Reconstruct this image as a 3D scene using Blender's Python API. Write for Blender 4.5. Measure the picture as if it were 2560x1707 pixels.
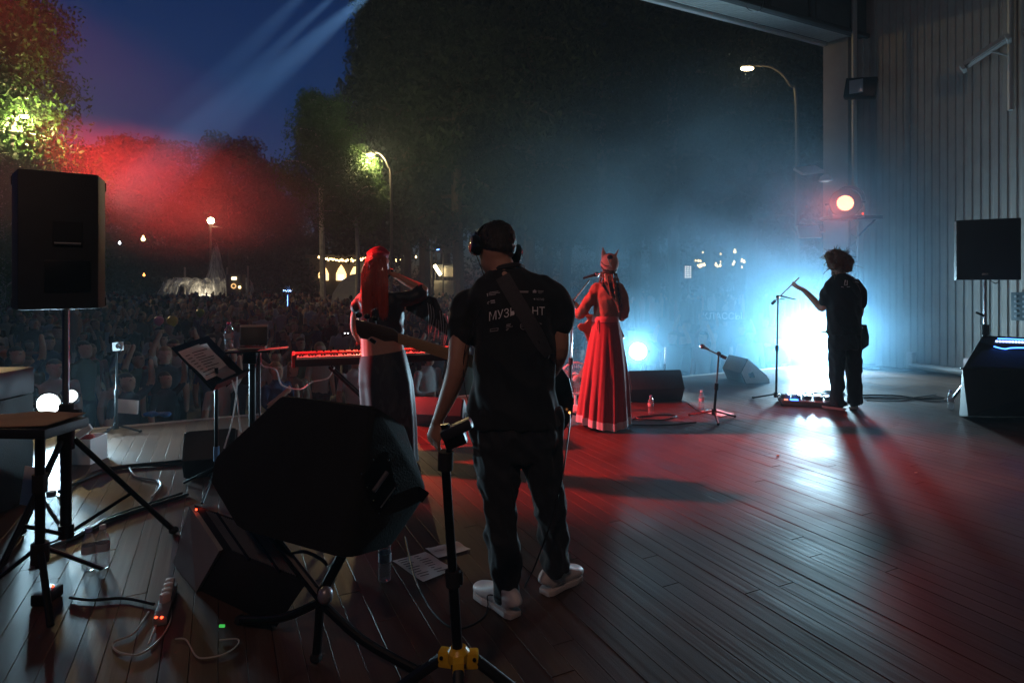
import bpy, bmesh, math, random
import numpy as np
from mathutils import Vector, Matrix, noise
from mathutils.bvhtree import BVHTree
random.seed(7); RNG = np.random.default_rng(7)
R = math.radians
sc = bpy.context.scene
for o in list(bpy.data.objects): bpy.data.objects.remove(o)
COL = sc.collection

# ------------------------------------------------------------------ camera
# level camera 1.45 m above the stage boards, lens shifted down; X right, Y ahead, Z up, boards at z = 0
F, HX, HY, EYE = 1500.0, 1280.0, 705.0, 1.45      # focal length and horizon of the 2560 x 1707 frame
cam = bpy.data.cameras.new('camera'); camo = bpy.data.objects.new('camera', cam); COL.objects.link(camo)
camo.location = (0, 0, EYE); camo.rotation_euler = (R(90), 0, 0)
cam.sensor_width = 36.0; cam.lens = F/2560*36.0
cam.shift_y = -(853.5-HY)/2560
cam.clip_start = 0.05; cam.clip_end = 1500
sc.camera = camo
# ------------------------------------------------------------------ world: dusk sky, sun below the horizon
w = bpy.data.worlds.new('World'); sc.world = w; w.use_nodes = True
nt = w.node_tree; nt.nodes.clear()
sky = nt.nodes.new('ShaderNodeTexSky'); sky.sky_type = 'NISHITA'; sky.sun_disc = False
sky.sun_elevation = R(0.4); sky.sun_rotation = R(-40); sky.altitude = 250; sky.dust_density = 0.6; sky.ozone_density = 6.0
bg = nt.nodes.new('ShaderNodeBackground'); bg.inputs[1].default_value = 0.10
out = nt.nodes.new('ShaderNodeOutputWorld')
nt.links.new(sky.outputs[0], bg.inputs[0]); nt.links.new(bg.outputs[0], out.inputs[0])
# ------------------------------------------------------------------ render settings
sc.view_settings.view_transform = 'Standard'; sc.view_settings.look = 'None'
sc.view_settings.exposure = 0.0; sc.view_settings.gamma = 1.0; sc.view_settings.use_curve_mapping = False
cy = sc.cycles
cy.use_denoising = True; cy.max_bounces = 5; cy.diffuse_bounces = 2; cy.glossy_bounces = 3; cy.transmission_bounces = 4
cy.transparent_max_bounces = 12; cy.volume_bounces = 0; cy.caustics_reflective = False; cy.caustics_refractive = False
cy.sample_clamp_indirect = 4.0; cy.use_light_tree = True; cy.use_adaptive_sampling = True; cy.adaptive_threshold = 0.015

# ------------------------------------------------------------------ helpers
def at(px, py, Y):
    """world point that lies Y metres ahead and shows at that place in the photograph"""
    return Vector(((px-HX)/F*Y, Y, EYE-(py-HY)/F*Y))
def onfloor(px, py, z=0.0):
    Y = F*(EYE-z)/(py-HY); return Vector(((px-HX)/F*Y, Y, z))
ANG = R(26.0)
U = Vector((math.cos(ANG), math.sin(ANG), 0)); V = Vector((-math.sin(ANG), math.cos(ANG), 0))
O = Vector((-3.6, 6.14, 0))                      # a point of the stage's front edge; U runs along it, V out to the crowd
def uv(u, v, z=0.0): return O+U*u+V*v+Vector((0, 0, z))

def tag(o, label=None, cat=None, group=None, kind=None):
    if label: o['label'] = label
    if cat: o['category'] = cat
    if group: o['group'] = group
    if kind: o['kind'] = kind
    return o
def empty(name, loc, label=None, cat=None, group=None):
    o = bpy.data.objects.new(name, None); COL.objects.link(o); o.location = loc; o.empty_display_size = 0.1
    return tag(o, label, cat, group)
def copy_tree(o, parent=None):
    c = o.copy(); COL.objects.link(c); c.parent = parent
    for ch in [x for x in bpy.data.objects if x.parent == o]: copy_tree(ch, c)
    return c

def frame(d, up=Vector((0, 0, 1))):
    d = d.normalized()
    if abs(d.dot(up)) > 0.98: up = Vector((0, 1, 0))
    x = up.cross(d).normalized(); y = d.cross(x).normalized()
    return x, y, d

class MB:
    """collects shapes; build() links them as one mesh object"""
    def __init__(s): s.v = []; s.f = []; s.m = []; s.mi = 0
    def add(s, vs, fs, M=None):
        n = len(s.v)
        s.v += [tuple(M @ Vector(p)) if M is not None else tuple(p) for p in vs]
        s.f += [tuple(i+n for i in f) for f in fs]; s.m += [s.mi]*len(fs); return s
    def box(s, c, d, M=None, rot=None, bev=0.0):
        bm = bmesh.new(); bmesh.ops.create_cube(bm, size=1)
        for v in bm.verts: v.co = Vector((v.co.x*d[0], v.co.y*d[1], v.co.z*d[2]))
        if bev > 0: bmesh.ops.bevel(bm, geom=bm.edges[:], offset=bev, segments=2, affect='EDGES', profile=0.6)
        T = Matrix.Translation(c)
        if rot is not None: T = T @ rot.to_4x4()
        if M is not None: T = M @ T
        s._bm(bm, T); return s
    def _bm(s, bm, T=None):
        bm.verts.ensure_lookup_table(); bm.verts.index_update()
        s.add([v.co.copy() for v in bm.verts], [[v.index for v in f.verts] for f in bm.faces], T); bm.free()
    def cyl(s, a, b, r0, r1=None, n=12, caps=True, M=None):
        return s.tube([a, b], [r0, r0 if r1 is None else r1], n, caps, M)
    def tube(s, pts, rs, n=10, caps=True, M=None, up=Vector((0, 0, 1)), sub=0):
        pts = [Vector(p) for p in pts]
        if not hasattr(rs, '__len__'): rs = [rs]*len(pts)
        rs = [(r, r) if not hasattr(r, '__len__') else r for r in rs]
        if sub: pts, rs = smooth_path(pts, rs, sub)
        vs = []; fs = []; px = None
        for i, p in enumerate(pts):
            d = (pts[min(i+1, len(pts)-1)]-pts[max(i-1, 0)])
            if d.length < 1e-9: d = Vector((0, 0, 1))
            d.normalize()
            if px is None: x, y, _ = frame(d, up)
            else:
                x = (px-d*px.dot(d)); x = x.normalized() if x.length > 1e-6 else frame(d, up)[0]; y = d.cross(x)
            px = x
            for k in range(n):
                t = 2*math.pi*k/n
                vs.append(p+x*math.cos(t)*rs[i][0]+y*math.sin(t)*rs[i][1])
        for i in range(len(pts)-1):
            for k in range(n):
                a = i*n+k; b = i*n+(k+1) % n
                fs.append((a, b, b+n, a+n))
        if caps:
            fs.append(tuple(range(n-1, -1, -1))); fs.append(tuple((len(pts)-1)*n+k for k in range(n)))
        return s.add(vs, fs, M)
    def rings(s, rings, n=24, caps=True, M=None, power=1.0):
        """stacked ellipses: (cx, cy, z, rx, ry[, rot])"""
        vs = []; fs = []
        for r in rings:
            cx, cy_, z, rx, ry = r[:5]; ro = r[5] if len(r) > 5 else 0
            for k in range(n):
                t = 2*math.pi*k/n; c, q = math.cos(t), math.sin(t)
                if power != 1: c = math.copysign(abs(c)**power, c); q = math.copysign(abs(q)**power, q)
                x, y = c*rx, q*ry
                vs.append((cx+x*math.cos(ro)-y*math.sin(ro), cy_+x*math.sin(ro)+y*math.cos(ro), z))
        up = rings[-1][2] > rings[0][2]
        for i in range(len(rings)-1):
            for k in range(n):
                a = i*n+k; b = i*n+(k+1) % n
                fs.append((a, b, b+n, a+n) if up else (a, a+n, b+n, b))
        if caps:
            lo = tuple(range(n)); hi = tuple((len(rings)-1)*n+k for k in range(n))
            fs += [lo[::-1], hi] if up else [lo, hi[::-1]]
        return s.add(vs, fs, M)
    def lathe(s, prof, c=(0, 0, 0), n=16, M=None, caps=True):
        return s.rings([(c[0], c[1], c[2]+z, max(r, 1e-4), max(r, 1e-4)) for r, z in prof], n, caps, M)
    def ball(s, c, r, n=12, M=None, rot=None):
        if not hasattr(r, '__len__'): r = (r, r, r)
        bm = bmesh.new(); bmesh.ops.create_uvsphere(bm, u_segments=n, v_segments=max(6, n*2//3), radius=1)
        T = Matrix.Translation(c)
        if rot is not None: T = T @ rot.to_4x4()
        T = T @ Matrix.Diagonal((r[0], r[1], r[2], 1))
        s._bm(bm, (M @ T) if M is not None else T); return s
    def prism(s, poly, d0, d1, X, Y, D, C=Vector((0, 0, 0)), bev=0.0):
        """outline poly in the plane (X, Y) swept along D from d0 to d1"""
        bm = bmesh.new()
        a = [bm.verts.new(C+X*p[0]+Y*p[1]+D*d0) for p in poly]; b = [bm.verts.new(C+X*p[0]+Y*p[1]+D*d1) for p in poly]
        n = len(poly)
        bm.faces.new(a[::-1]); bm.faces.new(b)
        for i in range(n): bm.faces.new((a[i], a[(i+1) % n], b[(i+1) % n], b[i]))
        bmesh.ops.recalc_face_normals(bm, faces=bm.faces[:])
        if bev > 0: bmesh.ops.bevel(bm, geom=bm.edges[:], offset=bev, segments=2, affect='EDGES', profile=0.6)
        s._bm(bm); return s
    def quad(s, a, b, c, d): return s.add([a, b, c, d], [(0, 1, 2, 3)])
    def torus(s, c, R_, r, N, n=8, m=32, a0=0, a1=2*math.pi):
        x, y, _ = frame(Vector(N)); c = Vector(c); full = abs(a1-a0-2*math.pi) < 1e-4
        pts = [c+x*R_*math.cos(a0+(a1-a0)*i/m)+y*R_*math.sin(a0+(a1-a0)*i/m) for i in range(m+1)]
        return s.tube(pts, r, n, not full)
    def mesh(s, name, mats, smooth=30):
        me = bpy.data.meshes.new(name); me.from_pydata(s.v, [], s.f)
        mats = mats if isinstance(mats, (list, tuple)) else [mats]
        for m in mats: me.materials.append(m)
        if len(mats) > 1: me.polygons.foreach_set('material_index', s.m)
        if smooth is not None:
            me.shade_smooth()
            try: me.set_sharp_from_angle(angle=R(smooth))
            except Exception: pass
        me.update(); return me
    def build(s, name, mats, parent=None, smooth=30, label=None, cat=None, group=None, kind=None, local=False):
        if parent is not None and not local:
            p = Vector(parent.matrix_basis.translation) if parent.parent is None else Vector(parent.matrix_basis.translation)+Vector(parent.parent.matrix_basis.translation)
            s.v = [(a-p.x, b-p.y, c-p.z) for a, b, c in s.v]
            me = s.mesh(name, mats, smooth); o = bpy.data.objects.new(name, me)
        elif parent is None and s.v:                       # a top-level mesh gets its origin at its base
            A = np.array(s.v); p = Vector(((A[:, 0].min()+A[:, 0].max())/2, (A[:, 1].min()+A[:, 1].max())/2, A[:, 2].min()))
            s.v = [(a-p.x, b-p.y, c-p.z) for a, b, c in s.v]
            me = s.mesh(name, mats, smooth); o = bpy.data.objects.new(name, me); o.location = p
        else:
            me = s.mesh(name, mats, smooth); o = bpy.data.objects.new(name, me)
        COL.objects.link(o); o.parent = parent
        return tag(o, label, cat, group, kind)
def smooth_path(pts, rs, sub):
    P = [Vector(p) for p in pts]; op = []; orr = []
    n = len(P)
    for i in range(n-1):
        p0, p1, p2, p3 = P[max(i-1, 0)], P[i], P[i+1], P[min(i+2, n-1)]
        for k in range(sub):
            t = k/sub
            op.append(0.5*((2*p1)+(p2-p0)*t+(2*p0-5*p1+4*p2-p3)*t*t+(3*p1-p0-3*p2+p3)*t**3))
            orr.append(tuple(rs[i][j]*(1-t)+rs[i+1][j]*t for j in (0, 1)))
    op.append(P[-1]); orr.append(rs[-1]); return op, orr

def fuse(mb, voxel, smooth=8, name='fused', fold=0.0, fscale=9.0, seed=0, decim=1.0, classify=None, mats=(), keep=None):
    """one continuous skin round overlapping shapes, then optional cloth folds; returns a mesh"""
    me = mb.mesh(name+'_raw', [None] if not mats else list(mats), None)
    ob = bpy.data.objects.new(name+'_raw', me); COL.objects.link(ob)
    m = ob.modifiers.new('r', 'REMESH'); m.mode = 'VOXEL'; m.voxel_size = voxel; m.adaptivity = 0
    if smooth:
        k = ob.modifiers.new('s', 'SMOOTH'); k.iterations = smooth; k.factor = 0.5
    if decim < 1:
        d = ob.modifiers.new('d', 'DECIMATE'); d.ratio = decim
    dg = bpy.context.evaluated_depsgraph_get(); dg.update()
    nm = bpy.data.meshes.new_from_object(ob.evaluated_get(dg)); nm.name = name
    bpy.data.objects.remove(ob)
    nm.materials.clear()
    for mm in mats: nm.materials.append(mm)
    if fold:
        co = np.empty(len(nm.vertices)*3); nm.vertices.foreach_get('co', co); co = co.reshape(-1, 3)
        nr = np.empty(len(nm.vertices)*3); nm.vertices.foreach_get('normal', nr); nr = nr.reshape(-1, 3)
        for i in range(len(co)):
            p = Vector(co[i])
            q = Vector((p.x*fscale+p.z*fscale*0.35+seed*3.1, p.y*fscale, p.z*fscale*0.55))
            h = 1-abs(noise.noise(q)*2.2); h2 = noise.noise(q*2.1+Vector((5, 1, 2)))
            kf = keep(p) if keep else 1.0
            co[i] += nr[i]*fold*kf*(h*0.75+h2*0.5-0.35)
        nm.vertices.foreach_set('co', co.ravel())
    if classify:
        for p in nm.polygons: p.material_index = classify(p.center)
    else:
        for p in nm.polygons: p.material_index = 0
    nm.shade_smooth(); nm.update(); return nm
def link_mesh(name, me, parent, label=None):
    p = Vector(parent.matrix_basis.translation)
    if parent.parent is not None: p = p+Vector(parent.parent.matrix_basis.translation)
    me.transform(Matrix.Translation(-p)); o = bpy.data.objects.new(name, me); COL.objects.link(o); o.parent = parent
    return tag(o, label)

# ------------------------------------------------------------------ materials
MATS = {}
def mat(name, col, rough=0.5, metal=0.0, var=0.0, vscale=8.0, bump=0.0, bscale=40.0, emit=None, estr=0.0, stretch=None, coat=0.0, spec=0.5, alpha=1.0, sheen=0.0, trans=0.0, rand=0.0, rvar=0.0, sss=0.0):
    if name in MATS: return MATS[name]
    m = bpy.data.materials.new(name); m.use_nodes = True; t = m.node_tree; b = t.nodes['Principled BSDF']
    col = tuple(col)+((1,) if len(col) == 3 else ())
    b.inputs['Base Color'].default_value = col; b.inputs['Roughness'].default_value = rough; b.inputs['Metallic'].default_value = metal
    b.inputs['Coat Weight'].default_value = coat; b.inputs['Specular IOR Level'].default_value = spec; b.inputs['Alpha'].default_value = alpha
    b.inputs['Sheen Weight'].default_value = sheen; b.inputs['Transmission Weight'].default_value = trans
    if sss: b.inputs['Subsurface Weight'].default_value = sss; b.inputs['Subsurface Radius'].default_value = (0.02, 0.008, 0.004)
    if emit:
        b.inputs['Emission Color'].default_value = tuple(emit)+(1,); b.inputs['Emission Strength'].default_value = estr
    tc = t.nodes.new('ShaderNodeTexCoord'); src = tc.outputs['Object']
    if stretch:
        mp = t.nodes.new('ShaderNodeMapping'); mp.inputs['Scale'].default_value = stretch; t.links.new(src, mp.inputs[0]); src = mp.outputs[0]
    if var > 0 or rand > 0 or rvar > 0:
        n = t.nodes.new('ShaderNodeTexNoise'); n.inputs['Scale'].default_value = vscale; n.inputs['Detail'].default_value = 6; n.inputs['Roughness'].default_value = 0.65
        t.links.new(src, n.inputs['Vector'])
        hs = t.nodes.new('ShaderNodeHueSaturation'); hs.inputs['Color'].default_value = col
        mr = t.nodes.new('ShaderNodeMapRange'); mr.inputs[1].default_value = 0.25; mr.inputs[2].default_value = 0.75
        mr.inputs[3].default_value = 1-var; mr.inputs[4].default_value = 1+var
        t.links.new(n.outputs[0], mr.inputs[0]); val = mr.outputs[0]
        if rand > 0:
            oi = t.nodes.new('ShaderNodeObjectInfo'); m2 = t.nodes.new('ShaderNodeMapRange'); m2.inputs[3].default_value = 1-rand; m2.inputs[4].default_value = 1+rand
            t.links.new(oi.outputs['Random'], m2.inputs[0]); mu = t.nodes.new('ShaderNodeMath'); mu.operation = 'MULTIPLY'
            t.links.new(val, mu.inputs[0]); t.links.new(m2.outputs[0], mu.inputs[1]); val = mu.outputs[0]
        t.links.new(val, hs.inputs['Value']); t.links.new(hs.outputs[0], b.inputs['Base Color'])
        if rvar > 0:
            m3 = t.nodes.new('ShaderNodeMapRange'); m3.inputs[1].default_value = 0.3; m3.inputs[2].default_value = 0.7
            m3.inputs[3].default_value = max(0.02, rough-rvar); m3.inputs[4].default_value = min(1, rough+rvar)
            t.links.new(n.outputs[0], m3.inputs[0]); t.links.new(m3.outputs[0], b.inputs['Roughness'])
    if bump > 0:
        n2 = t.nodes.new('ShaderNodeTexNoise'); n2.inputs['Scale'].default_value = bscale; n2.inputs['Detail'].default_value = 4
        bp = t.nodes.new('ShaderNodeBump'); bp.inputs['Strength'].default_value = bump; bp.inputs['Distance'].default_value = 0.01
        t.links.new(src, n2.inputs['Vector']); t.links.new(n2.outputs[0], bp.inputs['Height']); t.links.new(bp.outputs[0], b.inputs['Normal'])
    MATS[name] = m; return m
def glow(name, col, s, sample=False):
    if name in MATS: return MATS[name]
    m = bpy.data.materials.new(name); m.use_nodes = True; t = m.node_tree; t.nodes.clear()
    e = t.nodes.new('ShaderNodeEmission'); e.inputs[0].default_value = tuple(col)+(1,); e.inputs[1].default_value = s
    o = t.nodes.new('ShaderNodeOutputMaterial'); t.links.new(e.outputs[0], o.inputs[0])
    if not sample: m.cycles.emission_sampling = 'NONE'
    MATS[name] = m; return m
def lamp(name, typ, loc, energy, col, parent=None, aim=None, cone=60, blend=0.4, radius=0.05):
    l = bpy.data.lights.new(name, typ); l.energy = energy; l.color = col; l.shadow_soft_size = radius
    if typ == 'SPOT': l.spot_size = R(cone); l.spot_blend = blend
    o = bpy.data.objects.new(name, l); COL.objects.link(o); o.location = Vector(loc)
    if aim is not None: o.rotation_euler = (Vector(aim)-Vector(loc)).to_track_quat('-Z', 'Y').to_euler()
    if parent is not None:
        p = Vector(parent.matrix_basis.translation); o.location = Vector(loc)-p; o.parent = parent
    return o
def text_mb(body, size, font=None, extrude=0.0, res=3):
    c = bpy.data.curves.new('t', 'FONT'); c.body = body; c.size = size; c.align_x = 'CENTER'; c.align_y = 'CENTER'; c.resolution_u = res; c.extrude = extrude
    ob = bpy.data.objects.new('t', c); COL.objects.link(ob)
    dg = bpy.context.evaluated_depsgraph_get(); dg.update()
    me = bpy.data.meshes.new_from_object(ob.evaluated_get(dg)); bpy.data.objects.remove(ob)
    return me

BLACK = mat('black_vinyl', (0.012, 0.012, 0.013), 0.55, var=0.3, bump=0.25, bscale=160)
BLACKM = mat('black_metal', (0.012, 0.012, 0.014), 0.35, 0.6, var=0.2)
STEEL = mat('bright_steel', (0.55, 0.56, 0.58), 0.25, 1.0, var=0.1)
GREYM = mat('grey_metal', (0.25, 0.26, 0.27), 0.4, 0.8, var=0.15)
WHITEP = mat('white_paint', (0.75, 0.75, 0.74), 0.5, var=0.06)
PAPER = mat('paper', (0.8, 0.79, 0.77), 0.8, var=0.04, vscale=5)
INK = mat('ink', (0.03, 0.03, 0.04), 0.8)
SKIN = mat('skin', (0.50, 0.27, 0.19), 0.5, var=0.08, vscale=20, sss=0.1)
# ================================================================== THE SETTING
GZ = -1.2
UL, UR, VB = -7.0, 10.84, -9.0
# ---- ground out in the park
GROUND = mat('asphalt_ground', (0.05, 0.048, 0.045), 0.75, var=0.35, vscale=0.6, bump=0.3, bscale=20)
g = MB(); g.quad((-400, -60, GZ), (400, -60, GZ), (400, 500, GZ), (-400, 500, GZ)).build('ground', GROUND, kind='structure')
LAWN = mat('lawn', (0.035, 0.07, 0.02), 0.9, var=0.4, vscale=2, bump=0.5, bscale=60)
g = MB(); g.add([(-120, 52, GZ+.004), (40, 60, GZ+.004), (60, 160, GZ+.004), (-160, 160, GZ+.004)], [(0, 1, 2, 3)]).build('lawn', LAWN, kind='structure')
# ---- stage floor: slab and boards
SLAB = mat('stage_slab', (0.02, 0.016, 0.013), 0.8)
s = MB(); s.add([uv(UL, VB-4, -0.03), uv(UR, VB-4, -0.03), uv(UR, 0, -0.03), uv(UL, 0, -0.03), uv(UL, VB-4, GZ), uv(UR, VB-4, GZ), uv(UR, 0, GZ), uv(UL, 0, GZ)],
                [(0, 1, 2, 3), (0, 4, 5, 1), (1, 5, 6, 2), (2, 6, 7, 3), (3, 7, 4, 0)])
floor = s.build('stage_floor', SLAB, smooth=None, kind='structure')
def plank_material():
    m = bpy.data.materials.new('stained_boards'); m.use_nodes = True; t = m.node_tree; b = t.nodes['Principled BSDF']; N = t.nodes.new; L = t.links.new
    tc = N('ShaderNodeTexCoord'); oi = N('ShaderNodeObjectInfo')
    cmb = N('ShaderNodeCombineXYZ'); mu = N('ShaderNodeMath'); mu.operation = 'MULTIPLY'; mu.inputs[1].default_value = 37.0
    L(oi.outputs['Random'], mu.inputs[0]); L(mu.outputs[0], cmb.inputs[1]); L(mu.outputs[0], cmb.inputs[0])
    ad = N('ShaderNodeVectorMath'); ad.operation = 'ADD'; L(tc.outputs['Object'], ad.inputs[0]); L(cmb.outputs[0], ad.inputs[1])
    mp = N('ShaderNodeMapping'); mp.inputs['Scale'].default_value = (26, 1.6, 1); L(ad.outputs[0], mp.inputs[0])
    n = N('ShaderNodeTexNoise'); n.inputs['Scale'].default_value = 1.0; n.inputs['Detail'].default_value = 8; n.inputs['Roughness'].default_value = 0.7; L(mp.outputs[0], n.inputs['Vector'])
    geo = N('ShaderNodeNewGeometry')
    n3 = N('ShaderNodeTexNoise'); n3.inputs['Scale'].default_value = 1.3; n3.inputs['Detail'].default_value = 5; L(geo.outputs['Position'], n3.inputs['Vector'])
    rp = N('ShaderNodeValToRGB'); rp.color_ramp.elements[0].color = (0.052, 0.027, 0.018, 1); rp.color_ramp.elements[1].color = (0.112, 0.062, 0.042, 1)
    rp.color_ramp.elements[0].position = 0.15; rp.color_ramp.elements[1].position = 0.9
    L(n.outputs[0], rp.inputs[0])
    hs = N('ShaderNodeHueSaturation'); mr = N('ShaderNodeMapRange'); mr.inputs[3].default_value = 0.82; mr.inputs[4].default_value = 1.14; L(oi.outputs['Random'], mr.inputs[0])
    m4 = N('ShaderNodeMapRange'); m4.inputs[1].default_value = 0.3; m4.inputs[2].default_value = 0.7; m4.inputs[3].default_value = 0.65; m4.inputs[4].default_value = 1.2; L(n3.outputs[0], m4.inputs[0])
    mm = N('ShaderNodeMath'); mm.operation = 'MULTIPLY'; L(mr.outputs[0], mm.inputs[0]); L(m4.outputs[0], mm.inputs[1])
    L(mm.outputs[0], hs.inputs['Value']); L(rp.outputs[0], hs.inputs['Color']); L(hs.outputs[0], b.inputs['Base Color'])
    m5 = N('ShaderNodeMapRange'); m5.inputs[1].default_value = 0.3; m5.inputs[2].default_value = 0.7; m5.inputs[3].default_value = 0.36; m5.inputs[4].default_value = 0.6; L(n3.outputs[0], m5.inputs[0])
    L(m5.outputs[0], b.inputs['Roughness'])
    mp2 = N('ShaderNodeMapping'); mp2.inputs['Scale'].default_value = (30, 3.0, 1); L(ad.outputs[0], mp2.inputs[0])
    n2 = N('ShaderNodeTexNoise'); n2.inputs['Scale'].default_value = 1.0; n2.inputs['Detail'].default_value = 5; L(mp2.outputs[0], n2.inputs['Vector'])
    bp = N('ShaderNodeBump'); bp.inputs['Strength'].default_value = 0.26; bp.inputs['Distance'].default_value = 0.006; L(n2.outputs[0], bp.inputs['Height']); L(bp.outputs[0], b.inputs['Normal'])
    b.inputs['Specular IOR Level'].default_value = 0.28
    return m
PLANK = plank_material()
def plank_mesh(wd):
    """board 1 m long (scaled per piece) with eased edges"""
    e = 0.0015; prof = [(-wd/2, -0.028), (-wd/2, -e), (-wd/2+e, 0), (wd/2-e, 0), (wd/2, -e), (wd/2, -0.028)]
    vs = [(x, y, z) for y in (-0.5, 0.5) for x, z in prof]; n = 6
    fs = [(i, i+1, i+1+n, i+n) for i in range(n-1)]+[(n-1, 0, n, 2*n-1), tuple(range(n-1, -1, -1)), tuple(range(n, 2*n))]
    me = bpy.data.meshes.new('plank'); me.from_pydata(vs, [], fs); me.materials.append(PLANK); me.update(); return me
PM = plank_mesh(0.0988)
fl = floor.location
rp_ = random.Random(3)
nrow = 138
for i in range(nrow):
    u = -2.96+i*0.1+0.05
    cut = -rp_.uniform(2.6, 5.4)
    for a, b_ in ((-0.012, cut+0.002), (cut-0.002, -7.9)):
        ln = a-b_
        o = bpy.data.objects.new('plank', PM); COL.objects.link(o); o.parent = floor
        c = uv(u, (a+b_)/2, rp_.uniform(-0.0006, 0.0006)); o.location = c-fl
        o.rotation_euler = Matrix.Rotation(ANG, 3, 'Z').to_euler(); o.rotation_euler.y = R(rp_.uniform(-0.14, 0.14)); o.scale = (1, ln, 1)
# plain boards beyond the frame, one part
pm = MB()
for i in range(40):
    u = -2.96-0.1*i-0.05
    if u > UL+0.05: pm.box((0, 0, 0), (0.096, 7.9, 0.026), M=Matrix.Translation(uv(u, -3.95, -0.016)) @ Matrix.Rotation(ANG, 4, 'Z'))
for i in range(178):
    u = UL+0.05+i*0.1
    if u < UR: pm.box((0, 0, 0), (0.096, 4.9, 0.026), M=Matrix.Translation(uv(u, -10.4, -0.016)) @ Matrix.Rotation(ANG, 4, 'Z'))
tag(pm.build('board_field', PLANK, floor, smooth=None), kind='stuff')
# ---- stage edge: metal nosing and skirt
EDGE = mat('edge_steel', (0.32, 0.31, 0.29), 0.5, 0.3, var=0.2)
e = MB(); e.box((0, 0, 0), (UR-UL, 0.09, 0.03), M=Matrix.Translation(uv((UL+UR)/2, 0.04, -0.012)) @ Matrix.Rotation(ANG, 4, 'Z'), bev=0.006)
e.build('stage_edge', EDGE, kind='structure')
# ---- side wall of profiled steel sheets, one sheet per part
SHEET = mat('profiled_sheet', (0.34, 0.31, 0.285), 0.6, 0.0, var=0.14, vscale=2.5, bump=0.06, bscale=30, rand=0.12)
WALLB = mat('wall_backing', (0.14, 0.135, 0.13), 0.8)
WH = 6.7
wb = MB(); wb.box((0, 0, 0), (0.12, 14.0, WH), M=Matrix.Translation(uv(UR+0.10, -6.75, WH/2)) @ Matrix.Rotation(ANG, 4, 'Z'))
wall = wb.build('stage_wall', WALLB, smooth=None, label='grey profiled steel side wall of the stage', cat='wall')
wl = wall.location
def sheet_mesh(width, h):
    prof = []; x = -width/2; p = 0.115; dpt = 0.012
    while x < width/2-1e-6:
        prof += [(x, 0), (x+0.035, 0), (x+0.045, dpt), (x+0.100, dpt), (x+0.109, 0)]; x += p
    prof = [q for q in prof if q[0] <= width/2]+[(width/2, 0)]
    vs = [(d, -x_, z) for z in (0, h) for x_, d in prof]; n = len(prof)
    me = bpy.data.meshes.new('panel'); me.from_pydata(vs, [], [(i, i+1, i+1+n, i+n) for i in range(n-1)]); me.materials.append(SHEET); me.update(); return me
SM = sheet_mesh(1.15, WH)
for k in range(11):
    o = bpy.data.objects.new('panel', SM); COL.objects.link(o); o.parent = wall
    o.location = uv(UR+0.02-(0.004 if k % 2 else 0), -0.62-1.145*k, 0)-wl; o.rotation_euler = (0, 0, ANG+math.pi)
PIL = mat('pillar_cladding', (0.33, 0.32, 0.31), 0.55, 0.1, var=0.1, vscale=3)
b_ = MB(); b_.box((0, 0, 0), (0.42, 0.46, WH), M=Matrix.Translation(uv(UR-0.06, 0.12, WH/2)) @ Matrix.Rotation(ANG, 4, 'Z'), bev=0.012)
b_.box((0, 0, 0), (0.06, 0.03, WH), M=Matrix.Translation(uv(UR-0.24, -0.122, WH/2)) @ Matrix.Rotation(ANG, 4, 'Z'))
b_.build('corner_pillar', PIL, label='pale grey corner pillar at the front end of the side wall', cat='pillar')
# ---- roof over the stage: ceiling, inner beam, soffit slats, white edge trim
DARKP = mat('dark_ceiling', (0.05, 0.05, 0.052), 0.7, var=0.2, vscale=2)
BEAMP = mat('beam_panel', (0.09, 0.095, 0.10), 0.6, var=0.3, vscale=1.5)
roof = empty('stage_roof', uv(2, 0, WH), 'dark stage roof with slatted soffit and white edge trim', 'roof')
MR = Matrix.Rotation(ANG, 4, 'Z')
c = MB(); c.box((0, 0, 0), (UR-UL+0.6, 13.6, 0.15), M=Matrix.Translation(uv((UL+UR)/2, -6.6, WH+0.075)) @ MR).build('ceiling_deck', DARKP, roof, smooth=None)
c = MB(); c.box((0, 0, 0), (UR-UL, 0.12, 0.92), M=Matrix.Translation(uv((UL+UR)/2, -0.24, WH-0.45)) @ MR)
beam = c.build('beam', BEAMP, roof, smooth=None)
for k in range(12):
    c = MB(); c.box((0, 0, 0), (0.14, 0.05, 0.9), M=Matrix.Translation(uv(UR-0.4-1.05*k, -0.33, WH-0.45)) @ MR, bev=0.008).build('stud', DARKP, roof)
c = MB(); c.box((0, 0, 0), (UR-UL, 0.07, 0.07), M=Matrix.Translation(uv((UL+UR)/2, -0.335, WH-0.92)) @ MR, bev=0.01).build('rail', DARKP, roof)
SOF = mat('soffit_slat', (0.62, 0.64, 0.62), 0.5, var=0.1)
for k in range(9):
    c = MB(); c.box((0, 0, 0), (UR-UL, 0.040, 0.02), M=Matrix.Translation(uv((UL+UR)/2-0.05, -0.255+0.06*k, 5.80+0.006*k)) @ MR, bev=0.004).build('slat', SOF, roof)
c = MB(); c.box((0, 0, 0), (UR-UL, 0.56, 0.02), M=Matrix.Translation(uv((UL+UR)/2, 0.03, 5.86)) @ MR).build('soffit_backing', DARKP, roof, smooth=None)
c = MB(); c.box((0, 0, 0), (UR-UL, 0.07, 0.11), M=Matrix.Translation(uv((UL+UR)/2, 0.315, 5.845)) @ MR, bev=0.005).build('edge_trim', WHITEP, roof)
c = MB(); c.box((0, 0, 0), (UR-UL, 0.03, 0.9), M=Matrix.Translation(uv((UL+UR)/2, 0.31, 6.36)) @ MR).build('fascia', BEAMP, roof, smooth=None)
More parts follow.
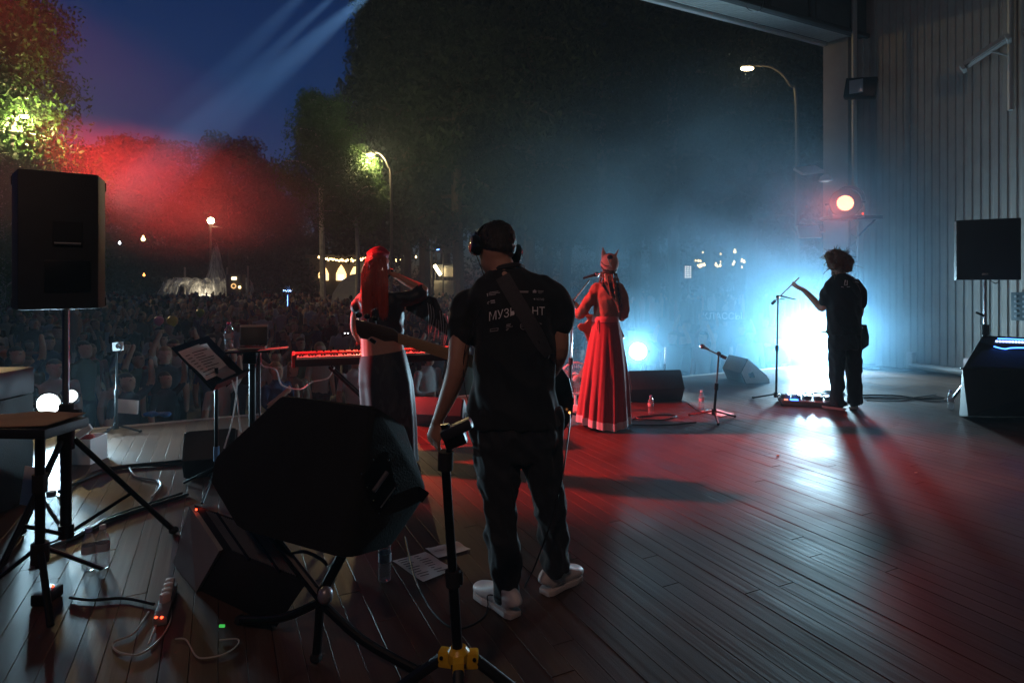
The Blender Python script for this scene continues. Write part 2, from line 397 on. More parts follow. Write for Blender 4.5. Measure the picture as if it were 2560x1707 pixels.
# cable loops hung from the beam
for px in (1888, 1850):
    p = [at(px-28, -20, 9.3), at(px-24, 15, 9.3), at(px-6, 29, 9.3), at(px+16, 22, 9.3), at(px+24, -20, 9.3)]
    if px == 1888: tag(MB().tube(p, 0.007, 6, sub=6).build('hanging_cable', GREYM), 'pale cable loop hanging under the roof beam', 'cable')
# ---- back wall of the stage, behind the camera, closing the shell
BACKW = mat('back_wall', (0.10, 0.09, 0.085), 0.8, var=0.2)
c = MB(); c.box((0, 0, 0), (UR-UL, 0.1, WH), M=Matrix.Translation(uv((UL+UR)/2, VB-4, WH/2)) @ MR).build('back_wall', BACKW, smooth=None, kind='structure')

# ================================================================== LAMPS OF THE STAGE
LENSW = glow('white_lens', (0.86, 0.97, 1.0), 16)
LENSR = glow('red_lens', (1.0, 0.22, 0.10), 7)
COOL = (0.50, 0.82, 1.0)
def can_light(p, aim, r, lens, label, energy, col, cone, floor_yoke=True, blend=0.5, group=None, depth=None, lrad=None, name='stage_light', lr=0.94):
    p = Vector(p); d = (Vector(aim)-p).normalized(); x, y, _ = frame(d); L = depth or r*2.2
    t = empty(name, (p.x, p.y, p.z-r*1.3 if floor_yoke else p.z), label, 'stage light', group)
    M = Matrix((x, y, d)).transposed().to_4x4(); M.translation = p
    b = MB(); b.lathe([(r*0.55, -L), (r*0.85, -L*0.92), (r*1.0, -L*0.5), (r*1.04, -0.02), (r*1.1, 0.0), (r*1.1, 0.02), (r*0.95, 0.02), (r*0.93, -0.015)], n=28, M=M); b.build('housing', BLACKM, t)
    b = MB(); b.lathe([(r*0.95, 0.012), (r*lr, 0.0)], n=28, M=M, caps=False); b.build('bezel', BLACKM, t); b = MB(); b.lathe([(r*lr, -0.004), (r*lr*0.6, 0.004), (0.001, 0.008)], n=28, M=M); b.build('lens', lens, t)
    for k in range(4):
        b = MB(); q = -L*(0.35+0.12*k); b.lathe([(r*1.0, q), (r*1.07, q+0.006), (r*1.07, q+0.016), (r*1.0, q+0.022)], n=24, M=M, caps=False); b.build('cooling_fin', BLACKM, t)
    h = Vector((x.x, x.y, 0)).normalized()
    b = MB(); b.tube([p+h*r*1.2, p+h*r*1.22+Vector((0, 0, -r*1.1)), p+Vector((0, 0, -r*1.28)), p-h*r*1.22+Vector((0, 0, -r*1.1)), p-h*r*1.2], [(0.006, 0.018)]*5, 6)
    b.build('yoke', GREYM, t)
    for sg in (-1, 1):
        MB().cyl(p+h*sg*r*1.08, p+h*sg*r*1.34, 0.02, n=10).build('knob', BLACKM, t)
    if energy: lamp('lamp', 'SPOT', p+d*0.05, energy, col, t, Vector(aim), cone, blend, lrad or r*0.8)
    return t
PR2 = at(2036, 850, 10.45); PR1 = at(1595, 878, 8.75); PL1 = at(120, 1010, 5.55); PL2 = at(176, 990, 5.75)
can_light(PR2, Vector((1.0, 0.0, 1.6)), 0.20, LENSW, 'blazing white stage light on the edge behind the guitarist', 2000, COOL, 165, group='white lights along the stage edge')
can_light(PR1, Vector((-0.5, 0.0, 1.6)), 0.13, LENSW, 'white stage light shining beside the red dress', 420, COOL, 120, group='white lights along the stage edge')
can_light(PL1, Vector((-0.8, 3.4, 1.5)), 0.10, LENSW, 'white stage light half hidden behind the table at the left', 170, COOL, 130, group='white lights along the stage edge')
can_light(PL2, Vector((0.2, 3.0, 0.9)), 0.06, LENSW, 'small white stage light beside the speaker pole', 110, COOL, 130, group='white lights along the stage edge')
PR3 = at(2113, 508, 10.2)
can_light(PR3, Vector((0.6, 4.6, 0.4)), 0.23, LENSR, 'red stage light glowing on a tower by the pillar', 210, (1, 0.07, 0.04), 60, False, depth=0.42, lr=0.56)
# its twin on the other side of the stage, out of the picture
PLR = uv(-2.9, 1.9, 5.6)
can_light(PLR, Vector((0.0, 5.75, 0.0)), 0.20, LENSR, 'high red stage light on the tall mast beyond the speaker', 15500, (1, 0.04, 0.035), 27, False, depth=0.42, group=None, blend=0.7)
def mast(p, label):
    t = empty('lamp_mast', (p.x, p.y, GZ), label, 'mast'); MB().cyl((p.x, p.y, GZ+0.02), (p.x, p.y, p.z-0.27), 0.04, n=12).build('tube', GREYM, t); MB().box((p.x, p.y, GZ+0.02), (0.9, 0.9, 0.04), bev=0.01).build('base_plate', BLACKM, t)
    MB().box((p.x, p.y, p.z-0.26), (0.5, 0.12, 0.05), bev=0.01).build('cross_bar', BLACKM, t)
mast(PLR, 'tall mast of the high red light beyond the left loudspeaker')
# a second red lamp, lower, level over the front of the stage, level over the front of the stage
p_ = uv(-4.4, 1.0, 2.7)
can_light(p_, Vector((0.6, 11.0, 2.5)), 0.16, LENSR, 'lower red stage light on the short mast beyond the speaker', 330, (1, 0.05, 0.03), 34, False, depth=0.4, blend=0.8)
mast(p_, 'short mast of the lower red light beyond the left loudspeaker')
# dim pinkish wash from the rear truss, above and behind the camera
p_ = Vector((-1.2, -2.6, 5.6))
can_light(p_, Vector((0.8, 4.5, 0.0)), 0.15, glow('wash_lens', (1.0, 0.75, 0.68), 3), 'dim pink wash light on the rear truss', 160, (1.0, 0.58, 0.46), 118, False, depth=0.35, blend=0.8, lrad=0.3)
tag(MB().cyl(uv(UL+0.3, -8.9, 5.92), uv(UR-0.3, -8.9, 5.92), 0.05, n=10).build('rear_truss', GREYM), 'grey truss bar under the ceiling behind the camera', 'truss')
# narrow beams sent out over the crowd from the roof edge
for k, (px, dvx, e_, cn) in enumerate(((1015, 250, 1600, 6.0), (945, 215, 1300, 3.4), (870, 190, 600, 5.0))):
    uu = ((px-HX)/F)
    # point of the roof edge seen in that column
    a = O+V*0.55; u_ = (uu*a.y-a.x)/(U.x-uu*U.y); p = uv(u_, 0.55, 5.62)
    d = Vector(((dvx-HX)/F, 1, (705-560)/F))
    can_light(p, p+d*30, 0.11, glow('beam_lens', (0.5, 0.75, 1.0), 8), 'narrow beam light under the roof edge, number %s from the pillar' % ('first', 'second', 'third')[k], e_*340, (0.35, 0.62, 1.0), cn, False, blend=0.9, group='beam lights under the roof edge', lrad=0.02, name='beam_light')
# ---- haze in the air
hz = MB(); hz.box((0, 70, 13.0), (260, 190, 29.4)); ho = hz.build('haze', [], smooth=None, label='thin stage smoke drifting in the night air', cat='haze', kind='stuff')
hm = bpy.data.materials.new('haze'); hm.use_nodes = True; t = hm.node_tree; t.nodes.clear()
om = t.nodes.new('ShaderNodeOutputMaterial'); v1 = t.nodes.new('ShaderNodeVolumePrincipled')
v1.inputs['Color'].default_value = (0.66, 0.86, 1.0, 1); v1.inputs['Density'].default_value = 0.0019; v1.inputs['Anisotropy'].default_value = 0.4
t.links.new(v1.outputs[0], om.inputs['Volume']); ho.data.materials.append(hm)
hm.cycles.homogeneous_volume = True
# ---- thicker smoke drifting round the lights: soft-edged clouds
def smoke(name, c, r, dens, col, label, seed=0.0, nscale=1.2, aniso=0.45, yaw=ANG, lo=0.35, hi=0.75):
    m = bpy.data.materials.new(name); m.use_nodes = True; t = m.node_tree; t.nodes.clear(); N = t.nodes.new; L = t.links.new
    o_ = N('ShaderNodeOutputMaterial'); v = N('ShaderNodeVolumePrincipled'); v.inputs['Color'].default_value = tuple(col)+(1,); v.inputs['Anisotropy'].default_value = aniso
    tc = N('ShaderNodeTexCoord')
    ln = N('ShaderNodeVectorMath'); ln.operation = 'LENGTH'; L(tc.outputs['Object'], ln.inputs[0])
    fo = N('ShaderNodeMapRange'); fo.interpolation_type = 'SMOOTHSTEP'; fo.inputs[1].default_value = 0.97; fo.inputs[2].default_value = 0.1; fo.inputs[3].default_value = 0.0; fo.inputs[4].default_value = 1.0; L(ln.outputs['Value'], fo.inputs[0])
    geo = N('ShaderNodeNewGeometry'); mp = N('ShaderNodeMapping'); mp.inputs['Scale'].default_value = (0.55, 0.55, 1.0); mp.inputs['Location'].default_value = (seed, seed, seed); L(geo.outputs['Position'], mp.inputs[0])
    n = N('ShaderNodeTexNoise'); n.inputs['Scale'].default_value = nscale; n.inputs['Detail'].default_value = 3; n.inputs['Distortion'].default_value = 0.6; L(mp.outputs[0], n.inputs['Vector'])
    mr = N('ShaderNodeMapRange'); mr.inputs[1].default_value = lo; mr.inputs[2].default_value = hi; mr.inputs[3].default_value = 0.12; mr.inputs[4].default_value = 1.0; L(n.outputs[0], mr.inputs[0])
    mu = N('ShaderNodeMath'); mu.operation = 'MULTIPLY'; L(fo.outputs[0], mu.inputs[0]); L(mr.outputs[0], mu.inputs[1])
    m2 = N('ShaderNodeMath'); m2.operation = 'MULTIPLY'; m2.inputs[1].default_value = dens; L(mu.outputs[0], m2.inputs[0]); L(m2.outputs[0], v.inputs['Density'])
    L(v.outputs[0], o_.inputs['Volume'])
    b = MB(); b.ball((0, 0, 0), 1.0, 24); me = b.mesh(name, m); ob = bpy.data.objects.new(name, me); COL.objects.link(ob)
    ob.location = c; ob.scale = r; ob.rotation_euler = (0, 0, yaw); return tag(ob, label, 'smoke', None, 'stuff')
smoke('smoke', uv(8.2, 0.6, 1.7), (6.6, 3.6, 3.9), 0.48, (0.38, 0.72, 1.0), 'blue lit stage smoke drifting round the white lights', 0.0, 0.55)
smoke('smoke', Vector((-4.9, 6.1, 2.35)), (3.6, 1.5, 0.9), 0.36, (1.0, 0.9, 0.85), 'red lit smoke drifting over the loudspeaker', 4.3, 0.9, 0.3)
smoke('smoke', PR2+Vector((0.0, -0.3, 0.1)), (0.9, 0.8, 0.8), 0.18, (0.60, 0.85, 1.0), 'added smoke puff widening the glow of the blazing light', 2.0, 0.8, 0.6)  # puff added to swell the lamp's glow the way flare would
cy.volume_step_rate = 1.5; cy.volume_max_steps = 128
# ================================================================== THE PARK BEYOND THE STAGE
LEAF = mat('leaf_green', (0.038, 0.10, 0.022), 0.6, var=0.35, vscale=0.8, rand=0.2, spec=0.2)
LEAFD = mat('leaf_dark', (0.012, 0.026, 0.012), 0.7, var=0.35, vscale=0.6, rand=0.2, spec=0.2)
BARK = mat('bark', (0.07, 0.052, 0.038), 0.9, var=0.4, vscale=6, bump=0.5, bscale=15)
BIRCH = mat('birch_bark', (0.45, 0.42, 0.38), 0.8, var=0.4, vscale=5)
def leaf_mesh(name, clumps, per, size, spread, m, rng, droop=0.0):
    """many small leaf faces gathered round clump centres"""
    C = np.array([c[:3] for c in clumps]); Rr = np.array([c[3] for c in clumps])
    idx = np.repeat(np.arange(len(C)), per)
    d = rng.normal(size=(len(idx), 3)); d /= np.linalg.norm(d, axis=1)[:, None]
    rad = rng.random(len(idx))**0.45
    P = C[idx]+d*(Rr[idx]*rad*spread)[:, None]*np.array([1, 1, 0.8])
    if droop: P[:, 2] -= droop*rng.random(len(idx))**2*Rr[idx]
    a = rng.normal(size=(len(idx), 3)); a /= np.linalg.norm(a, axis=1)[:, None]
    if droop: a[:, 2] -= 0.8; a /= np.linalg.norm(a, axis=1)[:, None]
    b = np.cross(a, rng.normal(size=(len(idx), 3))); b /= np.linalg.norm(b, axis=1)[:, None]
    s = (size*(0.6+0.8*rng.random(len(idx))))[:, None]
    quad = np.stack([P-a*s, P-b*s*0.45, P+a*s, P+b*s*0.45], axis=1).reshape(-1, 3)
    n = len(idx)
    me = bpy.data.meshes.new(name); me.vertices.add(n*4); me.vertices.foreach_set('co', quad.ravel())
    me.loops.add(n*4); me.loops.foreach_set('vertex_index', np.arange(n*4)); me.polygons.add(n)
    me.polygons.foreach_set('loop_start', np.arange(n)*4); me.materials.append(m); me.update(); me.validate(); return me
def tree_parts(kind, rng, h):
    """returns trunk mesh builder and crown mesh for a tree of height h standing at the origin"""
    t = MB(); cl = []
    if kind == 'broad':
        t.tube([(0, 0, -0.1), (0.1, 0, h*0.25), (0, 0.1, h*0.5), (0.15, 0, h*0.8)], [h*0.03, h*0.022, h*0.015, h*0.005], 9, sub=4)
        for k in range(9):
            a = k*2.4+rng.random(); z0 = h*(0.28+0.05*k); L = h*(0.30-0.018*k)
            e = (math.cos(a)*L, math.sin(a)*L, z0+L*0.65); t.tube([(0, 0, z0), (e[0]*0.5, e[1]*0.5, z0+L*0.25), e], [h*0.012, h*0.008, h*0.003], 6, sub=3)
        for k in range(60):
            a = rng.random()*2*math.pi; z = h*(0.10+0.86*rng.random()); w_ = h*0.34*math.sqrt(max(0.16, 1-((z/h-0.55)/0.44)**2))
            r_ = w_*(0.35+0.65*rng.random()**0.5); cl.append((math.cos(a)*r_, math.sin(a)*r_, z, h*(0.055+0.05*rng.random())))
        cr = leaf_mesh('crown', cl, 330, h*0.011, 1.25, LEAFD, rng)
    elif kind in ('birch', 'high'):
        t.tube([(0, 0, -0.1), (0.2, 0, h*0.35), (0.1, 0.1, h*0.7), (0.2, 0, h*0.97)], [h*0.015, h*0.012, h*0.008, h*0.002], 8, sub=4)
        for k in range(22):
            a = k*2.4+rng.random(); z0 = h*(0.18+0.036*k) if kind == 'birch' else h*(0.56+0.018*k); L = h*(0.17-0.005*k)
            e = (math.cos(a)*L, math.sin(a)*L, z0+L*0.35); t.tube([(0, 0, z0), (e[0]*0.5, e[1]*0.5, z0+L*0.35), e], [h*0.005, h*0.004, h*0.0015], 5, sub=3)
            for q in (0.45, 0.75, 1.0): cl.append((e[0]*q, e[1]*q, z0+L*0.3*q, h*(0.04+0.03*rng.random())))
        cr = leaf_mesh('crown', cl, 520, h*0.0058, 1.2, LEAF, rng, 1.9 if kind == 'birch' else 1.0)
    else:   # tall pine
        t.tube([(0, 0, -0.1), (0.1, 0, h*0.4), (0, 0.1, h*0.75), (0.1, 0, h*0.98)], [h*0.014, h*0.012, h*0.008, h*0.002], 9, sub=4)
        for k in range(34):
            a = k*2.4+rng.random(); f = k/33; z0 = h*(0.24+0.73*f); L = h*(0.17-0.13*f)*(0.75+0.5*rng.random())
            e = (math.cos(a)*L, math.sin(a)*L, z0-L*0.18); t.tube([(0, 0, z0), (e[0]*0.5, e[1]*0.5, z0+L*0.05), e], [h*0.005, h*0.004, h*0.0015], 5, sub=2)
            for q in (0.4, 0.7, 1.0): cl.append((e[0]*q, e[1]*q, z0-L*0.15*q, h*(0.028+0.022*rng.random())))
        cr = leaf_mesh('crown', cl, 210, h*0.0075, 1.3, LEAFD, rng, 1.2)
    return t, cr
TREES = {}
def tree(kind, var, p, h, rot, label, group):
    key = (kind, var)
    if key not in TREES:
        tb, cr = tree_parts(kind, np.random.default_rng(11+var*7+len(kind)), 10.0)
        TREES[key] = (tb.mesh('trunk', BIRCH if kind in ('birch', 'high') else BARK), cr)
    tm, cm = TREES[key]
    t = empty({'broad': 'broadleaf_tree', 'birch': 'birch_tree', 'high': 'linden_tree', 'pine': 'pine_tree'}[kind], p, label, 'tree', group)
    for n, m in (('trunk', tm), ('crown', cm)):
        o = bpy.data.objects.new(n, m); COL.objects.link(o); o.parent = t
    t.scale = (h/10, h/10, h/10); t.rotation_euler = (0, 0, rot); return t
# tall trees at the left edge, lit from within by a park lamp
tree('birch', 0, Vector((-21.6, 23.0, GZ)), 21, 0.3, 'tall green birch lit by the park lamp at the left edge', 'trees at the left edge')
tree('birch', 1, Vector((-21.8, 27.0, GZ)), 16, 1.9, 'birch with a drooping dark crown right of the park lamp', 'trees at the left edge')
tree('birch', 2, Vector((-18.6, 22.0, GZ)), 7.6, 2.6, 'low yellow lit birch behind the left loudspeaker', 'trees at the left edge')
# rounded trees in the distance under the dusk sky
for k, (px, top, Y, kd) in enumerate(((150, 420, 60, 0), (262, 368, 74, 1), (345, 352, 78, 2), (425, 365, 80, 0), (490, 420, 84, 1), (575, 352, 82, 2), (640, 405, 86, 0), (712, 432, 90, 1), (790, 462, 92, 2))):
    h = (HY-top)/F*Y+EYE-GZ
    tree('broad', kd, Vector(((px-HX)/F*Y, Y, GZ)), h, k*1.3, 'dark rounded tree on the skyline, %s from the left' % ('first', 'second', 'third', 'fourth', 'fifth', 'sixth', 'seventh', 'eighth', 'ninth')[k], 'dark trees on the skyline')
# the tall dark wood on the right
for k, (px, Y, h) in enumerate(((880, 66, 20), (945, 50, 26), (1015, 45, 31), (1065, 46, 31), (1150, 42, 30), (1240, 47, 33), (1320, 42, 30), (1410, 46, 32), (1500, 41, 29), (1590, 47, 33), (1690, 42, 30), (1780, 47, 32), (1880, 41, 28), (1980, 46, 32), (2060, 42, 30), (1110, 56, 36), (1370, 57, 36), (1640, 57, 36), (1850, 58, 36), (960, 55, 30))):
    tree('pine', k % 3, Vector(((px-HX)/F*Y, Y, GZ)), h, k*0.9, 'tall dark conifer of the wood behind the crowd', 'tall dark conifers behind the crowd')
tree('high', 1, Vector((-8.45, 32.3, GZ)), 10.0, 0.9, 'leafy tree glowing yellow green under the street lamp', 'trees by the street lamps')
tree('high', 0, Vector((-12.4, 39.5, GZ)), 15.5, 2.2, 'birch with drooping twigs beside the glowing tree', 'trees by the street lamps')
# dark bushes closing the view under the crowns
rb = np.random.default_rng(77); cl = []
for k in range(420):
    f = k/419; X = -95+175*f+rb.normal()*1.5; Y = 98-8*f+rb.normal()*5 if X < -28 else 72+rb.normal()*5; cl.append((X, Y, GZ+rb.random()*5.5, 1.0+0.9*rb.random()))
o = bpy.data.objects.new('shrubbery', leaf_mesh('shrubbery', cl, 130, 0.22, 1.3, LEAFD, rb)); COL.objects.link(o); tag(o, 'dark bushes massed under the far trees', 'bushes', None, 'stuff')
# ---- street lamps
WARM = (1.0, 0.72, 0.34)
LAMPG = glow('sodium_lamp', (1.0, 0.78, 0.42), 28)
POLE = mat('lamp_pole', (0.12, 0.115, 0.11), 0.5, 0.6, var=0.1)
def street_lamp(head, foot, bend, label, energy, size=0.3, mat_=LAMPG, col=WARM):
    t = empty('street_lamp', foot, label, 'street lamp', 'lamps of the park')
    MB().tube([foot, (foot[0], foot[1], head.z-bend*1.5), (foot[0]*0.85+head.x*0.15, foot[1], head.z-bend*0.5), (foot[0]*0.5+head.x*0.5, foot[1], head.z+0.02), head+Vector((0, 0, 0.08))], [0.10, 0.07, 0.055, 0.05, 0.045], 10, sub=6).build('pole', POLE, t)
    MB().ball(head+Vector((0, 0, 0.07)), (size*1.15, size*0.6, size*0.35), 14).build('lamp_head', POLE, t)
    MB().ball(head-Vector((0, 0, size*0.14)), (size, size*0.5, size*0.3), 14).build('lamp_glass', mat_, t)
    lamp('lamp', 'POINT', head-Vector((0, 0, size*0.7)), energy, col, t, radius=0.15)
    return t
def gl(px, Y): return Vector(((px-HX)/F*Y, Y, GZ))
street_lamp(at(62, 292, 24.5), gl(30, 24.5), 0.7, 'park lamp shining among the birches at the left edge', 2200, 0.16)
street_lamp(at(925, 386, 32), gl(978, 32), 1.2, 'arched street lamp beside the glowing yellow green tree', 2600, 0.22)
street_lamp(at(1868, 170, 24), gl(1992, 24), 1.3, 'arched street lamp with warm light near the roof corner', 140, 0.26)
t = empty('lamp_post', gl(526, 66), 'star bright lamp on a straight post behind the fountain', 'street lamp', 'lamps of the park')
MB().tube([gl(526, 66), at(526, 582, 66)], [0.16, 0.11], 10).build('pole', POLE, t); MB().ball(at(527, 552, 66), 0.36, 16).build('lamp_globe', LAMPG, t)
MB().cyl(at(526, 582, 66), at(526, 560, 66), 0.16, 0.2).build('lamp_neck', POLE, t); MB().cyl(at(526, 566, 66), at(556, 570, 66), 0.05).build('arm', POLE, t)
lamp('lamp', 'POINT', at(527, 548, 65.4), 260, WARM, t, radius=0.3)
t = empty('lamp_post', gl(1081, 50), 'slim post with a white lamp beside the lit stall', 'street lamp', 'lamps of the park')
MB().tube([gl(1079, 50), at(1079, 596, 50)], [0.12, 0.08], 8).build('pole', POLE, t); MB().ball(at(1082, 593, 50), 0.16, 12).build('lamp_globe', glow('cold_bulb', (0.95, 1, 0.95), 12), t)
for k, (px, top) in enumerate(((947, 545), (1020, 540), (1090, 520))):
    MB().tube([gl(px, 52), at(px, top, 52)], [0.11, 0.06], 8).build('flagpole', POLE, label='thin pale pole standing in the park, %s from the redhead' % ('first', 'second', 'third')[k], cat='pole', group='thin poles in the park')
# ---- small far bulbs and lit windows, each a little lamp of its own
BW = glow('bulb_warm', (1, 0.66, 0.26), 9); BC = glow('bulb_cold', (0.9, 0.95, 1), 7); BO = glow('bulb_orange', (1, 0.36, 0.08), 5); BB = glow('bulb_blue', (0.15, 0.35, 1), 10)
def bulb(px, py, Y, r, m, label, group='small lights in the park'):
    b = MB(); b.ball(at(px, py, Y), r, 8); b.cyl(at(px, py, Y)+Vector((0, 0, r*0.8)), at(px, py, Y)+Vector((0, 0, r*1.8)), r*0.4, n=6)
    return b.build('light_bulb', m, label=label, cat='light bulb', group=group)
for px, py, r, m, lb in ((299, 608, 0.12, BC, 'small white lamp among the dark trunks'), (358, 598, 0.20, BW, 'warm lamp glowing between the dark trunks'), (360, 688, 0.12, BO, 'tiny orange lamp left of the fountain'), (896, 597, 0.09, BO, 'tiny orange lamp above the string of lights'),
                      (5, 706, 0.16, BW, 'warm lamp at the left edge below the birches'), (1188, 533, 0.14, BW, 'warm light high in the dark wood'), (1178, 545, 0.08, BC, 'small white light high in the dark wood'), (1155, 543, 0.07, BC, 'faint white light left of the high warm one')):
    bulb(px, py, 60, r, m, lb)
for k in range(34):
    px = 797+k*3.55+random.uniform(-0.6, 0.6); bulb(px, 645+6*math.sin(k/33*math.pi)+random.uniform(-2.5, 2.5)+k*0.06, 62, 0.085*random.uniform(0.7, 1.2), BW, 'warm bulb on the string of lights above the arches', 'bulbs of the string lights')
for px, py in ((985, 640), (1014, 637), (1018, 639), (990, 652), (1001, 648), (1040, 643), (1050, 641), (1056, 642)):
    bulb(px, py, 64, 0.10, BW, 'warm bulb twinkling right of the red hair', 'bulbs right of the red hair')
for k in range(22):
    px = random.choice((1745, 1758, 1795, 1812, 1826, 1842, 1855))+random.uniform(-7, 7); py = 655+random.choice((-22, -4, 6, 14, 2))+random.uniform(-6, 6)
    bulb(px, py, 45, 0.075*random.uniform(0.6, 1.5), BW, 'warm bulb glimmering through the blue haze', 'bulbs in the blue haze')
t = empty('lit_sign', at(1720, 700, 44), 'tall sign of glowing lamps in the blue haze', 'sign')
for k in range(18):
    MB().box(at(1714+6*(k % 3), 667+5.2*(k//3), 44), (0.095, 0.05, 0.08), bev=0.01).build('lamp_cell', glow('sign_cell', (1, 0.9, 0.75), 3.0), t)
MB().box(at(1720, 681, 44.1), (0.75, 0.08, 1.15)).build('board', BLACK, t); MB().cyl(gl(1721, 44.1), at(1721, 700, 44.1), 0.08).build('post', POLE, t)
# ---- fountain
STONE = mat('stone', (0.30, 0.28, 0.25), 0.8, var=0.25, vscale=3, bump=0.3, bscale=10)
def spray_material():
    m = bpy.data.materials.new('fountain_spray'); m.use_nodes = True; t = m.node_tree; b = t.nodes['Principled BSDF']
    b.inputs['Base Color'].default_value = (0.8, 0.8, 0.78, 1); b.inputs['Roughness'].default_value = 0.6
    n = t.nodes.new('ShaderNodeTexNoise'); n.inputs['Scale'].default_value = 1.0; n.inputs['Detail'].default_value = 6
    tc = t.nodes.new('ShaderNodeTexCoord'); mp = t.nodes.new('ShaderNodeMapping'); mp.inputs['Scale'].default_value = (3, 3, 0.5)
    t.links.new(tc.outputs['Object'], mp.inputs[0]); t.links.new(mp.outputs[0], n.inputs['Vector'])
    mr = t.nodes.new('ShaderNodeMapRange'); mr.inputs[1].default_value = 0.38; mr.inputs[2].default_value = 0.72; mr.inputs[3].default_value = 0.05; mr.inputs[4].default_value = 0.8
    t.links.new(n.outputs[0], mr.inputs[0]); t.links.new(mr.outputs[0], b.inputs['Alpha']); return m
SPRAY = spray_material()
fy = 62.0; ft = empty('fountain', gl(522, fy), 'pale fountain with a tall spray and a ring of jets', 'fountain')
fc = gl(522, fy)
MB().lathe([(5.2, 0), (5.2, 0.6), (4.9, 0.65), (4.8, 0.35), (0.2, 0.35)], (fc.x, fc.y, GZ), 40).build('basin', STONE, ft)
MB().lathe([(0.9, 0.3), (1.1, 0.5), (0.6, 0.8), (0.35, 1.4), (0.5, 1.5)], (fc.x+0.6, fc.y, GZ), 20).build('pedestal', STONE, ft)
for k in range(3):
    MB().lathe([(1.5-0.35*k, 0.6), (1.15-0.3*k, 2.3), (0.62-0.15*k, 4.3), (0.34-0.08*k, 5.9), (0.05, 6.7-0.3*k)], (fc.x+0.75, fc.y, GZ), 18).build('tall_jet', SPRAY, ft)
for k in range(20):
    a = 2*math.pi*k/20; b = MB(); c0 = fc+Vector((math.cos(a)*4.4, math.sin(a)*4.4, 0.6)); c1 = fc+Vector((math.cos(a)*1.4+0.5, math.sin(a)*1.4, 0.7))
    b.tube([c0, c0.lerp(c1, 0.18)+Vector((0, 0, 1.6+0.4*math.sin(k*2.3))), c0.lerp(c1, 0.5)+Vector((0, 0, 2.1)), c0.lerp(c1, 0.8)+Vector((0, 0, 1.2)), c1], [0.10, 0.22, 0.35, 0.5, 0.65], 8, sub=4)
    b.build('arched_jet', SPRAY, ft)
lamp('lamp', 'POINT', fc+Vector((0.75, -2.6, 1.0)), 130, (1.0, 0.85, 0.6), ft, radius=0.3)  # added lamp without a fixture, put in to brighten the spray
sj = empty('fountain', gl(415, fy), 'small side fountain with one low spray left of the tall one', 'fountain')
MB().lathe([(2.2, 0), (2.2, 0.45), (2.0, 0.5), (1.9, 0.3), (0.1, 0.3)], (gl(415, fy).x, fy, GZ), 28).build('basin', STONE, sj)
for k in range(2): MB().lathe([(1.9-0.3*k, 0.4), (0.9, 1.3), (0.35, 2.3), (0.05, 3.3-0.3*k)], (gl(415, fy).x, fy, GZ), 16).build('spray', SPRAY, sj)
MB().box(Vector((gl(300, 70).x, 70, GZ+0.5)), (30, 0.5, 1.0), bev=0.05).build('low_wall', STONE, label='low pale stone wall behind the fountains', cat='wall')
for k, px in enumerate((462, 568, 620)):
    MB().tube([gl(px, 60), at(px, 668 if k < 2 else 665, 60)], [0.13, 0.09], 8).build('bollard_post', STONE, label='slim pale post by the fountain, %s from the left' % ('first', 'second', 'third')[k], cat='post', group='posts by the fountain')
# ---- kiosk with a lit sign and a ring of lamps beside the fountain
t = empty('ticket_kiosk', gl(586, 57), 'small lit kiosk with a round glowing ring', 'kiosk')
MB().box(at(590, 712, 57.4)-Vector((0, 0, 0.3)), (1.5, 0.8, 2.6), bev=0.03).build('cabin', mat('kiosk_wall', (0.1, 0.1, 0.1), 0.7), t)
MB().box(at(585, 696, 56.9), (0.45, 0.05, 0.26), bev=0.01).build('window', glow('kiosk_window', (1, 0.75, 0.4), 5), t)
MB().torus(at(584, 715, 56.9), 0.2, 0.06, (0, 1, 0), 6, 20).build('ring', glow('kiosk_ring', (1, 0.55, 0.2), 1.2), t); MB().ball(at(599, 718, 56.9), 0.12, 8).build('lamp_globe', BW, t)
# ---- pavilion with three lit arches
t = empty('pavilion', gl(850, 63), 'low dark pavilion with three lit arched openings', 'pavilion')
PV = mat('pavilion_wall', (0.10, 0.085, 0.075), 0.8, var=0.2)
MB().box(Vector((at(856, 0, 64.4).x, 64.6, GZ+2.6)), (6.6, 2.0, 5.2), bev=0.05).build('wall', PV, t)
MB().box(Vector((at(856, 0, 64.4).x, 64.5, GZ+5.35)), (7.2, 2.6, 0.3), bev=0.05).build('roof', PV, t)
ARCH = glow('arch_light', (1.0, 0.62, 0.24), 3.2)
for px in (809, 853, 888, 915):
    c0 = at(px, 701, 63.5); poly = [(-0.52, 0), (0.52, 0), (0.52, 0.7), (0.3, 1.2), (0, 1.65), (-0.3, 1.2), (-0.52, 0.7)]
    w_ = MB(); w_.prism(poly, -0.05, 0.05, Vector((1, 0, 0)), Vector((0, 0, 1)), Vector((0, 1, 0)), c0); wo = w_.build('arched_window', ARCH, t, smooth=None)
    MB().prism([(-0.3, 0.05), (0.28, 0.05), (0.28, 0.62), (-0.3, 0.62)], -0.12, -0.06, Vector((1, 0, 0)), Vector((0, 0, 1)), Vector((0, 1, 0)), c0).build('pane', glow('cold_pane', (0.75, 0.85, 1), 1.6), wo, smooth=None)
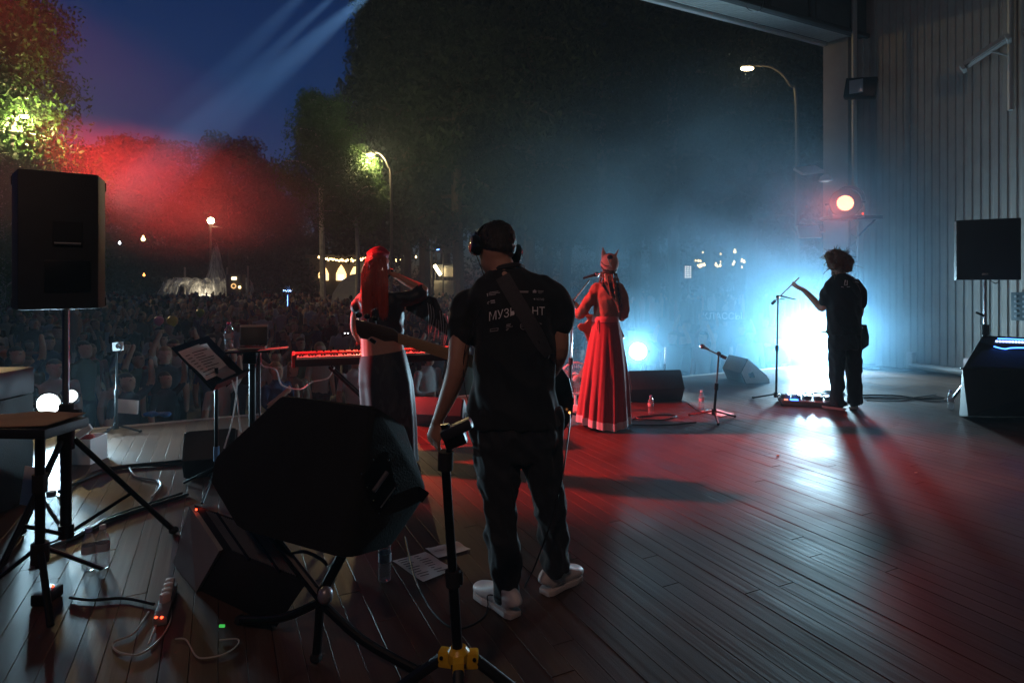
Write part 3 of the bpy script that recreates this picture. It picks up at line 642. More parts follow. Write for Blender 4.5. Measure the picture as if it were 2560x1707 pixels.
# ---- grey dome tent
TENT = mat('tent_fabric', (0.38, 0.37, 0.36), 0.8, var=0.12, vscale=2)
t = empty('dome_tent', gl(905, 40), 'round grey dome tent behind the red hair', 'tent')
b = MB()
for k in range(14):
    a0, a1 = math.pi*2*k/14, math.pi*2*(k+1)/14
    prof = [(2.1, 0), (2.1, 1.0), (1.9, 1.9), (1.4, 2.7), (0.7, 3.15), (0.02, 3.25)]; c0 = gl(905, 40)
    b.add([c0+Vector((math.cos(a)*r, math.sin(a)*r, z)) for r, z in prof for a in (a0, a1)], [(2*i, 2*i+1, 2*i+3, 2*i+2) for i in range(5)])
b.build('cover', TENT, t, smooth=None)
MB().box(gl(960, 38.2)+Vector((0, 0, 0.8)), (0.7, 0.1, 1.6)).build('door', BLACK, t)
# ---- white stall with a bright strip lamp
t = empty('market_stall', gl(1120, 50), 'white market stall with a bright slanted strip lamp', 'stall')
CANV = mat('stall_canvas', (0.72, 0.68, 0.6), 0.8, var=0.08)
a, b2, c2, d2 = at(1086, 661, 50), at(1148, 660, 50), at(1156, 668, 49), at(1098, 690, 49)
MB().add([a, b2, c2, d2, a+Vector((0, .1, -.1)), b2+Vector((0, .1, -.1)), c2+Vector((0, .1, -.1)), d2+Vector((0, .1, -.1))], [(0, 1, 2, 3), (7, 6, 5, 4), (0, 4, 5, 1), (1, 5, 6, 2), (2, 6, 7, 3), (3, 7, 4, 0)]).build('canopy', CANV, t, smooth=None)
MB().box(at(1130, 681, 48.6), (1.5, 0.1, 0.7)).build('valance', CANV, t, smooth=None)
MB().tube([at(1086, 663, 48.4), at(1101, 687, 48.4)], 0.13, 10).build('strip_lamp', glow('strip_lamp', (1, 0.85, 0.5), 14), t)
lamp('lamp', 'POINT', at(1094, 676, 47.6), 60, WARM, t, radius=0.2)
MB().box(at(1120, 722, 49.2), (2.2, 0.8, 1.4), bev=0.03).build('counter', mat('stall_front', (0.32, 0.3, 0.26), 0.8), t)
for px in (1088, 1116, 1150): MB().cyl(gl(px, 49.2), at(px, 668, 49.2), 0.05, n=8).build('post', POLE, t)
for px in (1098, 1106, 1114, 1121, 1129): MB().box(at(px, 698, 48.3), (0.16, 0.16, 0.22), bev=0.03).build('bottle_crate', BLACK, t)
# ---- decorated column and blue lit sign
t = empty('decorated_column', gl(1142, 46), 'tall column wound with pale figures and leaves', 'column')
b = MB(); b.tube([gl(1146, 46), at(1146, 600, 46)], 0.22, 10); b.build('shaft', STONE, t)
for k in range(26):
    py = 586+3.4*k; b = MB(); b.ball(at(1143+5*math.sin(k*1.7), py, 45.7), (0.16+0.05*math.sin(k), 0.16, 0.11), 8); b.build('ornament', mat('ornament', (0.5, 0.45, 0.3), 0.7, rand=0.4), t)
t = empty('information_sign', gl(1110, 48), 'dark sign with a small blue light', 'sign')
MB().box(at(1108, 625, 48), (1.5, 0.08, 0.5), bev=0.02).build('board', mat('sign_board', (0.05, 0.05, 0.06), 0.6), t); MB().ball(at(1094, 623, 47.9), (0.15, 0.05, 0.07), 10).build('blue_light', BB, t); MB().cyl(gl(1108, 48.1), at(1108, 636, 48.1), 0.06).build('post', POLE, t)
MB().cyl(at(1150, 580, 46.1), at(1126, 576, 46.1), 0.05).build('bracket', POLE, empty('sign_bracket', at(1150, 580, 46.1), 'short bracket on the decorated column', 'bracket'))
# ---- lettered banner out in the haze
bn = empty('banner', gl(1806, 33), 'faint banner lettered in the blue haze', 'banner')
MB().box(at(1806, 791, 33.05), (2.2, 0.04, 0.62), bev=0.01).build('cloth', mat('banner_cloth', (0.05, 0.06, 0.07), 0.8), bn)
tm = text_mb('КЛАССЫ', 0.5); tm.transform(Matrix.Translation(at(1806, 791, 33.0)) @ Matrix.Rotation(R(90), 4, 'X')); tm.materials.append(mat('banner_letters', (0.75, 0.75, 0.72), 0.8)); link_mesh('lettering', tm, bn)
for px in (1757, 1855): MB().cyl(gl(px, 33.1), at(px, 775, 33.1), 0.04, n=8).build('post', POLE, bn)
# ================================================================== THINGS ON THE STAGE
GRILLE = mat('grille_cloth', (0.015, 0.015, 0.016), 0.6, 0.3, var=0.3, vscale=300, bump=0.5, bscale=350)
RUBBER = mat('rubber', (0.01, 0.01, 0.01), 0.8)
YEL = mat('yellow_plastic', (0.80, 0.50, 0.02), 0.35, var=0.08, vscale=12)
TAN = mat('cardboard', (0.42, 0.26, 0.16), 0.85, var=0.12)
CABLE = mat('cable_black', (0.012, 0.012, 0.012), 0.45)
CABLEW = mat('cable_pale', (0.55, 0.52, 0.48), 0.5)
LEDR = glow('led_red', (1, 0.06, 0.02), 6); LEDB = glow('led_blue', (0.05, 0.2, 1.0), 7); LEDG = glow('led_green', (0.1, 0.9, 0.15), 0.5)
WOODN = mat('maple_neck', (0.30, 0.19, 0.10), 0.4, var=0.15, stretch=(3, 40, 40), coat=0.3)
def hull(pts, bev=0.0):
    bm = bmesh.new(); [bm.verts.new(p) for p in pts]
    r = bmesh.ops.convex_hull(bm, input=bm.verts[:])
    bmesh.ops.delete(bm, geom=list({g for g in r['geom_interior']+r['geom_unused'] if isinstance(g, bmesh.types.BMVert)}), context='VERTS')
    bmesh.ops.dissolve_limit(bm, angle_limit=R(4), verts=bm.verts[:], edges=bm.edges[:])
    bmesh.ops.recalc_face_normals(bm, faces=bm.faces[:])
    if bev: bmesh.ops.bevel(bm, geom=bm.edges[:], offset=bev, segments=2, affect='EDGES', profile=0.6)
    m = MB(); m._bm(bm); return m
def lay_cable(pts, r, name, m, label, cat='cable', z=None, group='cables lying on the stage', sub=8):
    """pixel path on the boards"""
    P = [onfloor(px, py)+Vector((0, 0, r+0.003)) for px, py in pts]
    return MB().tube(P, r, 7, sub=sub).build(name, m, label=label, cat=cat, group=group)
# ---------- left loudspeaker on its tripod
c = at(165, 700, 3.2); foot = Vector((c.x, c.y, 0))
t = empty('speaker_stand', foot, 'black tripod stand carrying the left loudspeaker', 'speaker stand', 'speaker stands')
MB().cyl(foot+Vector((0, 0, 0.10)), foot+Vector((0, 0, 0.75)), 0.026, n=14).build('lower_tube', BLACKM, t)
MB().cyl(foot+Vector((0, 0, 0.75)), foot+Vector((0, 0, 1.36)), 0.0175, n=14).build('upper_tube', STEEL, t)
MB().cyl(foot+Vector((0, 0, 0.56)), foot+Vector((0, 0, 0.66)), 0.04, n=14).build('leg_collar', BLACKM, t)
MB().cyl(foot+Vector((0, 0, 0.72)), foot+Vector((0, 0, 0.80)), 0.034, n=14).build('height_clamp', RUBBER, t)
MB().cyl(foot+Vector((0.03, 0, 0.76)), foot+Vector((0.08, 0, 0.76)), 0.012, n=8).build('knob', RUBBER, t)
MB().cyl(foot+Vector((0, 0, 0.09)), foot+Vector((0, 0, 0.16)), 0.036, n=14).build('brace_collar', BLACKM, t)
for a in (31, 151, 271):
    d = Vector((math.cos(R(a)), math.sin(R(a)), 0)); rr = 0.50
    MB().tube([foot+d*0.035+Vector((0, 0, 0.61)), foot+d*rr+Vector((0, 0, 0.02))], (0.0145), 10).build('leg', BLACKM, t)
    MB().ball(foot+d*rr+Vector((0, 0, 0.022)), (0.028, 0.028, 0.022), 10).build('rubber_foot', RUBBER, t)
    MB().tube([foot+d*0.03+Vector((0, 0, 0.12)), foot+d*rr*0.58+Vector((0, 0, 0.27))], (0.010), 8).build('brace', BLACKM, t)
s0 = empty('loudspeaker', at(150, 772, 3.2)+Vector((0, 0, 0)), 'tall black loudspeaker on the pole at the left edge', 'loudspeaker', 'loudspeakers on poles')
yaw = R(36); X_ = Vector((math.cos(yaw), math.sin(yaw), 0)); Y_ = Vector((-math.sin(yaw), math.cos(yaw), 0)); C0 = Vector((at(150, 0, 3.2).x, 3.2, 1.31))
b = MB(); b.prism([(-0.165, -0.19), (0.165, -0.19), (0.20, 0.02), (0.20, 0.19), (-0.20, 0.19), (-0.20, 0.02)], 0, 0.70, X_, Y_, Vector((0, 0, 1)), C0, bev=0.012).build('cabinet', BLACK, s0)
b = MB(); b.box(C0+Y_*0.198+Vector((0, 0, 0.35)), (0.37, 0.012, 0.66), rot=Matrix.Rotation(yaw, 3, 'Z'), bev=0.004).build('grille', GRILLE, s0)
b = MB(); b.box(C0-Y_*0.186+X_*0.035+Vector((0, 0, 0.385)), (0.125, 0.02, 0.13), rot=Matrix.Rotation(yaw, 3, 'Z'), bev=0.006).build('handle_recess', RUBBER, s0)
MB().tube([C0-Y_*0.205+X_*-0.02+Vector((0, 0, 0.335)), C0-Y_*0.205+X_*0.09+Vector((0, 0, 0.335))], 0.007, 8).build('handle', GREYM, s0)
MB().box(C0-Y_*0.195+X_*0.035+Vector((0, 0, 0.17)), (0.19, 0.012, 0.16), rot=Matrix.Rotation(yaw, 3, 'Z'), bev=0.004).build('connector_plate', BLACKM, s0)
for zz in (0.03, 0.67):
    for xx in (-0.192, 0.192): MB().box(C0+X_*xx+Y_*0.1+Vector((0, 0, zz)), (0.03, 0.1, 0.05), rot=Matrix.Rotation(yaw, 3, 'Z'), bev=0.006).build('corner_protector', BLACKM, s0)
# ---------- table on a pole with cardboard on top
p = at(100, 1030, 2.72); foot = Vector((p.x, p.y, 0)); zt = 0.79
t = empty('laptop_table', foot, 'small black table on a tripod at the left edge', 'table')
MB().box((foot.x-0.20, 2.74, zt), (0.66, 0.25, 0.045), bev=0.008, rot=Matrix.Rotation(R(-4), 3, 'Z')).build('table_top', BLACK, t)
MB().cyl(foot+Vector((0, 0, 0.16)), foot+Vector((0, 0, zt-0.02)), 0.02, n=12).build('post', BLACKM, t)
MB().cyl(foot+Vector((0, 0, 0.5)), foot+Vector((0, 0, 0.58)), 0.03, n=12).build('clamp', RUBBER, t)
MB().cyl(foot+Vector((0, 0, 0.18)), foot+Vector((0, 0, 0.27)), 0.035, n=12).build('hub', RUBBER, t)
for a in (75, 195, 315):
    d = Vector((math.cos(R(a)), math.sin(R(a)), 0)); MB().tube([foot+d*0.02+Vector((0, 0, 0.24)), foot+d*0.17+Vector((0, 0, 0.12)), foot+d*0.3+Vector((0, 0, 0.015))], [(0.014, 0.010)]*3, 8, sub=3).build('leg', BLACKM, t)
b = MB(); v = [];  n = 9
for j in range(4):
    for i in range(n): v.append((foot.x-0.36+0.47*i/(n-1), 2.62+0.24*j/3, zt+0.029+0.016*math.exp(-((i-4.5)/2.2)**2)*(j/3)+0.008*(i/(n-1))**3))
nb = len(v); v += [(x, y, z-0.004) for x, y, z in v]
fs = [(j*n+i, j*n+i+1, (j+1)*n+i+1, (j+1)*n+i) for j in range(3) for i in range(n-1)]; fs += [tuple(q+nb for q in f[::-1]) for f in fs]
fs += [(i, i+nb, i+1+nb, i+1) for i in range(n-1)]+[(3*n+i+1, 3*n+i+1+nb, 3*n+i+nb, 3*n+i) for i in range(n-1)]
b.add(v, fs).build('cardboard_sheet', TAN, label='curled tan cardboard sheet lying on the small table', cat='cardboard')
# ---------- rack case behind the table
rx0, ry0 = -3.50, 3.75
t = empty('equipment_rack', (rx0, ry0, 0), 'dark equipment rack with ridged metal lid at the left edge', 'rack case')
MB().box((rx0, ry0, 0.36), (0.62, 0.5, 0.70), bev=0.008).build('body', BLACK, t)
ALU = mat('ridged_aluminium', (0.10, 0.10, 0.105), 0.5, 0.5, var=0.15, stretch=(2, 60, 60))
MB().box((rx0, ry0, 0.80), (0.63, 0.51, 0.17), bev=0.012).build('lid', ALU, t)
for k in range(3): MB().box((rx0, ry0-0.258, 0.75+0.05*k), (0.625, 0.012, 0.018), bev=0.004).build('ridge', GREYM, t)
for xx in (0.26, -0.1): MB().box((rx0+xx, ry0-0.262, 0.735), (0.05, 0.016, 0.07), bev=0.004).build('latch', STEEL, t)
MB().box((rx0+0.30, ry0-0.25, 0.36), (0.022, 0.022, 0.70), bev=0.004).build('painted_edge_light', mat('red_light_paint', (0.35, 0.05, 0.04), 0.5), t)  # red stage light on the rack's edge, painted as a red strip
for zz in (0.08, 0.64): MB().ball((rx0+0.305, ry0-0.252, zz), 0.026, 10).build('corner_cap', STEEL, t)
MB().box(at(78, 1215, 3.4), (0.10, 0.004, 0.22), rot=Matrix.Rotation(R(8), 3, 'Y')).build('note_sheet', PAPER, label='white sheet hanging beside the rack case', cat='paper', group='sheets of paper')
# ---------- white carton and white board near the stage edge
bx_, by_ = onfloor(210, 1152).x, onfloor(210, 1152).y
t = empty('white_carton', (bx_, by_, 0), 'open white carton with red wrapped contents under the table', 'carton')
for (ox, oy, sx, sy) in ((0, -0.1, 0.24, 0.005), (0, 0.1, 0.24, 0.005), (-0.12, 0, 0.005, 0.2), (0.12, 0, 0.005, 0.2)): MB().box((bx_+ox, by_+oy, 0.10), (sx, sy, 0.2)).build('side', PAPER, t)
MB().box((bx_, by_, 0.004), (0.235, 0.195, 0.005)).build('bottom', PAPER, t)
for k in range(5):
    b = MB(); b.ball((bx_-0.07+0.035*k, by_-0.04+0.05*(k % 2), 0.17+0.02*(k % 3)), (0.045, 0.045, 0.04), 10); b.cyl((bx_-0.07+0.035*k, by_-0.04+0.05*(k % 2), 0.2), (bx_-0.06+0.035*k, by_-0.04+0.05*(k % 2), 0.235+0.02*(k % 3)), 0.004, n=6)
    b.build('apple', mat('apple_red', (0.30, 0.03, 0.025), 0.35, var=0.2), label='red apple in the open white carton', cat='apple', group='apples in the carton')
MB().box(at(202, 1084, 4.55), (0.19, 0.02, 0.05), rot=Matrix.Rotation(R(-36), 3, 'Y'), bev=0.004).build('song_folder', WHITEP, label='bright white folder tilted behind the speaker tripod', cat='folder')
MB().box(at(318, 1016, 6.0), (0.22, 0.02, 0.135), rot=Matrix.Rotation(R(4), 3, 'Y'), bev=0.003).build('white_board', PAPER, label='white board standing by the thin microphone stand', cat='board')
b = MB(); q = onfloor(395, 1040)
for k in range(7): b.ball((q.x-0.11+0.035*k, q.y+0.02*math.sin(k*2), 0.022), (0.05, 0.05, 0.022+0.006*math.sin(k*1.3)), 10)
me = fuse(b, 0.008, 4, 'blue_bag', 0.006, 25, mats=[mat('blue_cloth', (0.04, 0.16, 0.45), 0.7, var=0.2)]); o = bpy.data.objects.new('blue_bag', me); COL.objects.link(o); tag(o, 'crumpled blue bag lying at the stage edge', 'bag')
# ---------- microphone stands
def mic_stand(foot, top, label, boom=None, mic=None, r=0.009, base_r=0.27, m=BLACKM, base='tripod', name='microphone_stand', mid=None, up=STEEL):
    foot = Vector(foot); top = Vector(top); t = empty(name, foot, label, 'microphone stand', 'microphone stands'); md = foot.lerp(top, 0.52)
    MB().tube([foot+Vector((0, 0, 0.06)), md], r*1.35, 10).build('lower_tube', m, t); MB().tube([md, top], r, 10).build('upper_tube', up, t)
    MB().tube([md-(top-foot).normalized()*0.05, md+(top-foot).normalized()*0.02], r*2.1, 10).build('clutch', RUBBER, t)
    MB().cyl(foot+Vector((0, 0, 0.05)), foot+Vector((0, 0, 0.11)), r*2.6, n=12).build('hub', RUBBER, t)
    for a in (20, 140, 260):
        d = Vector((math.cos(R(a)), math.sin(R(a)), 0)); MB().tube([foot+Vector((0, 0, 0.09)), foot+d*base_r+Vector((0, 0, 0.012))], r, 8).build('leg', m, t)
        MB().ball(foot+d*base_r+Vector((0, 0, 0.013)), (0.018, 0.018, 0.013), 8).build('rubber_foot', RUBBER, t)
    if boom:
        a, b_ = Vector(boom[0]), Vector(boom[1]); MB().tube([a, b_], r*0.8, 8).build('boom', up, t); MB().ball(top, r*2.4, 10).build('swivel', RUBBER, t)
        MB().tube([a, a+(a-b_).normalized()*0.06], r*1.9, 8).build('counterweight', RUBBER, t)
    if mic:
        a, b_ = Vector(mic[0]), Vector(mic[1]); d = (b_-a).normalized(); k = MB(); k.tube([a, a.lerp(b_, 0.72)], [0.012, 0.020], 12); g = k.build('microphone_clip', RUBBER, t)
    return t
def microphone(a, b_, label):
    a, b_ = Vector(a), Vector(b_); t = empty('microphone', a, label, 'microphone'); MB().tube([a, a.lerp(b_, 0.68)], [0.011, 0.019], 14).build('handle', mat('mic_body', (0.05, 0.05, 0.05), 0.4, 0.5), t)
    MB().ball(a.lerp(b_, 0.82), 0.027, 14).build('grille_ball', STEEL, t); MB().tube([a.lerp(b_, 0.66), a.lerp(b_, 0.71)], 0.026, 14).build('collar', BLACKM, t); return t
ft_ = onfloor(290, 1085)
mic_stand(ft_, at(292, 880, ft_.y), 'thin black microphone stand with a small sheet on top', base_r=0.2, m=BLACKM, up=BLACKM)
t = empty('sign_sheet', at(293, 878, ft_.y-0.02), 'small white sheet with a hand drawn ring on the thin stand', 'sign', 'sheets of paper')
MB().box(at(295, 866, ft_.y-0.02), (0.105, 0.003, 0.08), rot=Matrix.Rotation(R(-5), 3, 'Y')).build('paper', PAPER, t)
MB().torus(at(296, 865, ft_.y-0.025), 0.022, 0.005, (0, 1, 0), 6, 18).build('ring', INK, t); MB().tube([at(299, 868, ft_.y-0.025), at(302, 876, ft_.y-0.025)], 0.004, 6).build('stroke', INK, t)
# singer's stand and microphone
f1 = Vector((at(1428, 0, 6.0).x, 6.25, 0)); tp = at(1432, 757, 6.25)
mic_stand(f1, tp, 'bright microphone stand in front of the red dress', (at(1420, 770, 6.25), at(1474, 700, 6.42)), r=0.012)
microphone(at(1458, 696, 6.44), at(1500, 684, 6.40), 'silver microphone held up to the singer in the cat eared cap')
f2 = onfloor(1785, 1048); mic_stand(f2, at(1797, 884, f2.y), 'short microphone stand with a level boom on the bare boards', (at(1802, 889, f2.y), at(1757, 868, f2.y+0.1)), r=0.010)
microphone(at(1772, 874, f2.y+0.1), at(1752, 864, f2.y+0.1), 'small microphone on the short level boom')
f3 = onfloor(1940, 1003); mic_stand(f3, at(1945, 742, f3.y), 'tall microphone stand reaching to the guitarist', (at(1938, 752, f3.y), at(1998, 694, f3.y-0.3)), r=0.010)
t = empty('tablet_tray', at(1968, 748, f3.y-0.05), 'small tray clamped to the tall microphone stand', 'tray')
MB().box(at(1968, 744, f3.y-0.05), (0.17, 0.12, 0.012), rot=Matrix.Rotation(R(14), 3, 'Y'), bev=0.003).build('plate', BLACKM, t); MB().tube([at(1949, 748, f3.y), at(1962, 748, f3.y-0.05)], 0.008, 6).build('clamp', GREYM, t)
f4 = Vector((2.0, 8.6, 0)); mic_stand(onfloor(1660, 962), at(1664, 868, onfloor(1660, 962).y), 'thin microphone stand standing far back behind the wedge', r=0.009, base_r=0.2)
# ---------- music stand with song sheets
A, B, C = at(533, 975, 4.05), at(617, 937, 4.40), at(430, 868, 4.15); D = C+(B-A); nrm = (B-A).cross(C-A).normalized()
if nrm.z < 0: nrm = -nrm
fo = Vector((at(541, 0, 4.2).x, 4.2, 0))
t = empty('music_stand', fo, 'black music stand holding red lit song sheets', 'music stand')
b = MB(); b.add([A, B, D, C, A-nrm*0.012, B-nrm*0.012, D-nrm*0.012, C-nrm*0.012], [(0, 1, 2, 3), (7, 6, 5, 4), (0, 4, 5, 1), (1, 5, 6, 2), (2, 6, 7, 3), (3, 7, 4, 0)]).build('desk', BLACKM, t, smooth=None)
ax = (B-A).normalized(); b = MB(); b.prism([(0, 0), (0.05, 0), (0.05, 0.022), (0.046, 0.022), (0.046, 0.005), (0, 0.005)], 0, (B-A).length, nrm, (A-C).normalized()*-1, ax, A-(A-C).normalized()*-0.0).build('ledge', BLACKM, t, smooth=None)
mid = (A+B)/2; MB().tube([mid.lerp((C+D)/2, 0.35)-nrm*0.02, Vector((fo.x, fo.y, 0.80))], 0.012, 8).build('tilt_arm', BLACKM, t)
MB().cyl(fo+Vector((0, 0, 0.06)), fo+Vector((0, 0, 0.85)), 0.013, n=12).build('post', BLACKM, t)
MB().cyl(fo+Vector((0, 0, 0.20)), fo+Vector((0, 0, 0.30)), 0.019, n=12).build('blue_tape', mat('blue_tape', (0.10, 0.25, 0.5), 0.5), t)
for a in (40, 160, 280):
    d = Vector((math.cos(R(a)), math.sin(R(a)), 0)); MB().tube([fo+Vector((0, 0, 0.16)), fo+d*0.3+Vector((0, 0, 0.012))], 0.009, 8).build('leg', BLACKM, t)
def sheet_on(A, ex, ey, o, w_, h_, n_, rot, name, label, m=PAPER, lines=8, lift=0.004):
    c, s_ = math.cos(rot), math.sin(rot); x = (ex*c+ey*s_); y = (ey*c-ex*s_); p0 = A+ex*o[0]+ey*o[1]+n_*lift
    t = empty(name, p0, label, 'paper', 'sheets of paper')
    b = MB(); nn = 6
    for j in range(nn+1):
        for i in range(2): b.v.append(tuple(p0+x*w_*i+y*h_*j/nn+n_*(0.004*math.sin(j*1.1))))
    b.f = [(2*j, 2*j+1, 2*j+3, 2*j+2) for j in range(nn)]; b.m = [0]*nn; k = len(b.v); b.v += [tuple(Vector(q)-n_*0.001) for q in b.v]; b.f += [tuple(q+k for q in f[::-1]) for f in b.f]; b.m = [0]*len(b.f)
    b.build('sheet', m, t)
    if lines:
        b = MB()
        for k in range(lines):
            yy = h_*(0.10+0.8*k/lines); l0 = w_*0.1; l1 = w_*random.uniform(0.35, 0.85); q = n_*(0.0035+0.004*math.sin(yy/h_*6*1.1))
            b.quad(p0+x*l0+y*yy+q, p0+x*l1+y*yy+q, p0+x*l1+y*(yy+0.006)+q, p0+x*l0+y*(yy+0.006)+q)
        b.build('writing', INK, t, smooth=None, kind='stuff')
    return t
ey = (C-A).normalized(); ex = ax
sheet_on(A, ex, ey, (0.015, 0.09), 0.21, 0.30, nrm, 0.03, 'song_sheet', 'large song sheet lying on the music stand desk')
sheet_on(A, ex, ey, (0.06, 0.13), 0.20, 0.26, nrm, -0.06, 'song_sheet', 'upper song sheet with dark lines on the music stand', lift=0.009)
sheet_on(A, ex, ey, (0.12, 0.02), 0.15, 0.10, nrm, 0.10, 'song_card', 'small glossy card at the foot of the music stand desk', mat('glossy_card', (0.35, 0.33, 0.34), 0.25), 0, 0.014)
# ---------- laptop stand with laptop and bottle
fo = Vector((at(631, 0, 4.45).x, 4.45, 0)); zt = 0.955
t = empty('laptop_stand', fo, 'thick black post stand with a small flat plate', 'laptop stand')
MB().cyl(fo+Vector((0, 0, 0.05)), fo+Vector((0, 0, zt-0.07)), 0.024, n=14).build('post', BLACKM, t); MB().cyl(fo+Vector((0.055, 0, 0.25)), fo+Vector((0.055, 0, zt-0.03)), 0.007, n=8).build('side_rod', STEEL, t)
MB().box(fo+Vector((0, 0, zt-0.065)), (0.10, 0.10, 0.085), bev=0.008).build('clamp_head', BLACKM, t); MB().box(fo+Vector((-0.02, 0, zt-0.012)), (0.30, 0.26, 0.014), rot=Matrix.Rotation(R(18), 3, 'Z'), bev=0.004).build('plate', BLACKM, t)
for a in (60, 180, 300):
    d = Vector((math.cos(R(a)), math.sin(R(a)), 0)); MB().tube([fo+Vector((0, 0, 0.2)), fo+d*0.32+Vector((0, 0, 0.014))], 0.011, 8).build('leg', BLACKM, t)
lp = fo+Vector((0.0, 0.0, zt-0.004)); rz = R(16); MX = Matrix.Translation(lp) @ Matrix.Rotation(rz, 4, 'Z')
t = empty('laptop', lp, 'small open laptop with a red lit edge on the post stand', 'laptop')
MB().box((0.0, 0, 0.012), (0.19, 0.13, 0.014), M=MX, bev=0.004).build('base', mat('laptop_shell', (0.32, 0.31, 0.30), 0.4, 0.3), t)
ML = MX @ Matrix.Translation((0, 0.065, 0.018)) @ Matrix.Rotation(R(-14), 4, 'X')
MB().box((0, 0, 0.078), (0.19, 0.006, 0.14), M=ML, bev=0.002).build('screen', mat('screen_dark', (0.01, 0.01, 0.012), 0.5), t); MB().box((0, -0.002, 0.153), (0.192, 0.008, 0.018), M=ML, bev=0.003).build('bezel', mat('bezel', (0.5, 0.42, 0.36), 0.5), t)
k_ = MB()
for i in range(12):
    for j in range(4): k_.box((-0.080+0.0145*i, -0.04+0.020*j, 0.0205), (0.012, 0.015, 0.003), M=MX)
k_.build('keys', RUBBER, t, kind='stuff')
MB().box(fo+Vector((0.17, -0.03, zt+0.003)), (0.20, 0.12, 0.006), rot=Matrix.Rotation(R(14), 3, 'Z') @ Matrix.Rotation(R(-4), 3, 'Y'), bev=0.002).build('note_pad', mat('pad_pink', (0.6, 0.5, 0.5), 0.6), label='pale note pad overhanging the post stand plate', cat='note pad')
# bottles
def pet_material():
    m = bpy.data.materials.new('clear_plastic'); m.use_nodes = True; t = m.node_tree; t.nodes.clear(); N = t.nodes.new
    g = N('ShaderNodeBsdfGlossy'); g.inputs['Roughness'].default_value = 0.12; tr = N('ShaderNodeBsdfTransparent'); tr.inputs[0].default_value = (0.9, 0.93, 0.95, 1)
    d = N('ShaderNodeBsdfDiffuse'); d.inputs[0].default_value = (0.7, 0.75, 0.8, 1)
    lw = N('ShaderNodeLayerWeight'); lw.inputs[0].default_value = 0.35; mx = N('ShaderNodeMixShader'); m2 = N('ShaderNodeMixShader'); m2.inputs[0].default_value = 0.16
    t.links.new(lw.outputs['Facing'], mx.inputs[0]); t.links.new(tr.outputs[0], m2.inputs[1]); t.links.new(d.outputs[0], m2.inputs[2]); t.links.new(m2.outputs[0], mx.inputs[1]); t.links.new(g.outputs[0], mx.inputs[2])
    o_ = N('ShaderNodeOutputMaterial'); t.links.new(mx.outputs[0], o_.inputs[0]); return m
PET = pet_material()
def bottle(p, label, h=0.215, cap=(0.25, 0.3, 0.6), s_=1.0):
    t = empty('water_bottle', p, label, 'bottle', 'plastic water bottles'); r = 0.031*s_; b = MB(); pr = [(r*0.7, 0.002), (r*0.95, 0.006), (r, 0.02)]
    for k in range(7): z = 0.03+0.013*k; pr += [(r, z), (r*0.95, z+0.005), (r, z+0.010)]
    pr += [(r, h*0.66), (r*0.9, h*0.74), (r*0.55, h*0.85), (r*0.42, h*0.89), (r*0.42, h*0.95)]
    b.lathe(pr, p, 18, caps=True); b.build('body', PET, t, smooth=50)
    MB().lathe([(r*0.5, h*0.92), (r*0.5, h), (r*0.42, h+0.003)], p, 14).build('cap', mat('cap%.2f' % cap[0], cap, 0.4), t)
    MB().lathe([(r*1.02, h*0.42), (r*1.02, h*0.60)], p, 18, caps=False).build('label_band', mat('bottle_label', (0.5, 0.55, 0.62), 0.4), t)
    return t
bottle(fo+Vector((-0.165, -0.02, zt-0.004)), 'lit water bottle on the post stand beside the laptop', 0.20, (0.5, 0.05, 0.2))
bottle(onfloor(222, 1424), 'left of two water bottles on the grey boards', 0.21); bottle(onfloor(257, 1418), 'right of two water bottles on the grey boards', 0.215, (0.7, 0.7, 0.75))
bottle(onfloor(962, 1451), 'water bottle standing under the big tilted monitor', 0.23)
bottle(onfloor(1627, 1034), 'red lit water bottle beside the red dress', 0.20); bottle(onfloor(1754, 1022), 'water bottle beside the short microphone stand', 0.21, (0.8, 0.8, 0.8))
bottle(onfloor(2377, 1024), 'water bottle at the foot of the blue lit amplifier', 0.22)
j0 = onfloor(128, 1385); t = empty('water_jug', j0, 'big clear water jug behind the table tripod', 'jug'); MB().lathe([(0.062, 0.003), (0.066, 0.02), (0.066, 0.12), (0.061, 0.13), (0.066, 0.14), (0.066, 0.24), (0.04, 0.29), (0.02, 0.31)], j0, 20).build('body', PET, t); MB().cyl(j0+Vector((0, 0, .31)), j0+Vector((0, 0, .335)), 0.022).build('cap', WHITEP, t)
# ---------- keyboard on its stand
K0 = Vector((-1.87, 5.10, 0.80)); K1 = Vector((-0.56, 5.56, 0.80)); ke = (K1-K0).normalized(); kn = Vector((-ke.y, ke.x, 0)); kl = (K1-K0).length
t = empty('keyboard', (K0+K1)/2-Vector((0, 0, 0.06)), 'red stage keyboard behind the woman with red hair', 'keyboard')
KRED = mat('keyboard_red', (0.45, 0.02, 0.02), 0.35, var=0.1, coat=0.2); kc = Vector((0, 0, 1))
def kbox(a, b_, n0, n1, z0, z1, name, m, par=None, bev=0.004): return MB().prism([(n0, z0), (n1, z0), (n1, z1), (n0, z1)], a, b_, kn, kc, ke, K0, bev=bev).build(name, m, par or t)
kbox(0.02, kl-0.02, -0.15, 0.15, -0.055, 0.005, 'body', BLACK); kbox(0.02, kl-0.02, 0.01, 0.15, 0.005, 0.04, 'control_panel', KRED)
for a in (0, kl-0.025): kbox(a, a+0.025, -0.155, 0.155, -0.06, 0.045, 'end_cheek', KRED)
b = MB()
for i in range(52): b.prism([(-0.15, 0.006), (0.005, 0.006), (0.005, 0.024), (-0.15, 0.024)], 0.035+i*(kl-0.07)/52+0.001, 0.035+(i+1)*(kl-0.07)/52-0.001, kn, kc, ke, K0)
b.build('white_keys', mat('ivory_keys', (0.8, 0.79, 0.76), 0.3), t, smooth=None, kind='stuff'); b = MB()
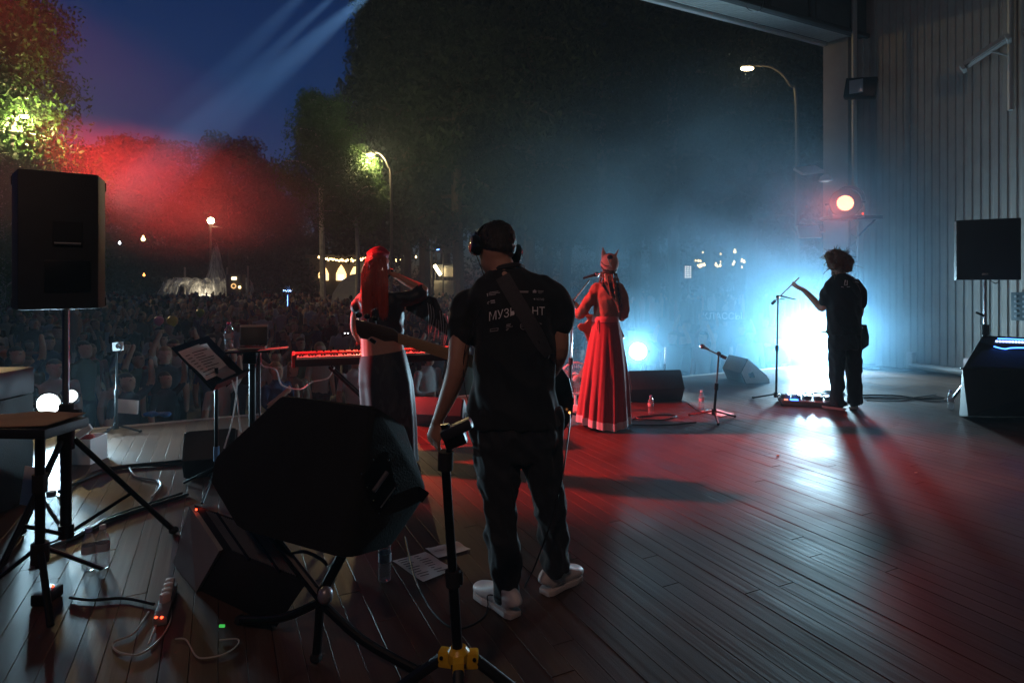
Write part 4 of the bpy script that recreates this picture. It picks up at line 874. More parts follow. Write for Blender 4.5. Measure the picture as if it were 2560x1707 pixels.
for i in range(51):
    if i % 7 not in (2, 6): b.prism([(-0.09, 0.024), (0.005, 0.024), (0.005, 0.036), (-0.085, 0.036)], 0.035+(i+1)*(kl-0.07)/52-0.006, 0.035+(i+1)*(kl-0.07)/52+0.006, kn, kc, ke, K0)
b.build('black_keys', RUBBER, t, smooth=None, kind='stuff')
for k in range(9): MB().cyl(K0+ke*(0.2+0.06*k)+kn*0.08+kc*0.04, K0+ke*(0.2+0.06*k)+kn*0.08+kc*0.055, 0.008, n=8).build('knob', RUBBER, t)
t = empty('keyboard_stand', Vector(((K0.x+K1.x)/2, (K0.y+K1.y)/2, 0)), 'crossed black stand under the red keyboard', 'keyboard stand')
for n_ in (-0.13, 0.13):
    for a, b_ in ((0.30, 1.0), (1.0, 0.30)): MB().tube([K0+ke*a+kn*n_-kc*0.075, Vector((0, 0, 0.02))+(K0+ke*b_+kn*n_)-kc*0.80], 0.014, 8).build('cross_leg', BLACKM, t)
for a in (0.30, 1.0):
    MB().tube([K0+ke*a+kn*0.16-kc*0.072, K0+ke*a-kn*0.16-kc*0.072], 0.012, 8).build('support_bar', BLACKM, t); MB().tube([Vector((0, 0, 0.02))+(K0+ke*a+kn*0.2)-kc*0.80, Vector((0, 0, 0.02))+(K0+ke*a-kn*0.2)-kc*0.80], 0.012, 8).build('foot_bar', BLACKM, t)
MB().ball(K0+ke*0.65-kn*0.15-kc*0.43, 0.03, 10).build('locking_knob', BLACKM, t)
MB().tube([fo+Vector((0.06, 0, zt-0.02)), at(655, 912, 4.6), at(690, 925, 4.7), at(705, 962, 4.8), at(750, 973, 4.9), at(780, 955, 5.0), at(820, 945, 5.05), at(836, 918, 5.1)], 0.006, 8, sub=8).build('pale_cable', mat('white_cable', (0.8, 0.8, 0.8), 0.4), label='pale cable drooping from the post stand to the keyboard', cat='cable', group='hanging cables')
for k, pts in enumerate((((592, 942, 4.25), (590, 990, 4.25), (578, 1060, 4.25), (560, 1120, 4.25)), ((580, 950, 4.2), (592, 990, 4.2), (596, 1030, 4.22), (602, 1080, 4.25)))):
    MB().tube([at(*q) for q in pts], 0.005, 7, sub=6).build('pale_cable', mat('white_cable', (0.8, 0.8, 0.8), 0.4), label='%s of two pale cables hanging under the music stand' % ('brighter', 'thinner')[k], cat='cable', group='hanging cables')
# ---------- wedge monitors
def wedge(p, yaw, w_, label, side=BLACK, face=GRILLE, s_=1.0, group='wedge monitors'):
    """floor monitor: grille slope faces local -y, sides at local +-x"""
    t = empty('wedge_monitor', p, label, 'monitor', group); X = Vector((math.cos(yaw), math.sin(yaw), 0)); Y = Vector((-math.sin(yaw), math.cos(yaw), 0)); Z = Vector((0, 0, 1)); P = Vector(p)
    prof = [(-0.22*s_, 0), (0.16*s_, 0), (0.24*s_, 0.16*s_), (0.13*s_, 0.36*s_), (-0.21*s_, 0.07*s_)]
    MB().prism(prof, -w_/2, w_/2, Y, Z, X, P, bev=0.008).build('cabinet', BLACK, t)
    for sg in (-1, 1): sp = MB().prism([(y*0.94, z*0.94+0.008) for y, z in prof], sg*w_/2, sg*(w_/2+0.012), Y, Z, X, P, bev=0.003).build('side_panel', side, t); MB().prism([(0.02*s_, 0.09*s_), (0.10*s_, 0.09*s_), (0.13*s_, 0.15*s_), (0.05*s_, 0.17*s_)], sg*(w_/2+0.0125), sg*(w_/2+0.016), Y, Z, X, P).build('handle', RUBBER, sp)
    n_ = (Y*-0.29+Z*0.34).normalized(); n_ = Vector((0, 0, 0))+(Y*(-0.29)+Z*0.34).normalized(); a = P+Y*-0.205*s_+Z*0.08*s_; b_ = P+Y*0.125*s_+Z*0.358*s_; d = (b_-a); b = MB()
    q = [a+d*0.05-X*w_*0.45, a+d*0.05+X*w_*0.45, a+d*0.95+X*w_*0.45, a+d*0.95-X*w_*0.45]; b.add([v+n_*0.012 for v in q]+[v-n_*0.005 for v in q], [(0, 1, 2, 3), (0, 4, 5, 1), (1, 5, 6, 2), (2, 6, 7, 3), (3, 7, 4, 0)]).build('grille', face, t, smooth=None)
    return t
wedge(Vector((-2.30, 4.62, 0)), R(200), 0.34, 'small black wedge monitor with a bright edge behind the music stand', s_=0.95)
wedge(Vector((1.72, 7.45, 0)), R(188), 0.66, 'black wedge monitor with an orange lit edge beside the red dress', s_=1.05)
wedge(onfloor(1868, 962)+Vector((0.12, 0.35, 0)), R(100), 0.5, 'wedge monitor with a white side panel near the stage edge', mat('white_side', (0.75, 0.74, 0.7), 0.5, var=0.1), s_=1.0)
wedge(Vector((0.62, 7.55, 0)), R(195), 0.5, 'wedge monitor lit white beyond the bassist', mat('pale_side', (0.7, 0.72, 0.7), 0.5), s_=0.85)
wedge(Vector((-0.72, 6.15, 0)), R(170), 0.5, 'low wedge monitor with red points behind the keyboard', s_=0.8)
# grey sided monitor in front, left of the big one
A, B, Cc, Dd = at(483, 1257, 2.85), at(560, 1372, 2.68), onfloor(500, 1478), onfloor(440, 1405); E = at(770, 1455, 2.38)-B; E.z = 0
t = empty('wedge_monitor', Vector(((Cc.x+Dd.x)/2, (Cc.y+Dd.y)/2, 0)), 'grey sided wedge monitor with scribbled marks in front', 'monitor', 'wedge monitors')
hull([A, B, Cc, Dd, A+E, B+E, Cc+E, Dd+E, (A+Dd)/2+Vector((-.03, .03, .02))], 0.012).build('cabinet', BLACK, t)
GREYP = mat('grey_panel', (0.32, 0.34, 0.35), 0.5, 0.1, var=0.12, vscale=6)
pn = (B-A).cross(Dd-A).normalized(); pn = pn if pn.dot(Vector((0, 0, 1.45))-A) > 0 else -pn
ctr = (A+B+Cc+Dd)/4; q = [ctr+(p_-ctr)*0.97+pn*0.018 for p_ in (A, B, Cc, Dd)]
b = MB(); b.add(q+[p_-pn*0.02 for p_ in q], [(0, 1, 2, 3), (0, 4, 5, 1), (1, 5, 6, 2), (2, 6, 7, 3), (3, 7, 4, 0)]); sp = b.build('side_panel', GREYP, t, smooth=None)
def pp(px, py):      # point of the panel plane seen at that pixel
    d = at(px, py, 1.0)-Vector((0, 0, EYE)); o_ = Vector((0, 0, EYE)); k = ((q[0]+pn*0.004)-o_).dot(pn)/d.dot(pn); return o_+d*k
b = MB()
for st in (((468, 1366), (466, 1374), (472, 1380), (480, 1372), (482, 1362)), ((484, 1345), (488, 1335), (496, 1332), (492, 1345), (487, 1360), (494, 1364), (502, 1352), (500, 1344))): b.tube([pp(*s_) for s_ in st], 0.0022, 5, sub=4)
b.build('marker_scribble', INK, sp)
gn = (B-A).cross(E).normalized(); gn = gn if gn.y < 0 else -gn
for k in range(26):
    f = 0.18+0.74*k/25; b = MB(); b.tube([A.lerp(B, 0.08)+E*f+gn*0.006, A.lerp(B, 0.92)+E*f+gn*0.006], 0.0032, 5); b.build('grille_bar', GREYM, t)
for f in (0.36, 0.72): MB().tube([A.lerp(B, 0.02)+E*f+gn*0.008, A.lerp(B, 0.98)+E*f+gn*0.008], 0.007, 6).build('grille_rib', BLACKM, t)
MB().box(at(555, 1576, 2.46)+Vector((0, 0, 0.02)), (0.022, 0.006, 0.010)).build('green_light', LEDG, t); MB().ball(A.lerp(B, 0.12)+E*0.03+gn*0.012, 0.005, 8).build('red_light', LEDR, t)
# big monitor tilted on its stand
pts = [at(702, 989, 2.55), at(729, 990, 2.56), at(537, 1142, 2.5), at(525, 1205, 2.45), at(594, 1322, 2.33), at(935, 1013, 2.36), at(837, 1391, 2.16), at(880, 1396, 2.18), at(1012, 1062, 2.55), at(1070, 1232, 2.52), at(978, 1367, 2.36), at(800, 1040, 2.85), at(900, 1200, 2.85), at(660, 1220, 2.75)]
cen = sum(pts, Vector())/len(pts); J = at(800, 1490, 2.32)
t = empty('tilted_monitor', Vector((J.x, J.y, J.z)), 'big black monitor tilted up on a stand in the foreground', 'monitor')
hull(pts, 0.014).build('cabinet', mat('black_paint_matt', (0.006, 0.006, 0.007), 0.9, var=0.3, bump=0.3, bscale=120), t)
# handle cup on the right hand face
k1, k2, r2 = at(935, 1013, 2.36), at(858, 1393, 2.17), at(1070, 1232, 2.52); fx = (r2-k1).normalized(); fn = (k2-k1).cross(r2-k1).normalized(); fn = fn if fn.y < 0 else -fn; fy_ = (k2-k1).normalized()
def fp(px, py, lift=0.004):
    d = at(px, py, 1.0)-Vector((0, 0, EYE)); o_ = Vector((0, 0, EYE)); k = ((k1+fn*lift)-o_).dot(fn)/d.dot(fn); return o_+d*k
cup = [(908, 1190), (950, 1135), (968, 1128), (990, 1218), (945, 1282), (922, 1250)]
b = MB(); q = [fp(*c_) for c_ in cup]; q2 = [fp(*c_, lift=0.012) for c_ in cup]; n_ = len(q); b.add(q+q2, [tuple(range(n_, 2*n_))]+[(i, (i+1) % n_, n_+(i+1) % n_, n_+i) for i in range(n_)]); hc = b.build('handle_cup', BLACKM, t, smooth=None)
MB().tube([fp(934, 1228, 0.022), fp(968, 1180, 0.022)], 0.009, 8).build('grip', mat('grip_grey', (0.10, 0.10, 0.12), 0.4), hc); MB().tube([fp(952, 1268, 0.016), fp(988, 1218, 0.016)], 0.003, 6).build('cup_rim', GREYM, hc)
for c_ in ((932, 1150), (971, 1150), (904, 1184), (984, 1183), (918, 1218), (996, 1213), (933, 1250), (973, 1248), (947, 1283), (958, 1117)): MB().ball(fp(*c_, lift=0.014), 0.0035, 6).build('screw', STEEL, hc)
b = MB(); b.box(fp(1052, 1235, 0.006), (0.05, 0.004, 0.05), rot=Matrix.Rotation(R(35), 3, 'Y')); b.build('corner_plate', BLACKM, t)
t = empty('monitor_stand', Vector((J.x, J.y, 0)), 'black folding stand with spread legs under the big monitor', 'stand')
for e in ((690, 1350, 2.42), (856, 1385, 2.30)): MB().tube([J, at(*e)], 0.020, 10).build('arm', BLACKM, t)
MB().ball(J+Vector((0.03, -0.03, 0.02)), (0.03, 0.03, 0.034), 12).build('knob', mat('knob_grey', (0.30, 0.30, 0.33), 0.35, 0.4), t)
for e in (onfloor(1045, 1690), onfloor(600, 1560), onfloor(790, 1655), onfloor(830, 1430)):
    m_ = J.lerp(e, 0.45); m_.z = max(m_.z, 0.05)*0.75; MB().tube([J-Vector((0, 0, 0.02)), m_, e+Vector((0, 0, 0.02))], 0.017, 10, sub=4).build('leg', BLACKM, t); MB().ball(e+Vector((0, 0, 0.02)), (0.024, 0.024, 0.02), 8).build('rubber_foot', RUBBER, t)
MB().tube([at(715, 1385, 2.40), at(760, 1378, 2.36), at(800, 1395, 2.34), at(818, 1412, 2.33)], 0.007, 8, sub=6).build('cable_loop', CABLE, label='short cable loop between the arms of the monitor stand', cat='cable', group='hanging cables')
# ---------- stand with the yellow hub in front
hb = at(1146, 1640, 1.88); tp = at(1113, 1150, 1.88)
t = empty('yellow_hub_stand', Vector((hb.x, hb.y, 0)), 'black stand with a yellow leg hub in the foreground', 'stand')
MB().tube([hb-Vector((0, 0, .03)), hb.lerp(tp, 0.42)], 0.0165, 14).build('lower_tube', BLACKM, t); MB().tube([hb.lerp(tp, 0.42), tp], 0.0145, 14).build('upper_tube', BLACKM, t)
MB().tube([hb.lerp(tp, 0.36), hb.lerp(tp, 0.44)], 0.024, 14).build('clutch', RUBBER, t); MB().box(hb.lerp(tp, 0.40)+Vector((0.025, 0, 0)), (0.012, 0.02, 0.035), bev=0.003).build('lever', BLACKM, t)
MB().tube([tp-Vector((0, 0, .03)), tp+Vector((0.002, 0, 0.028))], 0.024, 14).build('top_collar', RUBBER, t); MB().tube([tp, at(1127, 1112, 1.88)], 0.009, 8).build('neck', BLACKM, t)
b = MB(); b.box(at(1138, 1095, 1.88), (0.07, 0.05, 0.05), rot=Matrix.Rotation(R(-20), 3, 'Y'), bev=0.01); b.build('clamp', BLACKM, t)
b = MB(); b.box(at(1142, 1072, 1.87), (0.105, 0.05, 0.035), rot=Matrix.Rotation(R(-25), 3, 'Y'), bev=0.012); b.build('holder', mat('holder', (0.02, 0.022, 0.03), 0.4), t); MB().tube([at(1112, 1060, 1.88), at(1120, 1100, 1.88)], 0.014, 8).build('hook', BLACKM, t)
b = MB(); b.lathe([(0.026, -0.028), (0.034, -0.01), (0.034, 0.018), (0.024, 0.030)], hb, 18)
feet = [Vector((-0.36, 0.08, 0)), Vector((0.36, 0.02, 0)), Vector((0.03, -0.34, 0))]
for d in feet: dn = d.normalized(); b.box(hb+dn*0.038+Vector((0, 0, -0.008)), (0.05, 0.036, 0.05), rot=Matrix.Rotation(math.atan2(dn.y, dn.x), 3, 'Z'), bev=0.007)
b.build('hub', YEL, t)
for d in feet:
    dn = d.normalized(); e = Vector((hb.x, hb.y, 0))+d; MB().tube([hb+dn*0.055+Vector((0, 0, -0.012)), e+Vector((0, 0, 0.016))], 0.0175, 12).build('leg', mat('leg_rubber', (0.013, 0.013, 0.013), 0.5, 0.2), t); MB().ball(e+Vector((0, 0, 0.02)), (0.025, 0.025, 0.02), 10).build('rubber_foot', RUBBER, t)
    MB().cyl(hb+dn*0.05+Vector((-dn.y, dn.x, 0))*0.022, hb+dn*0.05-Vector((-dn.y, dn.x, 0))*0.022, 0.006, n=8).build('bolt', BLACKM, t)
# ---------- sheets and small things on the boards
def floor_sheet(corners, name, label, lines, cat='paper', m=PAPER):
    P = [onfloor(*c_)+Vector((0, 0, 0.004)) for c_ in corners]; t = empty(name, (P[0]+P[2])/2, label, cat, 'sheets of paper')
    n_ = 6; b = MB()
    for j in range(n_+1):
        for i in range(n_+1): p_ = P[0].lerp(P[1], i/n_).lerp(P[3].lerp(P[2], i/n_), j/n_); z_ = 0.004*max(0, (i/n_-0.6))*2+0.003*math.sin(j*1.3); b.v.append((p_.x, p_.y, p_.z+max(0, z_)))
    b.f = [(j*(n_+1)+i, j*(n_+1)+i+1, (j+1)*(n_+1)+i+1, (j+1)*(n_+1)+i) for j in range(n_) for i in range(n_)]; b.m = [0]*len(b.f); b.build('sheet', m, t)
    if lines:
        b = MB(); ex = P[1]-P[0]; ey = P[3]-P[0]
        for k in range(lines):
            for s_ in (0, 1):
                f = 0.10+0.8*k/lines; l0, l1 = (0.08, 0.08+random.uniform(0.18, 0.32)) if s_ == 0 else (0.56, 0.56+random.uniform(0.1, 0.3)); o_ = P[0]+Vector((0, 0, 0.0065)); b.quad(o_+ex*l0+ey*f, o_+ex*l1+ey*f, o_+ex*l1+ey*(f+0.025), o_+ex*l0+ey*(f+0.025))
        b.build('writing', INK, t, smooth=None, kind='stuff')
floor_sheet([(980, 1403), (1063, 1382), (1138, 1425), (1058, 1457)], 'set_list', 'larger pink lit set list on the boards left of the bassist', 9); floor_sheet([(1063, 1372), (1142, 1355), (1177, 1376), (1096, 1397)], 'set_list', 'smaller pink lit sheet behind the larger set list', 2)
floor_sheet([(1750, 1028), (1792, 1024), (1836, 1036), (1802, 1042)], 'set_list', 'pink sheet at the foot of the short microphone stand', 0); floor_sheet([(2477, 1014), (2490, 1009), (2518, 1013), (2506, 1020)], 'card', 'small pale card lying before the amplifier', 0)
t = empty('power_strip', onfloor(412, 1520), 'white power strip with plugs and a red lit switch', 'power strip'); a, b_ = onfloor(428, 1476), onfloor(400, 1565); d = (b_-a); X = d.normalized(); yw = math.atan2(X.y, X.x)
MB().box(a.lerp(b_, 0.5)+Vector((0, 0, 0.02)), (d.length, 0.055, 0.036), rot=Matrix.Rotation(yw, 3, 'Z'), bev=0.006).build('body', mat('strip_grey', (0.22, 0.2, 0.2), 0.5), t)
for k in range(4): MB().box(a.lerp(b_, 0.12+0.15*k)+Vector((0, 0, 0.055)), (0.034, 0.038, 0.04), rot=Matrix.Rotation(yw+0.2*k, 3, 'Z'), bev=0.009).build('plug', mat('plug_white', (0.6, 0.56, 0.56), 0.5), t)
for sg in (-1, 1): MB().ball(a.lerp(b_, 0.96)+Vector((0.012*sg, -0.012, 0.038)), (0.006, 0.006, 0.005), 8).build('indicator', LEDR, t)
t = empty('pedal', onfloor(118, 1500), 'small dark box with a red light on the boards', 'pedal'); MB().box(onfloor(118, 1500)+Vector((0, 0, 0.025)), (0.07, 0.11, 0.05), bev=0.008).build('case', BLACKM, t); MB().ball(onfloor(132, 1493)+Vector((0, 0.0, 0.052)), 0.006, 8).build('red_light', LEDR, t)
lay_cable([(372, 1532), (335, 1585), (288, 1606), (283, 1622), (305, 1636), (350, 1638), (395, 1605), (424, 1560), (428, 1518)], 0.0035, 'thin_cable', CABLEW, 'thin pale cable looped on the boards by the power strip'); lay_cable([(438, 1600), (465, 1602), (488, 1640), (510, 1648), (560, 1638), (594, 1615), (592, 1600), (548, 1603)], 0.003, 'thin_cable', CABLEW, 'thin pale cable curling below the grey sided monitor'); lay_cable([(398, 1540), (385, 1580), (372, 1612)], 0.004, 'short_lead', CABLEW, 'short pale lead hanging from the power strip')
lay_cable([(150, 1235), (230, 1190), (310, 1172), (420, 1162), (500, 1150), (640, 1120)], 0.016, 'cable_run', CABLE, 'thick black cable run along the front of the boards'); lay_cable([(180, 1215), (270, 1178), (340, 1168), (430, 1166), (470, 1160)], 0.012, 'cable_run', CABLE, 'second black cable run beside the thick one')
lay_cable([(322, 1168), (330, 1185), (345, 1196), (390, 1204), (402, 1214), (396, 1228), (380, 1246)], 0.008, 'grey_cable', mat('cable_grey', (0.3, 0.32, 0.33), 0.4), 'grey cable bent round on the boards by the tripod'); lay_cable([(80, 1390), (180, 1350), (260, 1310), (330, 1285), (400, 1262), (470, 1240)], 0.011, 'black_cable', CABLE, 'black cable crossing the grey boards'); lay_cable([(90, 1375), (190, 1338), (280, 1295), (345, 1272), (455, 1236)], 0.009, 'black_cable', CABLE, 'second black cable crossing the grey boards'); lay_cable([(175, 1498), (230, 1504), (310, 1500), (385, 1515)], 0.007, 'black_cable', CABLE, 'black cable running to the power strip')
lay_cable([(1012, 1345), (1025, 1400), (1040, 1455), (1080, 1530), (1128, 1572), (1170, 1570), (1210, 1545), (1222, 1510), (1220, 1488)], 0.0045, 'black_cable', CABLE, 'thin black cable curving to the white shoe')
lay_cable([(1575, 1052), (1600, 1044), (1650, 1040), (1690, 1042), (1655, 1052), (1610, 1050), (1590, 1046), (1630, 1042)], 0.008, 'black_cable', CABLE, 'coiled cable beside the red lit bottle'); lay_cable([(1480, 1050), (1540, 1060), (1600, 1065), (1680, 1064), (1740, 1058)], 0.008, 'black_cable', CABLE, 'cable running from the red dress to the short stand'); lay_cable([(1720, 1010), (1735, 1022), (1755, 1032), (1770, 1026)], 0.008, 'black_cable', CABLE, 'short cable curled by the short stand')
lay_cable([(2010, 985), (2060, 978), (2110, 984), (2070, 990), (2030, 986), (2090, 980)], 0.010, 'black_cable', CABLE, 'coil of cables behind the pedal board'); lay_cable([(2130, 992), (2180, 990), (2250, 992), (2310, 1000), (2360, 998)], 0.010, 'black_cable', CABLE, 'cable running from the guitarist to the amplifier'); lay_cable([(2160, 998), (2240, 999), (2300, 994), (2340, 988)], 0.008, 'black_cable', CABLE, 'second cable running to the amplifier')
for k, (px, py) in enumerate(((1190, 1494), (1945, 1139), (2290, 1182))):
    q = onfloor(px, py); b = MB(); b.ball((q.x, q.y, 0.004), (0.012, 0.006, 0.004), 8); b.ball((q.x+0.008, q.y+0.004, 0.004), (0.008, 0.005, 0.0035), 8); b.build('fallen_petal', mat('petal%d' % k, ((0.8, 0.45, 0.08), (0.8, 0.3, 0.05), (0.6, 0.65, 0.5))[k], 0.7), label=('orange scrap by the white shoe', 'orange scrap on the bare boards', 'pale scrap on the boards at the right')[k], cat='scrap', group='scraps on the boards')
# ---------- pedal board
q = onfloor(2020, 1010); t = empty('pedal_board', q, 'pedal board with a blue light at the feet of the guitarist', 'pedal board'); mp_ = Matrix.Translation(q) @ Matrix.Rotation(R(-14), 4, 'Z')
MB().box((0, 0, 0.03), (0.62, 0.30, 0.05), M=mp_, bev=0.006).build('board', mat('pedal_case', (0.18, 0.16, 0.15), 0.5), t)
for k in range(5):
    MB().box((-0.24+0.12*k, 0.05, 0.075), (0.085, 0.13, 0.045), M=mp_, bev=0.006).build('pedal', mat('pedal_metal', (0.2, 0.2, 0.22), 0.35, 0.7, rand=0.4), t); MB().cyl(mp_ @ Vector((-0.24+0.12*k, 0.01, 0.096)), mp_ @ Vector((-0.24+0.12*k, 0.01, 0.112)), 0.012, n=10).build('foot_switch', STEEL, t)
MB().box((-0.17, -0.09, 0.062), (0.085, 0.04, 0.012), M=mp_).build('blue_display', LEDB, t); MB().box((-0.26, -0.10, 0.062), (0.04, 0.025, 0.012), M=mp_).build('red_display', glow('led_pink', (1, 0.3, 0.2), 2), t)
# ---------- fan
q = at(1441, 946, 6.75); t = empty('floor_fan', Vector((q.x, q.y, 0)), 'round white floor fan behind the microphone stand', 'fan'); FANP = mat('fan_plastic', (0.72, 0.70, 0.70), 0.4)
MB().torus(q, 0.178, 0.009, (0, 1, 0), 8, 40).build('rim', FANP, t); MB().torus(q+Vector((0, 0.06, 0)), 0.175, 0.006, (0, 1, 0), 8, 40).build('rear_rim', FANP, t)
b = MB()
for k in range(36):
    a = 2*math.pi*k/36; d = Vector((math.cos(a), 0, math.sin(a))); b.tube([q+d*0.05-Vector((0, 0.02, 0)), q+d*0.12-Vector((0, 0.025, 0)), q+d*0.178], 0.0016, 5)
for rr in (0.09, 0.135): b.torus(q-Vector((0, 0.024, 0)), rr, 0.0018, (0, 1, 0), 5, 36)
b.build('guard', FANP, t, kind='stuff'); MB().ball(q-Vector((0, 0.03, 0)), (0.042, 0.014, 0.042), 18).build('hub', FANP, t)
for k in range(3):
    a = 2*math.pi*k/3+0.5; d = Vector((math.cos(a), 0, math.sin(a))); e = Vector((-math.sin(a), 0, math.cos(a))); b = MB()
    b.add([q+d*0.03+e*0.02+Vector((0, 0.03, 0)), q+d*0.15+e*0.085+Vector((0, 0.05, 0)), q+d*0.165-e*0.02+Vector((0, 0.02, 0)), q+d*0.03-e*0.02+Vector((0, 0.02, 0))], [(0, 1, 2, 3)]); b.add([Vector(v)+Vector((0, .004, 0)) for v in b.v], [(3, 2, 1, 0)]); b.build('blade', mat('fan_blade', (0.45, 0.2, 0.2), 0.3), t)
MB().cyl(q+Vector((0, 0.05, 0)), q+Vector((0, 0.14, 0)), 0.05, n=16).build('motor', FANP, t); MB().tube([q+Vector((0, 0.1, 0)), Vector((q.x, q.y+0.1, 0.03))], 0.014, 10).build('neck', FANP, t); MB().lathe([(0.15, 0.0), (0.15, 0.015), (0.05, 0.04), (0.02, 0.05)], (q.x, q.y+0.1, 0), 24).build('base', FANP, t)
# ---------- right loudspeaker, amplifier
q = Vector((at(2463, 0, 6.9).x, 6.9, 0)); zb = at(0, 700, 6.9).z; t = empty('speaker_stand', q, 'dark pole stand under the right loudspeaker', 'speaker stand', 'speaker stands')
MB().cyl(q+Vector((0, 0, 0.1)), q+Vector((0, 0, 0.9)), 0.026, n=12).build('lower_tube', BLACKM, t); MB().cyl(q+Vector((0, 0, 0.9)), q+Vector((0, 0, zb+0.03)), 0.018, n=12).build('upper_tube', STEEL, t); MB().cyl(q+Vector((0, 0, 0.84)), q+Vector((0, 0, 0.96)), 0.036, n=12).build('height_clamp', RUBBER, t); MB().cyl(q+Vector((-0.10, 0, 1.1)), q+Vector((-0.01, 0, 1.06)), 0.014, n=8).build('knob', RUBBER, t)
for a in (90, 210, 330): d = Vector((math.cos(R(a)), math.sin(R(a)), 0)); MB().tube([q+Vector((0, 0, 0.6)), q+d*0.5+Vector((0, 0, 0.02))], 0.017, 8).build('leg', BLACKM, t)
s1 = empty('loudspeaker', Vector((q.x, q.y, zb)), 'wide dark loudspeaker on the pole before the side wall', 'loudspeaker', 'loudspeakers on poles'); yw = R(-30); X_ = Vector((math.cos(yw), math.sin(yw), 0)); Y_ = Vector((-math.sin(yw), math.cos(yw), 0)); C0 = Vector((q.x, q.y, zb))
MB().prism([(-0.29, -0.18), (0.29, -0.18), (0.29, 0.02), (0.16, 0.24), (-0.16, 0.24), (-0.29, 0.02)], 0, 0.685, X_, Y_, Vector((0, 0, 1)), C0, bev=0.012).build('cabinet', BLACK, s1); MB().box(C0-Y_*0.187+Vector((0, 0, 0.345)), (0.55, 0.012, 0.65), rot=Matrix.Rotation(yw, 3, 'Z'), bev=0.004).build('grille', GRILLE, s1); MB().box(C0-Y_*0.196+X_*-0.03+Vector((0, 0, 0.065)), (0.06, 0.006, 0.024), rot=Matrix.Rotation(yw, 3, 'Z'), bev=0.002).build('badge', STEEL, s1)
MB().tube([C0+Vector((0.05, 0, 0)), C0+Vector((0.12, 0, -0.04)), C0+Vector((0.2, 0.05, -0.01))], 0.005, 6, sub=5).build('cable_tail', CABLE, s1)
Ya = 5.9; q = [at(2456, 838, Ya+0.35), at(2405, 922, Ya), at(2760, 852, Ya+0.35), at(2760, 930, Ya), onfloor(2398, 1040), at(2420, 1040, Ya), onfloor(2760, 1045), at(2470, 850, Ya+0.75), at(2760, 860, Ya+0.75), at(2440, 1000, Ya+0.7), at(2760, 1000, Ya+0.7)]
for p_ in q: p_.z = max(p_.z, 0.0)
t = empty('amplifier', Vector((q[4].x+0.4, q[4].y, 0)), 'big slanted amplifier with blue lit panel at the right edge', 'amplifier'); hull(q, 0.012).build('cabinet', BLACK, t)
pa, pb, pc = at(2456, 840, Ya+0.34), at(2760, 853, Ya+0.34), at(2405, 922, Ya); an = (pb-pa).cross(pc-pa).normalized(); an = an if an.y < 0 else -an
def ap(px, py, l=0.006):
    d = at(px, py, 1.0)-Vector((0, 0, EYE)); o_ = Vector((0, 0, EYE)); k = ((pa+an*l)-o_).dot(an)/d.dot(an); return o_+d*k
b = MB(); q = [ap(*c_) for c_ in ((2458, 843), (2700, 853), (2700, 872), (2500, 872), (2452, 855))]; b.add(q+[ap(*c_, l=0.014) for c_ in ((2458, 843), (2700, 853), (2700, 872), (2500, 872), (2452, 855))], [(5, 6, 7, 8, 9)]+[(i, (i+1) % 5, 5+(i+1) % 5, 5+i) for i in range(5)]); cp = b.build('control_panel', mat('panel_dark', (0.02, 0.03, 0.06), 0.25, 0.5), t, smooth=None)
MB().tube([ap(2495, 846, 0.02), ap(2700, 855, 0.02)], 0.006, 6).build('light_strip', LEDB, cp); MB().tube([ap(2485, 866, 0.02), ap(2512, 872, 0.02), ap(2545, 869, 0.02), ap(2700, 872, 0.02)], 0.006, 6, sub=4).build('light_strip', LEDB, cp)
for k in range(14): MB().box(ap(2492+8*k, 853+0.3*k, 0.02), (0.018, 0.012, 0.02), bev=0.003).build('lit_knob', glow('led_bluewhite', (0.35, 0.5, 1), 5), cp)
b = MB(); q = [ap(*c_, l=0.004) for c_ in ((2455, 875), (2700, 880), (2700, 925), (2420, 915))]; b.add(q+[ap(*c_, l=0.010) for c_ in ((2455, 875), (2700, 880), (2700, 925), (2420, 915))], [(4, 5, 6, 7)]+[(i, (i+1) % 4, 4+(i+1) % 4, 4+i) for i in range(4)]); b.build('speaker_cloth', GRILLE, t, smooth=None)
MB().ball(at(2404, 921, Ya-0.01), 0.012, 8).build('corner_cap', STEEL, t)
# ---------- fittings on the side wall
def wallpt(px, py, off=0.05):
    a = uv(UR-off, 0); k = (px-HX)/F; v_ = (k*a.y-a.x)/(V.x-k*V.y); p_ = a+V*v_; return Vector((p_.x, p_.y, EYE-(py-HY)/F*p_.y))
CON = mat('conduit', (0.42, 0.40, 0.39), 0.5, 0.2)
a = wallpt(2526, 276, 0.08); b = MB(); b.cyl(a, Vector((a.x, a.y, 6.6)), 0.035, n=12); b.build('conduit_pipe', CON, label='pale vertical pipe ending high on the side wall', cat='pipe', group='pipes on the wall')
a = at(2136, 482, 10.35); MB().cyl(a, Vector((a.x, a.y, 6.6)), 0.042, n=12).build('conduit_pipe', CON, label='pale vertical pipe beside the corner pillar', cat='pipe', group='pipes on the wall')
t = empty('batten_light', wallpt(2465, 132, 0.25), 'unlit slanted batten lamp high on the side wall', 'lamp', 'unlit lamps'); e0, e1 = wallpt(2408, 172, 0.45), wallpt(2520, 98, 0.25); d = (e1-e0).normalized(); x_, y_, _ = frame(d)
MB().prism([(-0.10, 0), (0.10, 0), (0.08, 0.06), (-0.08, 0.06)], 0, (e1-e0).length, x_, y_, d, e0, bev=0.004).build('housing', mat('batten_grey', (0.42, 0.40, 0.40), 0.5), t)
for s_ in (-0.05, 0.0, 0.05): MB().tube([e0+x_*s_-y_*0.012+d*0.04, e1+x_*s_-y_*0.012-d*0.04], 0.012, 8).build('tube', mat('tube_unlit', (0.6, 0.6, 0.6), 0.3), t)
